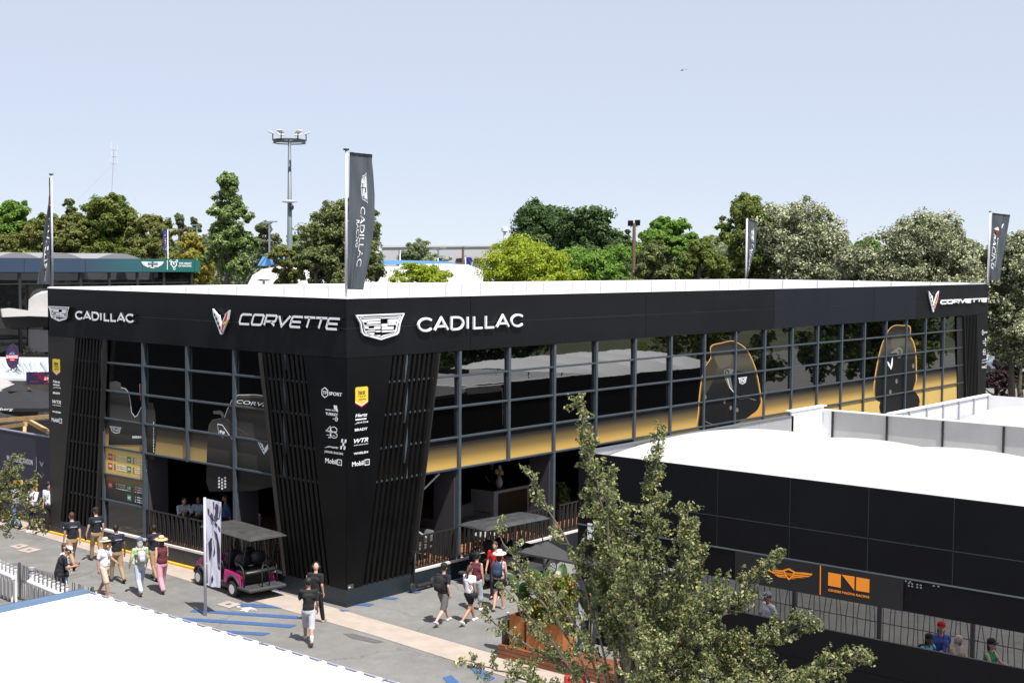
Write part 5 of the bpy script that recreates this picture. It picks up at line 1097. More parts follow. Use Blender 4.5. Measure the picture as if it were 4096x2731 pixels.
tips = [((2310, 1600), .0, (2480, 2450), (2400, 2000)), ((2420, 1910), -.6, (2500, 2500), (2440, 2200)), ((2105, 1885), .3, (2400, 2550), (2260, 2150)), ((2640, 1725), .4, (2600, 2450), (2600, 2100)), ((2750, 2060), -.3, (2650, 2500), (2720, 2300)),
        ((2790, 2120), .8, (2700, 2500), (2760, 2350)), ((3085, 2235), .2, (2700, 2600), (2900, 2450)), ((3240, 2490), .6, (2750, 2700), (3000, 2600)), ((3440, 2620), -.2, (2800, 2820), (3150, 2720)), ((3250, 2720), -.8, (2800, 2850), (3050, 2800)),
        ((1985, 2110), .2, (2300, 2600), (2120, 2350)), ((2000, 2330), -.5, (2300, 2700), (2130, 2480)), ((2070, 2250), .7, (2350, 2600), (2200, 2400)), ((1865, 2640), .1, (2200, 2780), (2020, 2690)), ((1920, 2440), .8, (2280, 2700), (2080, 2560)), ((2190, 2330), -.9, (2400, 2650), (2290, 2480)),
        ((2560, 2250), -1., (2520, 2600), (2540, 2400)), ((2880, 2360), -.9, (2650, 2650), (2780, 2500)), ((2680, 2350), 1., (2600, 2650), (2640, 2500)), ((2450, 2150), .5, (2480, 2500), (2460, 2300)), ((2950, 2560), .4, (2700, 2760), (2840, 2650)),
        ((2130, 2520), .6, (2380, 2780), (2240, 2640)), ((2620, 2560), -1.3, (2560, 2800), (2600, 2680)), ((2830, 2680), -.9, (2650, 2850), (2750, 2760)), ((2080, 2680), -.6, (2300, 2850), (2180, 2760)), ((2540, 2680), .3, (2520, 2850), (2530, 2750)), ((3050, 2640), .7, (2750, 2850), (2900, 2740)), ((2330, 2200), .0, (2440, 2500), (2380, 2340)), ((2360, 1800), .3, (2460, 2400), (2400, 2080)), ((2620, 2010), -.3, (2560, 2450), (2590, 2230)), ((2490, 2060), -.2, (2500, 2450), (2500, 2250)), ((2740, 2500), .2, (2620, 2800), (2690, 2650)), ((2500, 2480), .7, (2510, 2800), (2505, 2640))]
limbs = [([base, Vector((base.x, base.y, 1.3)), hub], .14)]
for (t, d, a, b_) in tips: limbs.append(([hub, tp(a[0], a[1], d*.4), tp(b_[0], b_[1], d*.8), tp(t[0], t[1], d)], .023 if t[0] > 2250 else .017, 1.45 if t[0] > 2400 and t[1] > 1950 else 1. if t[0] > 2280 else (.38 if t[1] < 2500 else .6)))
leafy_tree('young oak with grey green leaves in the foreground, before the low black pavilion', base, limbs, 4, .48, 72, .049, dens=1.85)
D0 = 29
b2 = tp(-420, 2300, 1); b2 = Vector((b2.x, b2.y, 0)); h2 = tp(-260, 2060, 0)
limbs = [([b2, Vector((b2.x, b2.y, 2.5)), h2], .12)]
for t, d, a in (((138, 1905), 0, (20, 1990)), ((85, 1870), .4, (0, 1960)), ((60, 1830), -.3, (-30, 1920)), ((168, 2025), .2, (60, 2050)), ((165, 2100), -.2, (60, 2070)), ((110, 1980), .5, (0, 2000)), ((20, 2125), -.4, (-60, 2080)), ((60, 1900), .2, (-40, 1960)), ((95, 2000), -.5, (0, 2010)), ((15, 1890), .3, (-80, 1950)), ((40, 2010), .6, (-60, 2020)), ((125, 1950), .1, (40, 1985)), ((75, 1945), -.2, (-10, 1975)), ((30, 1955), -.1, (-60, 1990))):
    limbs.append(([h2, tp(a[0]-90, a[1]+5, d*.5), tp(a[0], a[1], d), tp(t[0], t[1], d)], .02))
leafy_tree('oak branch reaching in from the left frame edge over the pavement', b2, limbs, 9, .36, 48, .058, dens=1.1)

# trees and a dark pavilion on the camera's side of the paddock: out of frame, seen only in the window glass
for i in range(11):
    x = 12+i*10.5; y = (-33 if x < 45 else -19)-3*math.sin(i*2.1); rs = np.random.RandomState(300+i); h = 10+2.5*math.sin(i*1.7)
    e = empty('broadleaf_tree', (x, y, 0), 0, 'dark broadleaf tree outside the frame, mirrored in the long glass front', 'tree', 'trees mirrored in the glass')
    C_, P, N_ = crown_points(rs, 1.2, h, 5.6, 'round', 200, 50); leaf_mesh('crown', P, N_, .42, LM['dark' if i % 2 else 'oak'], e, rs)
    m = MB(); m.tube([(0, 0, 0), (0, 0, 3), (0, 0, h*.8)], [.3, .22, .05], 7); m.build('trunk', BARK, e)
# ------------------------------------------------------------------ flags
M_CLOTH = mat('grey_flag_cloth', (.085, .1, .115), .75, trans=.3); M_POLE = mat('white_pole', (.62, .62, .66), .35, metal=.1)
def flag(label, x0, ytop, ybase, D, edge, left, cloth, deco, turn=25, foldn=5, foldd=.05, hem=None, name='banner_flag', polew=.035, zb=None, group=None, top_tab=True):
    """edge: [(photo y, right x)], left: [(photo y, left x)]; real size from the distance D"""
    b_ = dp(x0, ybase, D); t_ = dp(x0, ytop, D); z0 = b_.z if zb is None else zb
    e = empty(name, (b_.x, b_.y, z0), 0, label, 'flag', group); eb = child(e)
    a = math.atan2(CRT.y, CRT.x)+R_(turn); dr = Vector((math.cos(a), math.sin(a), 0)); nr = Vector((dr.y, -dr.x, 0)); s = D/CF; kc = 1/math.cos(R_(turn))
    m = MB(); m.tube([(b_.x, b_.y, z0), (b_.x, b_.y, t_.z)], [polew*1.25, polew], 10); eb('pole', m, M_POLE, True)
    if top_tab: m = MB(); m.box(b_.x-.07, b_.x+.07, b_.y-.05, b_.y+.05, t_.z, t_.z+.05); eb('pole_cap', m, M_PLAST)
    y0, y1 = edge[0][0], edge[-1][0]
    def lerp(tab, y):
        if y <= tab[0][0]: return tab[0][1]
        for i in range(len(tab)-1):
            if y <= tab[i+1][0]:
                t = (y-tab[i][0])/(tab[i+1][0]-tab[i][0]); return tab[i][1]+(tab[i+1][1]-tab[i][1])*t
        return tab[-1][1]
    def P(u, v, w=0.):
        yL = left[0][0]+(left[-1][0]-left[0][0])*v; yR = y0+(y1-y0)*v; xl = lerp(left, yL); xr = lerp(edge, yR); y = yL+(yR-yL)*u
        z = dp(x0, y, D).z; off = ((xl-x0)+(xr-xl)*u)*s*kc
        f = foldd*math.sin(u*math.pi*2*foldn/2+v*4.5)*math.sin(math.pi*min(1, u*1.6+.06))*(.5+v)+.5*foldd*math.sin(u*23+v*9)*(1-.5*v)+.35*foldd*math.sin(u*9-v*14)
        q = Vector((b_.x, b_.y, z))+dr*off+nr*(f+w); return q
    m = MB(); m.grid(lambda u, v: P(u, v), 26, 40); o = eb('cloth', m, cloth, True)
    if hem: m = MB(); m.grid(lambda u, v: P(u, v*.022, .012), 20, 1); c = m.build('hem', hem, o)
    for nme, mm, fn in deco:
        m = MB(); fn(m, lambda s_, t_, w=0: P(t_, s_, .012+w)); c = m.build(nme, mm, o)
    m = MB()
    for k in range(5):
        v = .02+k*.24; q = P(0, v); pz_ = Vector((b_.x, b_.y, q.z)); m.bar(pz_, q+Vector((0, 0, .001)), .03, .03)
    eb('flag_tie', m, M_POLE)
    return P
def ftext(s, v0, v1, t0, t1, **k):
    def fn(m, P):
        v_, f_ = text2d(s, **k); v_ = fit(v_, v0, v1, t0, t1)
        # cut long flat triangles finely enough to follow the cloth by letter
        m.add([P(p[0], p[1]) for p in v_], f_)
    return fn
def fcrest(v0, v1, t0, t1):
    def fn(m, P): q = crest(lambda u, v, w=0: P(u, v, w*.2), v0, v1, t0, t1, .004); m.add(q.v, q.f)
    return fn
def fpoly(*polys):
    def fn(m, P):
        for q in polys: m.add([P(p[1], p[0], 0) for p in q], [tuple(range(len(q)))])
    return fn
flag('tall grey banner with crest and lettering at the near corner of the black pavilion', 1385, 605, 1196, 37.9, [(617, 1485), (640, 1483), (700, 1489), (780, 1494), (880, 1492), (960, 1486), (1040, 1474), (1100, 1460), (1160, 1450)], [(611, 1398), (1157, 1387)], M_CLOTH,
     [('crest_emblem', M_SIGN, fcrest(.14, .36, .45, .72)), ('lettering', M_SIGN, ftext('CADILLAC', .39, .83, .46, .64)), ('lettering', M_SIGN, ftext('RACING', .49, .69, .3, .42))], 22, 5, .045, M_INK, group='banners on the pavilion roof')
flag('dark banner seen almost edge on at the left corner of the black pavilion', 211, 702, 1158, 52.2, [(712, 208), (800, 199), (900, 184), (1000, 168), (1080, 154), (1136, 147)], [(712, 209), (1137, 208)], M_CLOTH,
     [('lettering', M_SIGN, ftext('CORVETTE', .38, .86, .32, .62, shear=.3, off=.03)), ('flag_emblem', M_RED, fpoly([(.2, .22), (.6, .2), (.7, .3), (.3, .29)])), ('lettering', M_SIGN, ftext('RACING', .88, .97, .3, .5))], -12, 3, .12, None, group='banners on the pavilion roof')
flag('small grey banner with crest at the far corner of the pavilion roof', 2983, 873, 1155, 86, [(886, 3026), (940, 3025), (990, 3020), (1040, 3009), (1090, 2995), (1118, 2987)], [(877, 2989), (1118, 2984)], M_CLOTH,
     [('crest_emblem', M_SIGN, fcrest(.13, .36, .35, .72)), ('lettering', M_SIGN, ftext('CADILLAC', .4, .85, .5, .75)), ('lettering', M_SIGN, ftext('RACING', .5, .7, .3, .42))], 18, 4, .06, M_INK, polew=.06, group='banners on the pavilion roof')
flag('grey banner with flag emblem at the right end of the black pavilion', 3952, 849, 1141, 75, [(859, 4041), (930, 4030), (1000, 4018), (1070, 4010), (1122, 4000)], [(852, 3961), (1122, 3950)], M_CLOTH,
     [('lettering', M_SIGN, ftext('CORVETTE', .36, .8, .42, .52, shear=.3, off=.03)), ('lettering', M_SIGN, ftext('RACING', .3, .84, .2, .36, shear=.3, off=.03)), ('flag_emblem', M_SIGN, fpoly([(.25, .22), (.74, .14), (.66, .21), (.45, .25), (.2, .235)])), ('flag_emblem', M_RED, fpoly([(.22, .24), (.45, .25), (.62, .33), (.4, .3)]))], 14, 4, .06, M_INK, polew=.05, group='banners on the pavilion roof')
M_LIL = mat('lilac_white_cloth', (.55, .55, .66), .75, trans=.2); M_NAVC = mat('navy_cloth_print', (.028, .025, .055), .75)
flag('pale lilac banner with navy letter shapes beside the pink golf cart', 822, 1983, 2508, 37.3, [(2003, 885), (2350, 880)], [(1986, 826), (2340, 832)], M_LIL,
     [('navy_shape', M_NAVC, fpoly([(.45, .02), (.95, .05), (.97, .12), (.9, .2), (.55, .24), (.5, .1)], [(.1, .1), (.45, .17), (.5, .22), (.95, .31), (.97, .35), (.55, .27), (.12, .17)])), ('navy_shape', M_NAVC, fpoly([(.5, .34), (.75, .38), (.95, .55), (.97, .8), (.8, .78), (.72, .6), (.7, .45)], [(.12, .5), (.3, .44), (.5, .46), (.6, .6), (.5, .66), (.35, .58), (.2, .72), (.14, .66)])), ('badge', M_INK, fpoly([(.28, .9), (.38, .86), (.45, .91), (.38, .95), (.3, .96)]))], 12, 3, .03, None, zb=0., name='feather_banner', top_tab=False)
flag('navy banner with pale letter shapes on a pole behind the foreground oak', 2265, 2302, 2734, 33.6, [(2330, 2392), (2520, 2388), (2734, 2358)], [(2306, 2276), (2726, 2272)], mat('navy_cloth', (.04, .035, .085), .75, trans=.2),
     [('pale_shape', M_LIL, fpoly([(.3, .12), (.42, .16), (.5, .3), (.7, .34), (.7, .38), (.45, .39), (.33, .3)], [(.25, .36), (.4, .4), (.6, .46), (.68, .5), (.68, .62), (.45, .7), (.28, .6)]))], 12, 3, .03, None, zb=0., name='feather_banner', top_tab=False)
for i, (x, y0, y1, w_, D, lab) in enumerate([(672, 917, 1010, -20, 142, 'small blue banner with yellow lettering behind the far glass building'), (1112, 1012, 1072, -20, 112, 'small blue banner in front of the white tents, left of the lighting mast'), (1378, 1010, 1046, -20, 112, 'small blue banner half hidden by the big corner flag'), (1600, 1000, 1058, -6, 130, 'very thin blue banner pole left of the grey green tree'), (1533, 1022, 1055, -4, 128, 'thin blue banner pole right of the big corner flag'), (1862, 1026, 1076, 22, 125, 'blue and white banner before the distant warehouse'), (1752, 1030, 1048, 18, 125, 'tiny blue banner before the grey green tree')]):
    flag(lab, x, y0, y1+30, D, [(y0+3, x+w_), (y1, x+w_*.8)], [(y0+2, x), (y1, x)], mat('blue_banner_cloth', (.03, .04, .28), .7), [('lettering', M_YEL, ftext('LE MANS', .1, .9, .3, .7))] if i in (0, 1, 2) else [], 5, 2, .05, None, zb=0, name='small_banner', polew=.05, group='small blue banners in the distance')
# ------------------------------------------------------------------ masts, lamps, far structures
c = dp(1158, 600, 109); e = empty('lighting_mast', (c.x, c.y, 0), 0, 'tall grey mast with a ring of floodlights, behind the pavilion roof', 'floodlight mast'); eb = child(e)
zt = dp(1158, 565, 109).z; M_MAST = mat('mast_grey', (.15, .18, .2), .5, metal=.2)
m = MB(); m.tube([(c.x, c.y, 0), (c.x, c.y, zt*.45), (c.x, c.y, zt)], [.33, .26, .12], 12); eb('pole', m, M_MAST, True)
m = MB(); m.tube([(c.x+1.3*math.cos(R_(i*15)), c.y+1.3*math.sin(R_(i*15)), zt+.05) for i in range(24)], .08, 6, closed=True); m.tube([(c.x+1.3*math.cos(R_(i*15)), c.y+1.3*math.sin(R_(i*15)), zt-.15) for i in range(24)], .05, 6, closed=True)
for i in range(4): a = R_(i*45); m.bar((c.x-1.3*math.cos(a), c.y-1.3*math.sin(a), zt), (c.x+1.3*math.cos(a), c.y+1.3*math.sin(a), zt), .07, .07)
eb('ring', m, mat('mast_dark', (.05, .06, .06), .5))
for i in range(6):
    a = R_(i*60+10)+math.atan2(CRT.y, CRT.x); d = Vector((math.cos(a), math.sin(a), 0)); q = Vector((c.x, c.y, zt+.6))+d*1.35
    m = MB(); m.bar(q-Vector((0, 0, .6)), q, .06, .06); eb('bracket', m, M_PLAST)
    rot = Matrix.Rotation(a, 3, 'Z') @ Matrix.Rotation(R_(-25), 3, 'Y'); m = MB(); m.cbox(q+d*.1+Vector((0, 0, .05)), (.26, .24, .05), rot, .02); o = eb('floodlight', m, mat('lamp_shell', (.6, .58, .55), .4))
zc_ = dp(1158, 805, 109).z; m = MB(); m.lathe([(.28, .12), (.62, 0), (.62, -.06), (.3, -.14)], (c.x, c.y, zc_), 16); eb('collar', m, mat('collar_grey', (.4, .4, .41), .4)); m = MB(); m.ell((c.x-.1, c.y-.35, zc_-.5), (.2, .2, .25)); eb('camera_dome', m, M_INK, True)
c = dp(448, 900, 160); e = empty('antenna_mast', (c.x, c.y, 0), 0, 'thin radio antenna mast with rungs rising behind the oak on the left', 'antenna'); eb = child(e); q = lambda x, y: dp(x, y, 160)
PALE = mat('pale_mast', (.42, .42, .5), .6)
m = MB(); m.tube([(c.x, c.y, 0), q(446, 800), q(456, 596)], .045, 5); eb('pole', m, PALE)
for x0, y0, x1, y1 in ((443, 597, 470, 603), (446, 628, 466, 626), (441, 652, 468, 657)): m = MB(); m.tube([q(x0, y0), q(x1, y1)], .04, 5); eb('rung', m, PALE)
for x0, y0, y1 in ((444, 570, 597), (470, 575, 603), (446, 600, 626), (466, 604, 626), (442, 630, 652), (469, 632, 657)): m = MB(); m.tube([q(x0+.5, y0), q(x0, y1)], .03, 5); eb('element', m, mat('white_element', (.75, .75, .78), .5))
for x1, y1 in ((310, 802), (560, 830), (495, 790), (465, 790)): m = MB(); m.tube([q(452, 658), q(x1, y1)], .008, 4); eb('guy_wire', m, PALE)
def lamp(label, x, y0, D, arms, cat='street lamp', wood=False, nm='street_lamp'):
    c = dp(x, y0, D); e = empty(nm, (c.x, c.y, 0), 0, label, cat); eb = child(e); s = D/CF
    m = MB(); m.tube([(c.x, c.y, 0), (c.x, c.y, c.z)], [.13, .09] if not wood else [.15, .12], 8); eb('pole', m, mat('wood_pole', (.16, .1, .07), .8) if wood else M_STEEL)
    for dx, dy, kind in arms:
        q = Vector((c.x, c.y, c.z))+CRT*(dx*s)+Vector((0, 0, dy*s))
        if kind == 'arm': m = MB(); m.tube([(c.x, c.y, c.z-.1), q], .05, 6); m.cbox(q, (.35, .15, .06), Matrix.Rotation(math.atan2(CRT.y, CRT.x), 3, 'Z')); eb('lamp_head', m, M_STEEL)
        else:
            m = MB(); m.bar((c.x, c.y, c.z), q-Vector((0, 0, .3)), .1, .06); eb('bracket', m, M_PLAST); m = MB(); m.cbox(q, (.19, .06, .2), Matrix.Rotation(math.atan2(CRT.y, CRT.x), 3, 'Z') @ Matrix.Rotation(R_(25), 3, 'X')); eb('floodlight', m, M_PLAST)
lamp('grey twin-arm street lamp between the poplar and the lighting mast', 1077, 895, 120, [(16, 8, 'arm'), (-10, 4, 'arm')])
lamp('white twin-arm street lamp before the distant warehouse', 1753, 998, 140, [(20, 6, 'arm'), (-12, 4, 'arm')])
lamp('thin grey street lamp left of the poplar', 787, 902, 150, [(-6, 2, 'arm')])
lamp('small lamp post on the white tent side, left of the lighting mast', 1055, 1120, 100, [(4, 0, 'arm'), (-4, 0, 'arm')])
lamp('wooden post with a white lamp before the distant warehouse', 1852, 985, 135, [(10, -3, 'arm')], wood=True)
lamp('wooden pole with two floodlights above the flat topped pine', 2537, 893, 95, [(-15, 0, 'f'), (13, 2, 'f')], 'floodlight', True, 'floodlight_pole')
lamp('pole with two black floodlights peeking over the silver trees', 3272, 835, 100, [(-8, -14, 'f'), (15, -12, 'f')], 'floodlight', True, 'floodlight_pole')
c = dp(2019, 920, 230); e = empty('water_tower', (c.x, c.y, 0), 0, 'tiny white tower top far away, left of the dark trees', 'tower'); eb = child(e)
m = MB(); m.lathe([(.28, 0), (.25, c.z)], (c.x, c.y, 0), 10); eb('shaft', m, M_WHITE); m = MB(); m.lathe([(.3, -.5), (.6, -.3), (.6, .3), (.2, .5)], (c.x, c.y, c.z+.1), 12); eb('head', m, M_WHITE)
def slab(name, label, cat, pts, D, dep_, m_, z=None):
    c = dp(sum(p[0] for p in pts)/len(pts), sum(p[1] for p in pts)/len(pts), D); m = MB(); h = Vector((_fw.x, _fw.y, 0)).normalized()*dep_; m.prism([dp(x, y, D) for x, y in pts], h); o = m.build(name, m_); return tag(o, label, cat)
MWH = mat('tent_white', (.8, .8, .82), .7)
wc = dp(1750, 1040, 190); e = empty('warehouse', (wc.x, wc.y, 0), 0, 'long pale grey warehouse on the horizon left of the golden tree', 'building'); eb = child(e)
def sb(eb, nme, pts, D, dep_, m_): m = MB(); h = Vector((_fw.x, _fw.y, 0)).normalized()*dep_; m.prism([dp(x, y, D) for x, y in pts], h); return eb(nme, m, m_)
sb(eb, 'wall', [(1518, 1080), (1518, 1022), (1530, 990), (2030, 985), (2030, 1080)], 190, 20, mat('warehouse_wall', (.44, .44, .46), .7, var=.05)); sb(eb, 'roof', [(1525, 990), (1525, 984), (2040, 979), (2040, 986)], 189.8, 21, mat('warehouse_roof', (.5, .5, .5), .6)); 
for i in range(5): sb(eb, 'window', [(1824+i*36, 1047), (1824+i*36, 1034), (1852+i*36, 1032), (1852+i*36, 1046)], 189.6, .3, M_INK)
for k, (pts, bl, lab) in enumerate([([(985, 1150), (1010, 1100), (1050, 1076), (1100, 1068), (1190, 1090), (1290, 1150)], [(1030, 1062), (1050, 1026), (1100, 1022), (1200, 1024), (1105, 1052), (1062, 1064)], 'white tent with blue roof between the poplar and the lighting mast'),
      ([(1300, 1150), (1330, 1110), (1400, 1085), (1520, 1068), (1700, 1078), (1700, 1150)], [(1285, 1062), (1290, 1030), (1420, 1032), (1500, 1040), (1500, 1060)], 'white tent with blue roof behind the big pine'),
      ([(1480, 1150), (1530, 1090), (1620, 1058), (1760, 1056), (1860, 1060), (1920, 1085), (2000, 1150)], [(1508, 1058), (1512, 1040), (1640, 1042), (1780, 1046), (1820, 1052), (1800, 1058)], 'wide white tent with blue roof behind the airy yellow tree')]):
    c = dp(pts[0][0]+100, 1100, 105+k*3); e = empty('event_tent', (c.x, c.y, 0), 0, lab, 'tent', 'white event tents beyond the pavilion'); eb = child(e); sb(eb, 'canvas', [(x, y) for x, y in pts], 105+k*3, 8, MWH); sb(eb, 'blue_roof', bl, 113.5+k*3, 3, mat('blue_roof', (.13, .33, .62), .5))
slab('blue_truck', 'blue lorry roof half hidden below the golden tree', 'lorry', [(2100, 1120), (2105, 1092), (2180, 1090), (2182, 1120)], 96, 3, mat('lorry_blue', (.03, .09, .35), .5))
# helicopter
D = 2200; s = D/CF; c = dp(2728, 281, D); hr = math.atan2(CRT.y, CRT.x); e = empty('helicopter', tuple(c), hr+math.pi, 'tiny blue helicopter flying high in the sky', 'helicopter')
BLU = mat('helicopter_blue', (.05, .06, .16), .4)
m = MB(); m.ell((.3, 0, .0), (2.6, .9, 1.0), 14, 8); o = m.build('fuselage', BLU, e, True); m = MB(); m.ell((1.2, 0, .25), (1., .93, .5), 10, 6); m.build('windscreen', M_SIGN, o, True)
m = MB(); m.tube([(-1.6, 0, .3), (-7.6, 0, .7)], [.4, .16], 8); m.build('tail_boom', BLU, e); m = MB(); m.prism([(-7.2, -.06, .2), (-7.9, -.06, .1), (-8.7, -.06, 2.), (-8.1, -.06, 2.)], (0, .12, 0)); m.build('tail_fin', BLU, e)
m = MB(); m.tube([(.2, 0, .9), (.2, 0, 1.5)], .12, 6); o = m.build('rotor_mast', BLU, e)
for a in (5, 125, 245): m = MB(); m.bar((.2, 0, 1.5), (.2+5.2*math.cos(R_(a)), 5.2*math.sin(R_(a)), 1.6), .35, .08); m.build('rotor_blade', M_SIGN, e)
for yy_ in (-.8, .8): m = MB(); m.tube([(-1.4, yy_, -1.3), (2, yy_, -1.3)], .07, 5); m.tube([(.9, yy_*.6, -.7), (.9, yy_, -1.3)], .05, 5); m.tube([(-.6, yy_*.6, -.7), (-.6, yy_, -1.3)], .05, 5); m.build('skid', BLU, e)
# ------------------------------------------------------------------ parked cars far right
def farcar(label, x, y, D, rz, colr):
    c = gz(x, y, 0); c = dp(x, y, D); e = empty('parked_car', (c.x, c.y, c.z-.75), rz, label, 'car', 'cars parked beyond the right end of the pavilion'); m = MB(); cm = mat('car_paint_'+label[:9].replace(' ', '_'), colr, .3, coat=.5)
    pr = [(-2.1, .35), (-2.15, .8), (-1.7, .95), (-1.0, 1.0), (-.5, 1.42), (.9, 1.45), (1.5, 1.05), (2.05, .95), (2.15, .4)]
    m.prism([(p[0], -.85, p[1]) for p in pr], (0, 1.7, 0)); m.build('body', cm, e)
    for sy in (-.86, .86): m = MB(); m.prism([(p[0], sy, p[1]) for p in ((-.85, 1.03), (-.42, 1.36), (.8, 1.38), (1.25, 1.05))], (0, .02*(1 if sy > 0 else -1), 0)); m.build('window', M_INK, e)
    for wx in (-1.35, 1.35):
        for sy in (-.8, .8): m = MB(); m.lathe([(.1, -.1), (.33, -.1), (.33, .1), (.1, .1)], (wx, sy, .33), 16, (0, 1, 0)); m.build('wheel', M_PLAST, e)
farcar('grey parked car behind the hedge at the right edge', 4005, 1455, 122, R_(-60), (.22, .25, .3)); farcar('blue grey parked car half hidden by the pavilion end', 3965, 1462, 124, R_(-60), (.12, .15, .2))
e = empty('chain_link_fence', tuple(dp(4000, 1440, 128).to_tuple()[:2])+(0,), 0, 'chain-link fence with pale posts beyond the parked cars', 'fence'); eb = child(e)
for x in (3950, 3964, 4010, 4080): a = dp(x, 1400, 128); m = MB(); m.tube([(a.x, a.y, 0), (a.x, a.y, a.z)], .07, 6); eb('post', m, M_STEEL)
m = MB(); h0, h1 = dp(3940, 1402, 128), dp(4120, 1402, 128)
for i in range(60):
    t = i/60; a = h0.lerp(h1, t); b_ = h0.lerp(h1, min(1, t+.03)); z1, z0 = a.z, a.z-2
    m.bar((a.x, a.y, z0), (b_.x, b_.y, z1), .012, .012); m.bar((a.x, a.y, z1), (b_.x, b_.y, z0), .012, .012)
eb('mesh', m, M_STEEL)
# garden in front of the far glass building
for k, (x, y, w_, col_) in enumerate([(108, 1412, 40, 'silver'), (148, 1432, 28, 'silver'), (120, 1440, 34, 'bright'), (8, 1400, 16, 'yellow')]):
    c = dp(x, y, 112); rs = np.random.RandomState(70+k); e = empty('flower_bush', (c.x, c.y, 0), 0, ['tall cream flowering bush before the white marquee wall', 'low white flowering bush right of the cream one', 'bright lime shrub under the flowering bushes', 'yellow green shrub at the left edge below the glass building'][k], 'bush', 'bushes before the far glass building')
    R2 = w_/2*112/CF; P = unit(rs.normal(size=(900, 3)))*rs.uniform(.3, 1, (900, 1))*np.array([R2, R2, .6])+np.array([0, 0, max(.7, c.z)]); leaf_mesh('foliage', P, unit(rs.normal(size=P.shape)+np.array([0, 0, .6])), .16, LM[col_], e, rs)
    m = MB(); m.tube([(0, 0, 0), (0, 0, max(.7, c.z))], .06, 5); m.build('stem', BARK, e)
e = empty('railing_fence', tuple(dp(150, 1430, 110).to_tuple()[:2])+(0,), 0, 'dark terrace railing before the white marquee wall at the left', 'fence'); eb = child(e)
for i in range(40): a = dp(60+i*4, 1418, 110); m = MB() if i % 40 == 0 else m; m.bar((a.x, a.y, a.z-1.1), (a.x, a.y, a.z), .05, .05)
eb('bars', m, M_PLAST); m = MB(); m.bar(dp(60, 1417, 110), dp(220, 1417, 110), .08, .06); eb('rail', m, M_PLAST)
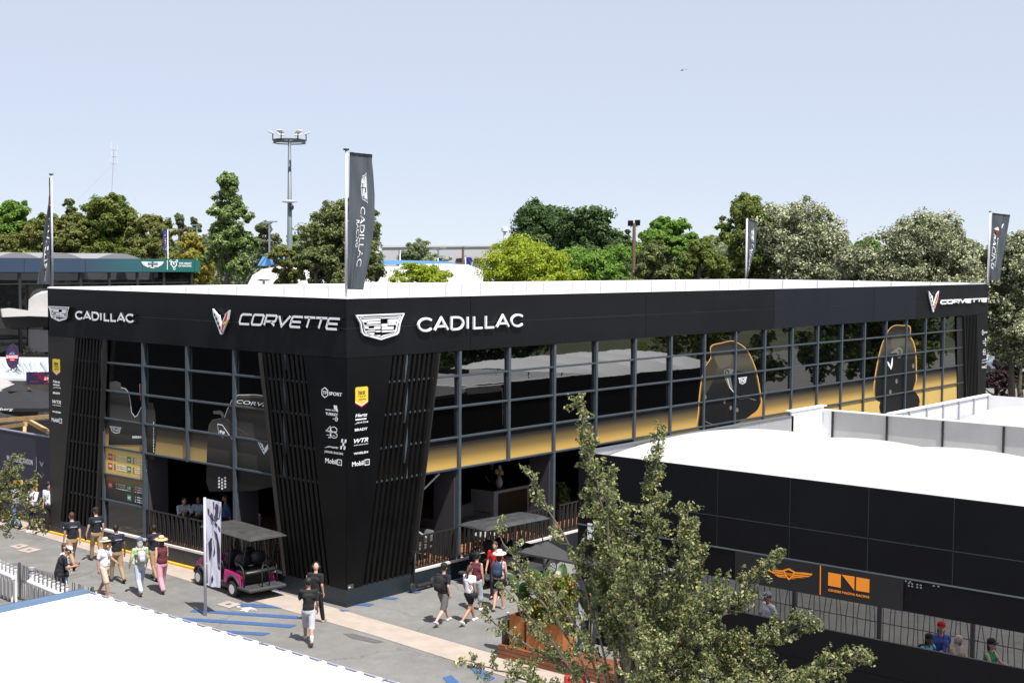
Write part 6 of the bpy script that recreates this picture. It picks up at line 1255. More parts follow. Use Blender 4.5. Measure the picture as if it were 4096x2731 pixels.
# ------------------------------------------------------------------ golf carts
def cart(label, x, y, rz, body, rim, roofm, spokes=False):
    e = empty('golf_cart', (x, y, 0), rz, label, 'golf cart', 'golf carts parked by the black pavilion')      # +x is forward
    DK = mat('cart_black', (.018, .018, .02), .5, var=.2, vscale=6); PL_ = mat('cart_grey_plastic', (.045, .045, .048), .65, var=.2, vscale=8)
    def b(nme, m, mm, par=e, sm=False, **k): return m.build(nme, mm, par, sm, **k)
    L0, L1, W = -1.85, 1.55, .58
    m = MB(); m.prism([(-1.25, -W, .30), (-.95, -W, .22), (.75, -W, .2), (.95, -W, .3), (.95, -W, .36), (-1.25, -W, .36)], (0, 2*W, 0)); b('floor', m, PL_)
    m = MB(); m.cbox((-1.52, 0, .34), (.36, W+.06, .05), None, .03); b('rear_step', m, PL_)
    m = MB()                                              # rear body with wheel arch, side profile extruded
    pr = [(-1.3, .38), (-1.22, .72), (-.38, .74), (-.32, .3), (-.55, .3), (-.62, .52), (-.8, .62), (-1.0, .6), (-1.15, .45), (-1.2, .38)]
    for sy in (-1, 1): m = MB(); m.prism([(p[0], sy*W, p[1]) for p in pr], (0, -sy*.12, 0)); b('side_panel', m, body)
    for sy in (-1, 1): m = MB(); m.tube([(-1.28+.0, sy*(W+.01), .36), (-1.14, sy*(W+.01), .52), (-.98, sy*(W+.01), .62), (-.8, sy*(W+.01), .63), (-.64, sy*(W+.01), .55), (-.55, sy*(W+.01), .36)], .035, 8); b('wheel_arch', m, PL_, e, True)
    m = MB(); m.box(-1.18, -.4, -W+.12, W-.12, .38, .70); b('engine_cover', m, DK)
    # front cowl
    m = MB(); pr = [(.8, .3), (.84, .86), (.95, .9), (1.25, .78), (1.52, .55), (1.55, .42), (1.42, .34), (1.0, .34)]
    m.prism([(p[0], -W*.82, p[1]) for p in pr], (0, 2*W*.82, 0)); b('front_cowl', m, body)
    m = MB(); m.cbox((1.45, 0, .36), (.14, W*.9, .09), None, .04); b('front_bumper', m, PL_)
    for sy in (-1, 1): m = MB(); m.tube([(.72, sy*(W-.02), .3), (.82, sy*(W), .52), (1.02, sy*W, .62), (1.22, sy*W, .58), (1.36, sy*W, .4)], .05, 8); b('wheel_arch', m, PL_, e, True)
    for sy in (-.36, .36): m = MB(); m.ell((1.47, sy, .6), (.05, .1, .06)); b('headlight', m, M_SIGN, e, True)
    for sy in (-1, 1): m = MB(); m.box(-1.31, -1.24, sy*.5-.05, sy*.5+.05, .6, .7); b('tail_light', m, mat('amber_lens', (.6, .15, .03), .3))
    m = MB(); m.tube([(1.55, -.4, .25), (1.72, -.38, .3), (1.72, .38, .3), (1.55, .4, .25)], .02, 6); b('nudge_bar', m, M_PLAST, e, True)
    # seats: front bench + rear facing bench
    SE = mat('cart_seat', (.02, .02, .023), .38)
    m = MB(); m.cbox((-.05, 0, .76), (.24, W-.06, .06), None, .04); b('seat', m, SE, e, True, sharp=50); m = MB(); m.cbox((-1.35+.1, 0, .78), (.28, W-.04, .06), None, .04); b('seat', m, SE, e, True, sharp=50)
    for sy in (-.27, .27):
        for x0 in (-.36, -.78+.0): m = MB(); m.ell((x0-(.0 if x0 > -.5 else .12), sy, 1.05), (.09, .27, .25), 14, 10); b('backrest', m, SE, e, True)
    for sy in (-1, 1):
        m = MB(); m.tube([(-.28, sy*.52, .8), (-.2, sy*.56, .95), (.02, sy*.56, .95), (.08, sy*.52, .8)], .028, 6); b('armrest', m, M_PLAST, e, True)
        m = MB(); m.tube([(-.95, sy*.55, 1.02), (-1.25, sy*.56, 1.0), (-1.42, sy*.57, .9), (-1.48, sy*.57, .38)], .022, 6); b('grab_rail', m, M_PLAST, e, True)
    m = MB(); m.tube([(-1.75, -.12, .38), (-1.72, -.12, .92), (-1.68, -.05, 1.0), (-1.68, .05, 1.0), (-1.72, .12, .92), (-1.75, .12, .38)], .018, 6); b('grab_handle', m, M_PLAST, e, True)
    m = MB(); m.tube([(.72, .25, .62), (.5, .25, .95)], .022, 6); o = b('steering_column', m, M_PLAST); n_ = 18
    ax = Vector((-.55, 0, .83)).normalized(); u1_ = Vector((0, 1, 0)); u2_ = ax.cross(u1_)
    m = MB(); m.tube([Vector((.5, .25, .95))+(u1_*math.cos(2*math.pi*i/n_)+u2_*math.sin(2*math.pi*i/n_))*.17 for i in range(n_)], .016, 6, closed=True); b('steering_wheel', m, M_PLAST, o, True)
    for sx, sy in ((.92, .48), (.92, -.48), (-.55, .52), (-.55, -.52), (-1.3, .5), (-1.3, -.5)):
        if sx < -1: continue
        top = (.55, sy, 1.84) if sx > 0 else (sx-.12, sy*.96, 1.84)
        m = MB(); m.tube([(sx, sy, .72), top], .02, 6); b('roof_post', m, M_PLAST)
    m = MB(); m.tube([(-1.2, -.5, .75), (-1.55, -.5, 1.84)], .02, 6); b('roof_post', m, M_PLAST); m = MB(); m.tube([(-1.2, .5, .75), (-1.55, .5, 1.84)], .02, 6); b('roof_post', m, M_PLAST)
    m = MB()
    def rf(u, v):
        x = -1.9+u*2.85; y = (v*2-1)*.63; ex = min(1, min(u, 1-u)*14); ey = min(1, min(v, 1-v)*9); k = min(1, ex)*min(1, ey)
        rib = .012*math.sin(v*math.pi*5) if .1 < u < .9 and .12 < v < .88 else 0
        return (x+(0 if 0 < u < 1 else 0), y*(1-.0*k), 1.84+.075*k**.5+rib+.02*math.sin(math.pi*v))
    m.grid(rf, 34, 22); o = b('roof', m, roofm, e, True); m = MB(); m.cbox((-.475, 0, 1.83), (1.435, .635, .022), None, .02); b('roof_rim', m, PL_, o)
    for wx in (-.88, 1.1):
        for sy in (-1, 1):
            m = MB(); m.lathe([(.14, -.09), (.2, -.1), (.235, -.075), (.24, 0), (.235, .075), (.2, .1), (.14, .09)], (wx, sy*.53, .24), 22, (0, 1, 0)); t = b('wheel', m, mat('tyre', (.025, .025, .026), .8), e, True, sharp=40)
            m = MB(); 
            if spokes:
                m.lathe([(.03, .06), (.05, .085)], (wx, sy*.53, .24), 12, (0, sy, 0))
                for k in range(6): a = R_(60*k); m.bar((wx+.03*math.cos(a), sy*.62, .24+.03*math.sin(a)), (wx+.145*math.cos(a), sy*.62, .24+.145*math.sin(a)), .05, .03, (0, 1, 0))
                m.tube([(wx+.142*math.cos(R_(20*k)), sy*.61, .24+.142*math.sin(R_(20*k))) for k in range(18)], .018, 6, closed=True)
            else: m.lathe([(.145, .105), (.13, .1), (.12, .07), (.05, .065), (.045, .085), (.01, .088)], (wx, sy*.53, .24), 20, (0, sy, 0))
            b('rim', m, rim, t, True, sharp=30)
    return e
ROOFM = mat('dusty_cart_roof', (.05, .049, .047), .6, var=.3, vscale=4)
cart('golf cart with pink side panels and white wheels beside the pale banner', -.73, 4.18, R_(83), mat('magenta_paint', (.62, .02, .24), .3, coat=.4, var=.06), mat('white_rim', (.75, .75, .8), .35), ROOFM)
cart('all-black golf cart with silver spoked wheels near the grey parasol', 6.05, -1.25, R_(-4), mat('cart_black_paint', (.03, .03, .032), .35, coat=.3), mat('chrome_rim', (.6, .6, .62), .25, metal=.7), mat('dusty_black_roof', (.05, .052, .055), .5, var=.3, vscale=4), True)
# electric scooter
e = empty('electric_scooter', (2.5, -.22, 0), R_(2), 'black electric scooter standing against the deck skirt', 'scooter')
for wx in (.0, .93):
    m = MB(); m.lathe([(.07, -.035), (.115, -.04), (.135, -.02), (.135, .02), (.115, .04), (.07, .035)], (wx, 0, .135), 20, (0, 1, 0)); t = m.build('wheel', mat('tyre', (.025, .025, .026), .8), e, True, sharp=40); m = MB(); m.lathe([(.07, -.02), (.07, .02)], (wx, 0, .135), 14, (0, 1, 0)); m.build('hub', M_STEEL, t)
    m = MB(); m.tube([(wx-.15, 0, .18), (wx-.06, 0, .28), (wx+.08, 0, .28), (wx+.16, 0, .16)], .022, 6); m.build('mudguard', M_PLAST, e, True)
m = MB(); m.cbox((.5, 0, .16), (.32, .09, .035), None, .02); m.build('deck', M_PLAST, e); m = MB(); m.bar((.04, 0, .26), (.22, 0, .17), .06, .05); m.build('neck', M_PLAST, e)
m = MB(); m.bar((.12, .095, .14), (.34, .095, .14), .015, .03); m.build('reflector', M_ORNG, e)
m = MB(); m.tube([(.02, 0, .2), (.12, 0, 1.2)], [.03, .022], 8); o = m.build('stem', M_PLAST, e, True); m = MB(); m.tube([(.1, -.24, 1.2), (.12, 0, 1.2), (.1, .24, 1.2)], .017, 7); m.build('handlebar', M_PLAST, o, True); m = MB(); m.cbox((.15, 0, 1.22), (.04, .05, .025), None, .01); m.build('display', M_INK, o)
# ------------------------------------------------------------------ planters on their timber plinth
TIM = mat('red_timber', (.20, .07, .03), .6, var=.3, vscale=3); COR = mat('rusty_steel', (.38, .13, .035), .75, var=.22, vscale=3.5, bump=.2, bscale=25)
e = empty('timber_plinth', (-.2, -8, 0), 0, 'low red timber plinth carrying the rusty planters', 'plinth'); eb = child(e)
for k in range(3): eb('plank', MB().box(-.78, -.75, -10.2, -6.42, .01+k*.107, .105+k*.107), TIM)
for k in range(7): eb('deck_board', MB().box(-.78+k*.13, -.66+k*.13, -10.2, -6.42, .312, .33), TIM)
m = MB(); m.box(-.75, .1, -6.45, -6.42, .01, .31); eb('end_board', m, TIM)
def planter(label, y0, y1, h, plant, x0=-.66, dx=.46):
    c = ((x0+dx/2), (y0+y1)/2, .33); e = empty('planter', c, 0, label, 'planter', 'rusty steel planters'); hy = abs(y1-y0)/2; m = MB(); t = .02
    m.box(-dx/2, dx/2, -hy, -hy+t, 0, h); m.box(-dx/2, dx/2, hy-t, hy, 0, h); m.box(-dx/2, -dx/2+t, -hy+t, hy-t, 0, h); m.box(dx/2-t, dx/2, -hy+t, hy-t, 0, h); m.build('box', COR, e); m = MB(); m.box(-dx/2+t, dx/2-t, -hy+t, hy-t, h-.12, h-.08); m.build('soil', mat('soil', (.03, .02, .012), .95), e); return e
e1 = planter('narrow rusty planter holding broad banana-like leaves', -7.17, -6.7, .8, 0); e2 = planter('long rusty planter holding the red tipped shrub', -8.4, -7.25, .8, 1); e3 = planter('farther rusty planter behind the broad leaved plant', -7.2, -6.62, .78, 0, -.1)
def banana(label, x, y, z, n_, h, seed):
    rs = random.Random(seed); e = empty('broad_leaved_plant', (x, y, z), 0, label, 'plant', 'broad leaved plants'); g_ = mat('banana_leaf', (.035, .075, .02), .4, var=.2, vscale=5, trans=.2)
    for i in range(n_):
        a = rs.uniform(0, 6.28); ln = h*rs.uniform(.5, .75); st = h*rs.uniform(.35, .6); d = Vector((math.cos(a), math.sin(a), 0)); sd = Vector((-d.y, d.x, 0)); lean = rs.uniform(.15, .55)
        m = MB(); b0 = Vector((d.x*.05, d.y*.05, 0)); t0 = b0+d*(st*lean*.4)+Vector((0, 0, st)); m.tube([b0, (b0+t0)/2+d*.02, t0], [.02, .016, .01], 6); o = m.build('stalk', mat('stalk_green', (.22, .24, .12), .6), e, True)
        def lf(u, v): w = math.sin(math.pi*min(.98, v*.95+.04))**.7*.15; p = t0+Vector((0, 0, ln*.8*math.sin(v*1.4)))+d*(ln*(lean*v+.35*v*v)); return p+sd*((u*2-1)*w)+Vector((0, 0, .05*abs(u*2-1)+.012*math.sin(v*40)))
        m = MB(); m.grid(lf, 4, 14); m.build('leaf', g_, e, True)
banana('broad leaved plant in the narrow rusty planter', -.43, -6.93, 1.03, 5, 1.0, 3)
banana('broad leaved plant rising behind the red tipped shrub', .5, -8.3, .4, 7, 1.9, 5); banana('broad leaved plant left of the navy banner, behind the shrub', .35, -7.5, .4, 5, 1.7, 8)
LM['photinia'] = leafmat('photinia_leaves', [(0, (.02, .045, .008)), (.5, (.06, .1, .014)), (.72, (.15, .17, .02)), (.85, (.22, .09, .035)), (1, (.28, .15, .08))], .1, .35, .5)
e = empty('red_tipped_shrub', (-.43, -7.82, 1.05), 0, 'dense shrub with yellow green and red tipped leaves in the long rusty planter', 'shrub'); rs = np.random.RandomState(31)
C_ = np.array([(rs.uniform(-.26, .26), rs.uniform(-.6, .58), rs.uniform(.0, 1.2)*(1-.12*rs.uniform())) for _ in range(130)]); P = (C_[:, None]+unit(rs.normal(size=(130, 70, 3)))*.13*rs.uniform(.4, 1.2, (130, 70, 1))).reshape(-1, 3); leaf_mesh('foliage', P, unit(rs.normal(size=P.shape)+np.array([-.2, -.2, .7])), .075, LM['photinia'], e, rs, .5)
m = MB()
for i in range(8): m.tube([(rs.uniform(-.1, .1), -.5+i*.13, -.1), (rs.uniform(-.15, .15), -.5+i*.13, .8)], .012, 5)
m.build('stems', BARK, e)
m = MB(); m.lathe([(.15, 0), (.15, .95), (.16, .97), (.1, 1.)], (-.52, -6.52, 0), 14); o = m.build('litter_bin', M_PLAST, None, True); tag(o, 'slim black litter bin at the left end of the timber plinth', 'bin')
m = MB(); m.lathe([(.03, 0), (.042, .12), (.045, .125)], (-.52, -6.52, 1.0), 12); o = m.build('paper_cup', M_SIGN, None, True); tag(o, 'white paper cup left on top of the slim black bin', 'cup')
# ------------------------------------------------------------------ lounge furniture inside the open ground floor
GW = mat('counter_white', (.42, .42, .46), .6)
e = empty('reception_counter', (11.1, 3.6, .59), 0, 'white reception counter with dark wood slat front inside the lounge', 'counter')
m = MB(); m.box(-1.05, 1.05, -.5, .6, 0, 1.1); m.build('body', GW, e); m = MB(); m.box(-.8, .8, -.52, -.5, .12, 1.0); o = m.build('slat_front', mat('brown_slats', (.045, .03, .018), .6), e); m = MB()
for i in range(27): m.box(-.78+i*.06, -.755+i*.06, -.545, -.52, .12, 1.)
m.build('slats', mat('brown_slat_edge', (.09, .06, .035), .6), o); m = MB(); m.box(-1.06, 1.06, -.5, .61, 1.1, 1.12); m.build('worktop', M_PLAST, e)
e = empty('flower_vase', (10.7, 3.4, 1.71), 0, 'white ribbed vase with pale dried blooms on the counter', 'vase'); m = MB(); m.lathe([(.06, 0), (.12, .12), (.13, .25), (.07, .38), (.05, .42), (.06, .45)], (0, 0, 0), 14); m.build('vase', mat('vase_white', (.6, .57, .54), .6), e, True)
for dx, dz in ((-.18, .62), (.1, .55), (0, .75)): m = MB(); m.tube([(0, 0, .4), (dx, 0, dz)], .008, 5); m.lathe([(.01, 0), (.1, .02), (.01, .04)], (dx, -.02, dz), 10, (0, -1, .3)); m.build('bloom', mat('bloom_cream', (.6, .55, .42), .7), e)
ARM = mat('armchair_frame', (.015, .015, .016), .5); CUS = mat('armchair_cushion', (.10, .105, .115), .8); WDA = mat('armrest_wood', (.22, .1, .04), .5)
def armchair(label, x, y, rz, wd=.38):
    e = empty('lounge_chair', (x, y, .59), rz, label, 'armchair', 'lounge chairs on the deck')
    m = MB(); m.cbox((0, 0, .38), (wd-.03, .34, .07), None, .03); m.build('seat_cushion', CUS, e, True, sharp=50); m = MB(); m.cbox((0, .32, .66), (wd-.03, .05, .24), Matrix.Rotation(R_(-14), 3, 'X'), .03); m.build('backrest', CUS, e, True, sharp=50)
    m = MB()
    for sx in (-wd, wd): m.tube([(sx, -.36, 0), (sx, -.36, .56), (sx, .32, .6), (sx, .42, 0)], .014, 6)
    m.tube([(-wd, .3, .3), (wd, .3, .3)], .012, 6); m.tube([(-wd, -.34, .3), (wd, -.34, .3)], .012, 6); m.build('frame', ARM, e, True)
    for sx in (-wd, wd): m = MB(); m.box(sx-.025, sx+.025, -.38, .34, .585, .61); m.build('armrest', WDA, e)
armchair('wide two-seat lounge chair before the reception counter', 8.2, 2.6, R_(8), .72); armchair('grey lounge chair behind the pilaster, left of the two-seater', 5.9, 2.1, R_(90)); armchair('lounge chair on the sunlit deck behind the railing', 4.0, 1.05, R_(-90)); armchair('lounge chair on the sunlit deck nearer the corner screen', 1.9, 1.0, R_(90)); armchair('lounge chair deep inside the lounge', 6.3, 4.5, R_(180))
def table(label, x, y, r, h, m_, cups=0):
    e = empty('table', (x, y, .59), 0, label, 'table', 'tables in the open lounge'); m = MB(); m.lathe([(r, h-.03), (r, h)], n=20); m.build('table_top', m_, e); m = MB(); m.tube([(0, 0, .02), (0, 0, h-.03)], .03, 8); m.build('leg', M_PLAST, e); m = MB(); m.lathe([(r*.5, 0), (r*.5, .02)], n=16); m.build('foot', M_PLAST, e)
for (lab, x, y, r, h) in (('round table between the seated guests, left front opening', 1.15, 8.95, .45, .74), ('round table before the seated woman in white', 1.2, 6.2, .4, .74), ('low white table on the sunlit deck behind the railing', 3.0, .75, .42, .35), ('low white table farther along the sunlit deck', 7.0, .8, .42, .35)): table(lab, x, y, r, h, mat('table_grey', (.35, .35, .37), .5) if h < .5 else M_PLAST)
for i, (x, y, z) in enumerate(((1.0, 9.1, 1.33), (1.3, 8.8, 1.33), (1.15, 6.3, 1.33))): m = MB(); m.lathe([(.028, 0), (.038, .12)], (x, y, z), 10); o = m.build('yellow_cup', M_YEL); tag(o, ['yellow drinks cup nearest the white shirted guest', 'yellow drinks cup on the guests table nearer the corner', 'yellow drinks cup before the seated woman in white'][i], 'cup', 'yellow cups on the lounge tables')
e = empty('potted_plant', (11.9, 1.6, .59), 0, 'leafy potted plant between the counter and the railing', 'plant'); m = MB(); m.lathe([(.16, 0), (.2, .4), (.2, .42)], n=14); m.build('pot', M_PLAST, e); rs = np.random.RandomState(8); P = unit(rs.normal(size=(260, 3)))*np.array([.45, .45, .5])*rs.uniform(.3, 1, (260, 1))+np.array([0, 0, .95]); leaf_mesh('foliage', P, unit(rs.normal(size=P.shape)+np.array([0, 0, .5])), .22, LM['dark'], e, rs, .35)
# ------------------------------------------------------------------ people
_RM = []
def remesh(mb, voxel, mats, name, parent, smooth=2):
    me = bpy.data.meshes.new('tmp'); me.from_pydata(mb.v, [], mb.f); bm = bmesh.new(); bm.from_mesh(me); bmesh.ops.recalc_face_normals(bm, faces=bm.faces); bm.to_mesh(me); bm.free()
    o = bpy.data.objects.new('tmp', me); COL.objects.link(o)
    r = o.modifiers.new('r', 'REMESH'); r.mode = 'VOXEL'; r.voxel_size = voxel; r.use_smooth_shade = True
    s = o.modifiers.new('s', 'SMOOTH'); s.iterations = smooth; s.factor = .5
    dg = bpy.context.evaluated_depsgraph_get(); out = bpy.data.meshes.new_from_object(o.evaluated_get(dg)); bpy.data.objects.remove(o); bpy.data.meshes.remove(me)
    out.materials.clear(); out.materials.append(mats); out.name = name; return link(name, out, parent)
def cap(m, a, b, ra, rb, n=10):
    """tapered limb with rounded ends"""
    a = Vector(a); b = Vector(b); d = (b-a); L = d.length
    if L < 1e-6: m.ell(a, (ra, ra, ra)); return
    d.normalize(); m.tube([a-d*ra*.7, a-d*ra*.35, a, a.lerp(b, .5), b, b+d*rb*.35, b+d*rb*.7], [ra*.55, ra*.9, ra, (ra+rb)/2*1.02, rb, rb*.9, rb*.55], n)
def skinm(k): return {'pale': mat('skin_pale', (.62, .36, .27), .55), 'tan': mat('skin_tan', (.45, .23, .15), .55), 'brown': mat('skin_brown', (.2, .095, .055), .55)}[k]
def cloth(name, c, **k): return mat('cloth_'+name, c, .85, var=k.pop('var', .08), vscale=14, **k)
HAIRC = {'dark': (.012, .009, .008), 'brown': (.07, .035, .018), 'blond': (.35, .24, .12), 'grey': (.5, .48, .45), 'bald': (.3, .2, .16)}
def rotx(p, c, a):    # swing in the forward (y,z) plane about c
    y, z = p[1]-c[1], p[2]-c[2]; return (p[0], c[1]+y*math.cos(a)-z*math.sin(a), c[2]+y*math.sin(a)+z*math.cos(a))
def person(label, x, y, face, h=1.75, z=0., skin='tan', top=None, sleeve=.55, bottom=None, blen=1., loose=1., shoe=None, hair='dark', hairlen=0, hat=None, hatc=None, stride=.45, ph=1, armL=(-.35, .3, .12), armR=(.35, .35, .12),
           lean=0., headturn=0., nod=0., bag=None, bagc=None, seated=False, woman=False, marks=None, extras=None, group=None, sock=None):
    e = empty('person', (x, y, z), R_(face-90), label, 'person', group); s = h/1.75; V = Vector
    sk = skinm(skin); hipz = .93 if not seated else .5; sw = .185 if not woman else .16; hw = .085 if not woman else .09
    ct = math.cos(lean); st = math.sin(lean)
    def up(px_, py_, pz_): return V((px_, py_*ct+pz_*st*1., pz_*ct-py_*st))+V((0, 0, hipz))     # torso frame above the hip
    J = {}
    for sd in (-1, 1):
        a = stride*(1 if sd*ph > 0 else -1)
        if seated: kn = V((sd*.11, .42, .5)); an = V((sd*.11, .4, .1))
        else:
            th = a*.95 if a > 0 else a*.55; kn = V((sd*hw, .45*math.sin(th), hipz-.45*math.cos(th))); sh = th-.12 if a > 0 else th-.55*abs(a)/.45*1.1
            if stride == 0: sh = th
            an = kn+V((0, .41*math.sin(sh), -.41*math.cos(sh)))
        J[sd] = [V((sd*hw, 0, hipz-.02)), kn, an]
    if not seated:
        low = min(J[-1][2].z, J[1][2].z)-.075; dz = -low
        hipz += dz
        for sd in J: J[sd] = [p+V((0, 0, dz)) for p in J[sd]]
    A = {}
    for sd, (f, be, ou) in ((-1, armL), (1, armR)):
        sh = up(sd*sw, 0, .49); el = sh+V((sd*math.sin(ou)*.28, .28*math.sin(f), -.28*math.cos(f)*math.cos(ou))); fa = f+be
        wr = el+V((sd*(math.sin(ou)-.25*min(1, be))*.24, .25*math.sin(fa), -.25*math.cos(fa))); A[sd] = [sh, el, wr, fa]
    neck = up(0, .0, .53); hc = up(0, .03, .70)+V((0, nod*.05, -nod*.03))
    fw_ = V((math.sin(headturn), math.cos(headturn)*math.cos(nod), -math.sin(nod))).normalized(); rt_ = fw_.cross(V((0, 0, 1))).normalized(); upv = rt_.cross(fw_); HR = Matrix((rt_, fw_, upv)).transposed()
    def H(a, b, c): return hc+HR @ V((a, b, c))
    S = lambda v: V(v)*s
    m = MB()
    cap(m, S(up(-.05, 0, .02)), S(up(.05, 0, .02)), .125*s, .125*s); cap(m, S(up(0, 0, .05)), S(up(0, 0, .3)), .12*s, .125*s); cap(m, S(up(-.07, 0, .36)), S(up(.07, 0, .36)), .115*s, .115*s); cap(m, S(up(-sw+.03, 0, .47)), S(up(sw-.03, 0, .47)), .06*s, .06*s)
    cap(m, S(up(0, 0, .46)), S(hc-V((0, 0, .03))), .055*s, .05*s)
    m.ell(S(hc), (.074*s, .092*s, .118*s), 14, 10, HR); m.ell(S(H(0, .03, -.055)), (.052*s, .06*s, .058*s), 10, 8, HR)
    cap(m, S(H(0, .086, .02)), S(H(0, .105, -.022)), .011*s, .017*s, 6); m.ell(S(H(0, .085, -.06)), (.022*s, .014*s, .010*s), 8, 6, HR)
    for q in (-1, 1): m.ell(S(H(q*.077, -.005, -.005)), (.012*s, .02*s, .032*s), 8, 6, HR)
    for sd in (-1, 1):
        hp, kn, an = J[sd]; cap(m, S(hp), S(kn), .085*s, .055*s); cap(m, S(kn), S(kn.lerp(an, .35)), .055*s, .057*s); cap(m, S(kn.lerp(an, .35)), S(an), .056*s, .036*s)
        ft = V((0, 1, 0)) if (stride == 0 or seated or sd*ph > 0) else V((0, .8, -.6)); cap(m, S(an), S(an+ft*.13+V((0, 0, -.045))), .035*s, .03*s)
        sh, el, wr, fa = A[sd]; cap(m, S(sh), S(el), .05*s, .038*s); cap(m, S(el), S(wr), .038*s, .026*s)
        hd = V((0, math.sin(fa), -math.cos(fa))); cap(m, S(wr), S(wr+hd*.075), .027*s, .03*s)
    o = remesh(m, .0165*s, sk, 'body', e)
    # fingers, five on each hand, appended to the same body mesh
    m = MB()
    for sd in (-1, 1):
        sh, el, wr, fa = A[sd]; hd = V((0, math.sin(fa), -math.cos(fa))); sid = V((0, math.cos(fa), math.sin(fa))); inn = V((-sd, 0, 0)); pb = wr+hd*.085
        for k, (off, ln) in enumerate(((-.024, .062), (-.008, .075), (.008, .07), (.023, .055))):
            b0 = pb+sid*off; k1 = b0+hd*ln*.55+inn*.008; k2 = k1+(hd*.6+inn*.7).normalized()*ln*.45; m.tube([S(b0), S(k1), S(k2)], [.0095*s, .0085*s, .0065*s], 6)
        t0 = wr+hd*.03-sid*.024*(-1); t1 = t0+(hd*.6+sid*.8+inn*.3).normalized()*.035; t2 = t1+hd*.03+inn*.012; m.tube([S(t0), S(t1), S(t2)], [.012*s, .010*s, .008*s], 6)
    bm = bmesh.new(); bm.from_mesh(o.data); off = len(bm.verts); vs = [bm.verts.new(v) for v in m.v]
    for f in m.f: bm.faces.new([vs[i] for i in f])
    for f in bm.faces: f.smooth = True
    bm.to_mesh(o.data); bm.free()
    for q in (-1, 1): mm = MB(); mm.ell(S(H(q*.03, .079, .012)), (.011*s, .006*s, .007*s), 8, 6, HR); mm.build('eye', M_INK, o)
    mm = MB(); mm.ell(S(H(0, .093, -.06)), (.02*s, .006*s, .006*s), 8, 5, HR); mm.build('mouth', mat('lips', (.32, .09, .08), .5), o)
    if top:
        m = MB(); g = .016; wst = 0.02
        cap(m, S(up(-.05, 0, .06+wst)), S(up(.05, 0, .06+wst)), (.118+g)*s*loose**.5, (.118+g)*s*loose**.5); cap(m, S(up(0, 0, .08)), S(up(0, 0, .3)), (.122+g)*s, (.125+g)*s); cap(m, S(up(-.075, 0, .36)), S(up(.075, 0, .36)), (.113+g)*s, (.113+g)*s); cap(m, S(up(-sw+.035, -.005, .47)), S(up(sw-.035, -.005, .47)), (.062+g*.7)*s, (.062+g*.7)*s)
        for sd in (-1, 1):
            sh, el, wr, fa = A[sd]
            if sleeve > 0:
                t = min(1, sleeve*1.0); cap(m, S(sh), S(sh.lerp(el, t)), .066*s, (.058 if sleeve <= 1 else .052)*s)
                if sleeve > 1: cap(m, S(el), S(el.lerp(wr, min(1, sleeve-1))), .05*s, .038*s)
        remesh(m, .0165*s, top, 'top', e, 3)
    if bottom:
        m = MB(); lo = 1+.12*(loose-1)
        cap(m, S(V((-.045, 0, hipz+.02))), S(V((.045, 0, hipz+.02))), .128*s, .128*s); cap(m, S(V((-.045, 0, hipz-.04))), S(V((.045, 0, hipz-.04))), .13*s*lo, .13*s*lo)
        for sd in (-1, 1):
            hp, kn, an = J[sd]; k2 = min(1, blen*2); cap(m, S(hp), S(hp.lerp(kn, k2)), .1*s*lo, (.1+(.072-.1)*k2)*s*loose)
            if blen > .5: t = (blen-.5)*2; cap(m, S(kn), S(kn.lerp(an, t*.98)), .07*s*loose, (.07+(.056-.07)*t)*s*loose**1.3)
        remesh(m, .0165*s, bottom, 'skirt' if (marks == 'skirt') else 'trousers' if blen > .6 else 'shorts', e, 3)
        if blen > .6 and not woman: m = MB(); m.tube([S(V((.132*math.cos(R_(i*20)), .125*math.sin(R_(i*20)), hipz+.055))) for i in range(18)], .014*s, 6, closed=True); m.build('belt', M_INK, e)
    for sd in (-1, 1):
        an = J[sd][2]; flatf = (stride == 0 or seated or sd*ph > 0); a = 0 if flatf else -.65
        Rm = Matrix.Rotation(a, 3, 'X'); c = an+Rm @ V((0, .05, -.045)); m = MB(); m.ell(S(c), (.048*s, .125*s, .042*s), 12, 8, Rm); m.cbox(S(c+Rm @ V((0, 0, -.018))), (.043*s, .12*s, .018*s), Rm, .012*s); m.build('shoe', shoe or M_INK, e, True, sharp=60)
        if sock: m = MB(); cap(m, S(an+V((0, 0, .11))), S(an), .05*s, .045*s); m.build('sock', sock, e, True)
    hm = mat('hair_'+hair, HAIRC[hair], .6, var=.25, vscale=30, bump=.5, bscale=60)
    if hair != 'bald' or hat is None:
        m = MB(); n_, k_ = 16, 10
        for i in range(1): pass
        m.ell(S(H(0, -.018, .028)), (.083*s, .094*s, .108*s), 16, 10, HR)
        if hair == 'bald': m = MB(); m.ell(S(H(0, -.05, -.005)), (.08*s, .062*s, .06*s), 14, 8, HR)
        if hairlen == 1: m.ell(S(H(0, -.03, .045)), (.108*s, .115*s, .115*s), 14, 10, HR)
        if hairlen == 2: m.ell(S(H(0, -.045, -.06)), (.088*s, .06*s, .13*s), 12, 8, HR)
        if hairlen == 3: cap(m, S(H(0, -.09, .04)), S(H(0, -.13, -.02)), .035*s, .04*s); cap(m, S(H(0, -.13, -.02)), S(H(0, -.11, -.26)), .04*s, .018*s)
        if hairlen == 4: m.ell(S(H(0, -.06, .13)), (.04*s, .04*s, .04*s))
        ho = remesh(m, .014*s, hm, 'hair', e, 1)
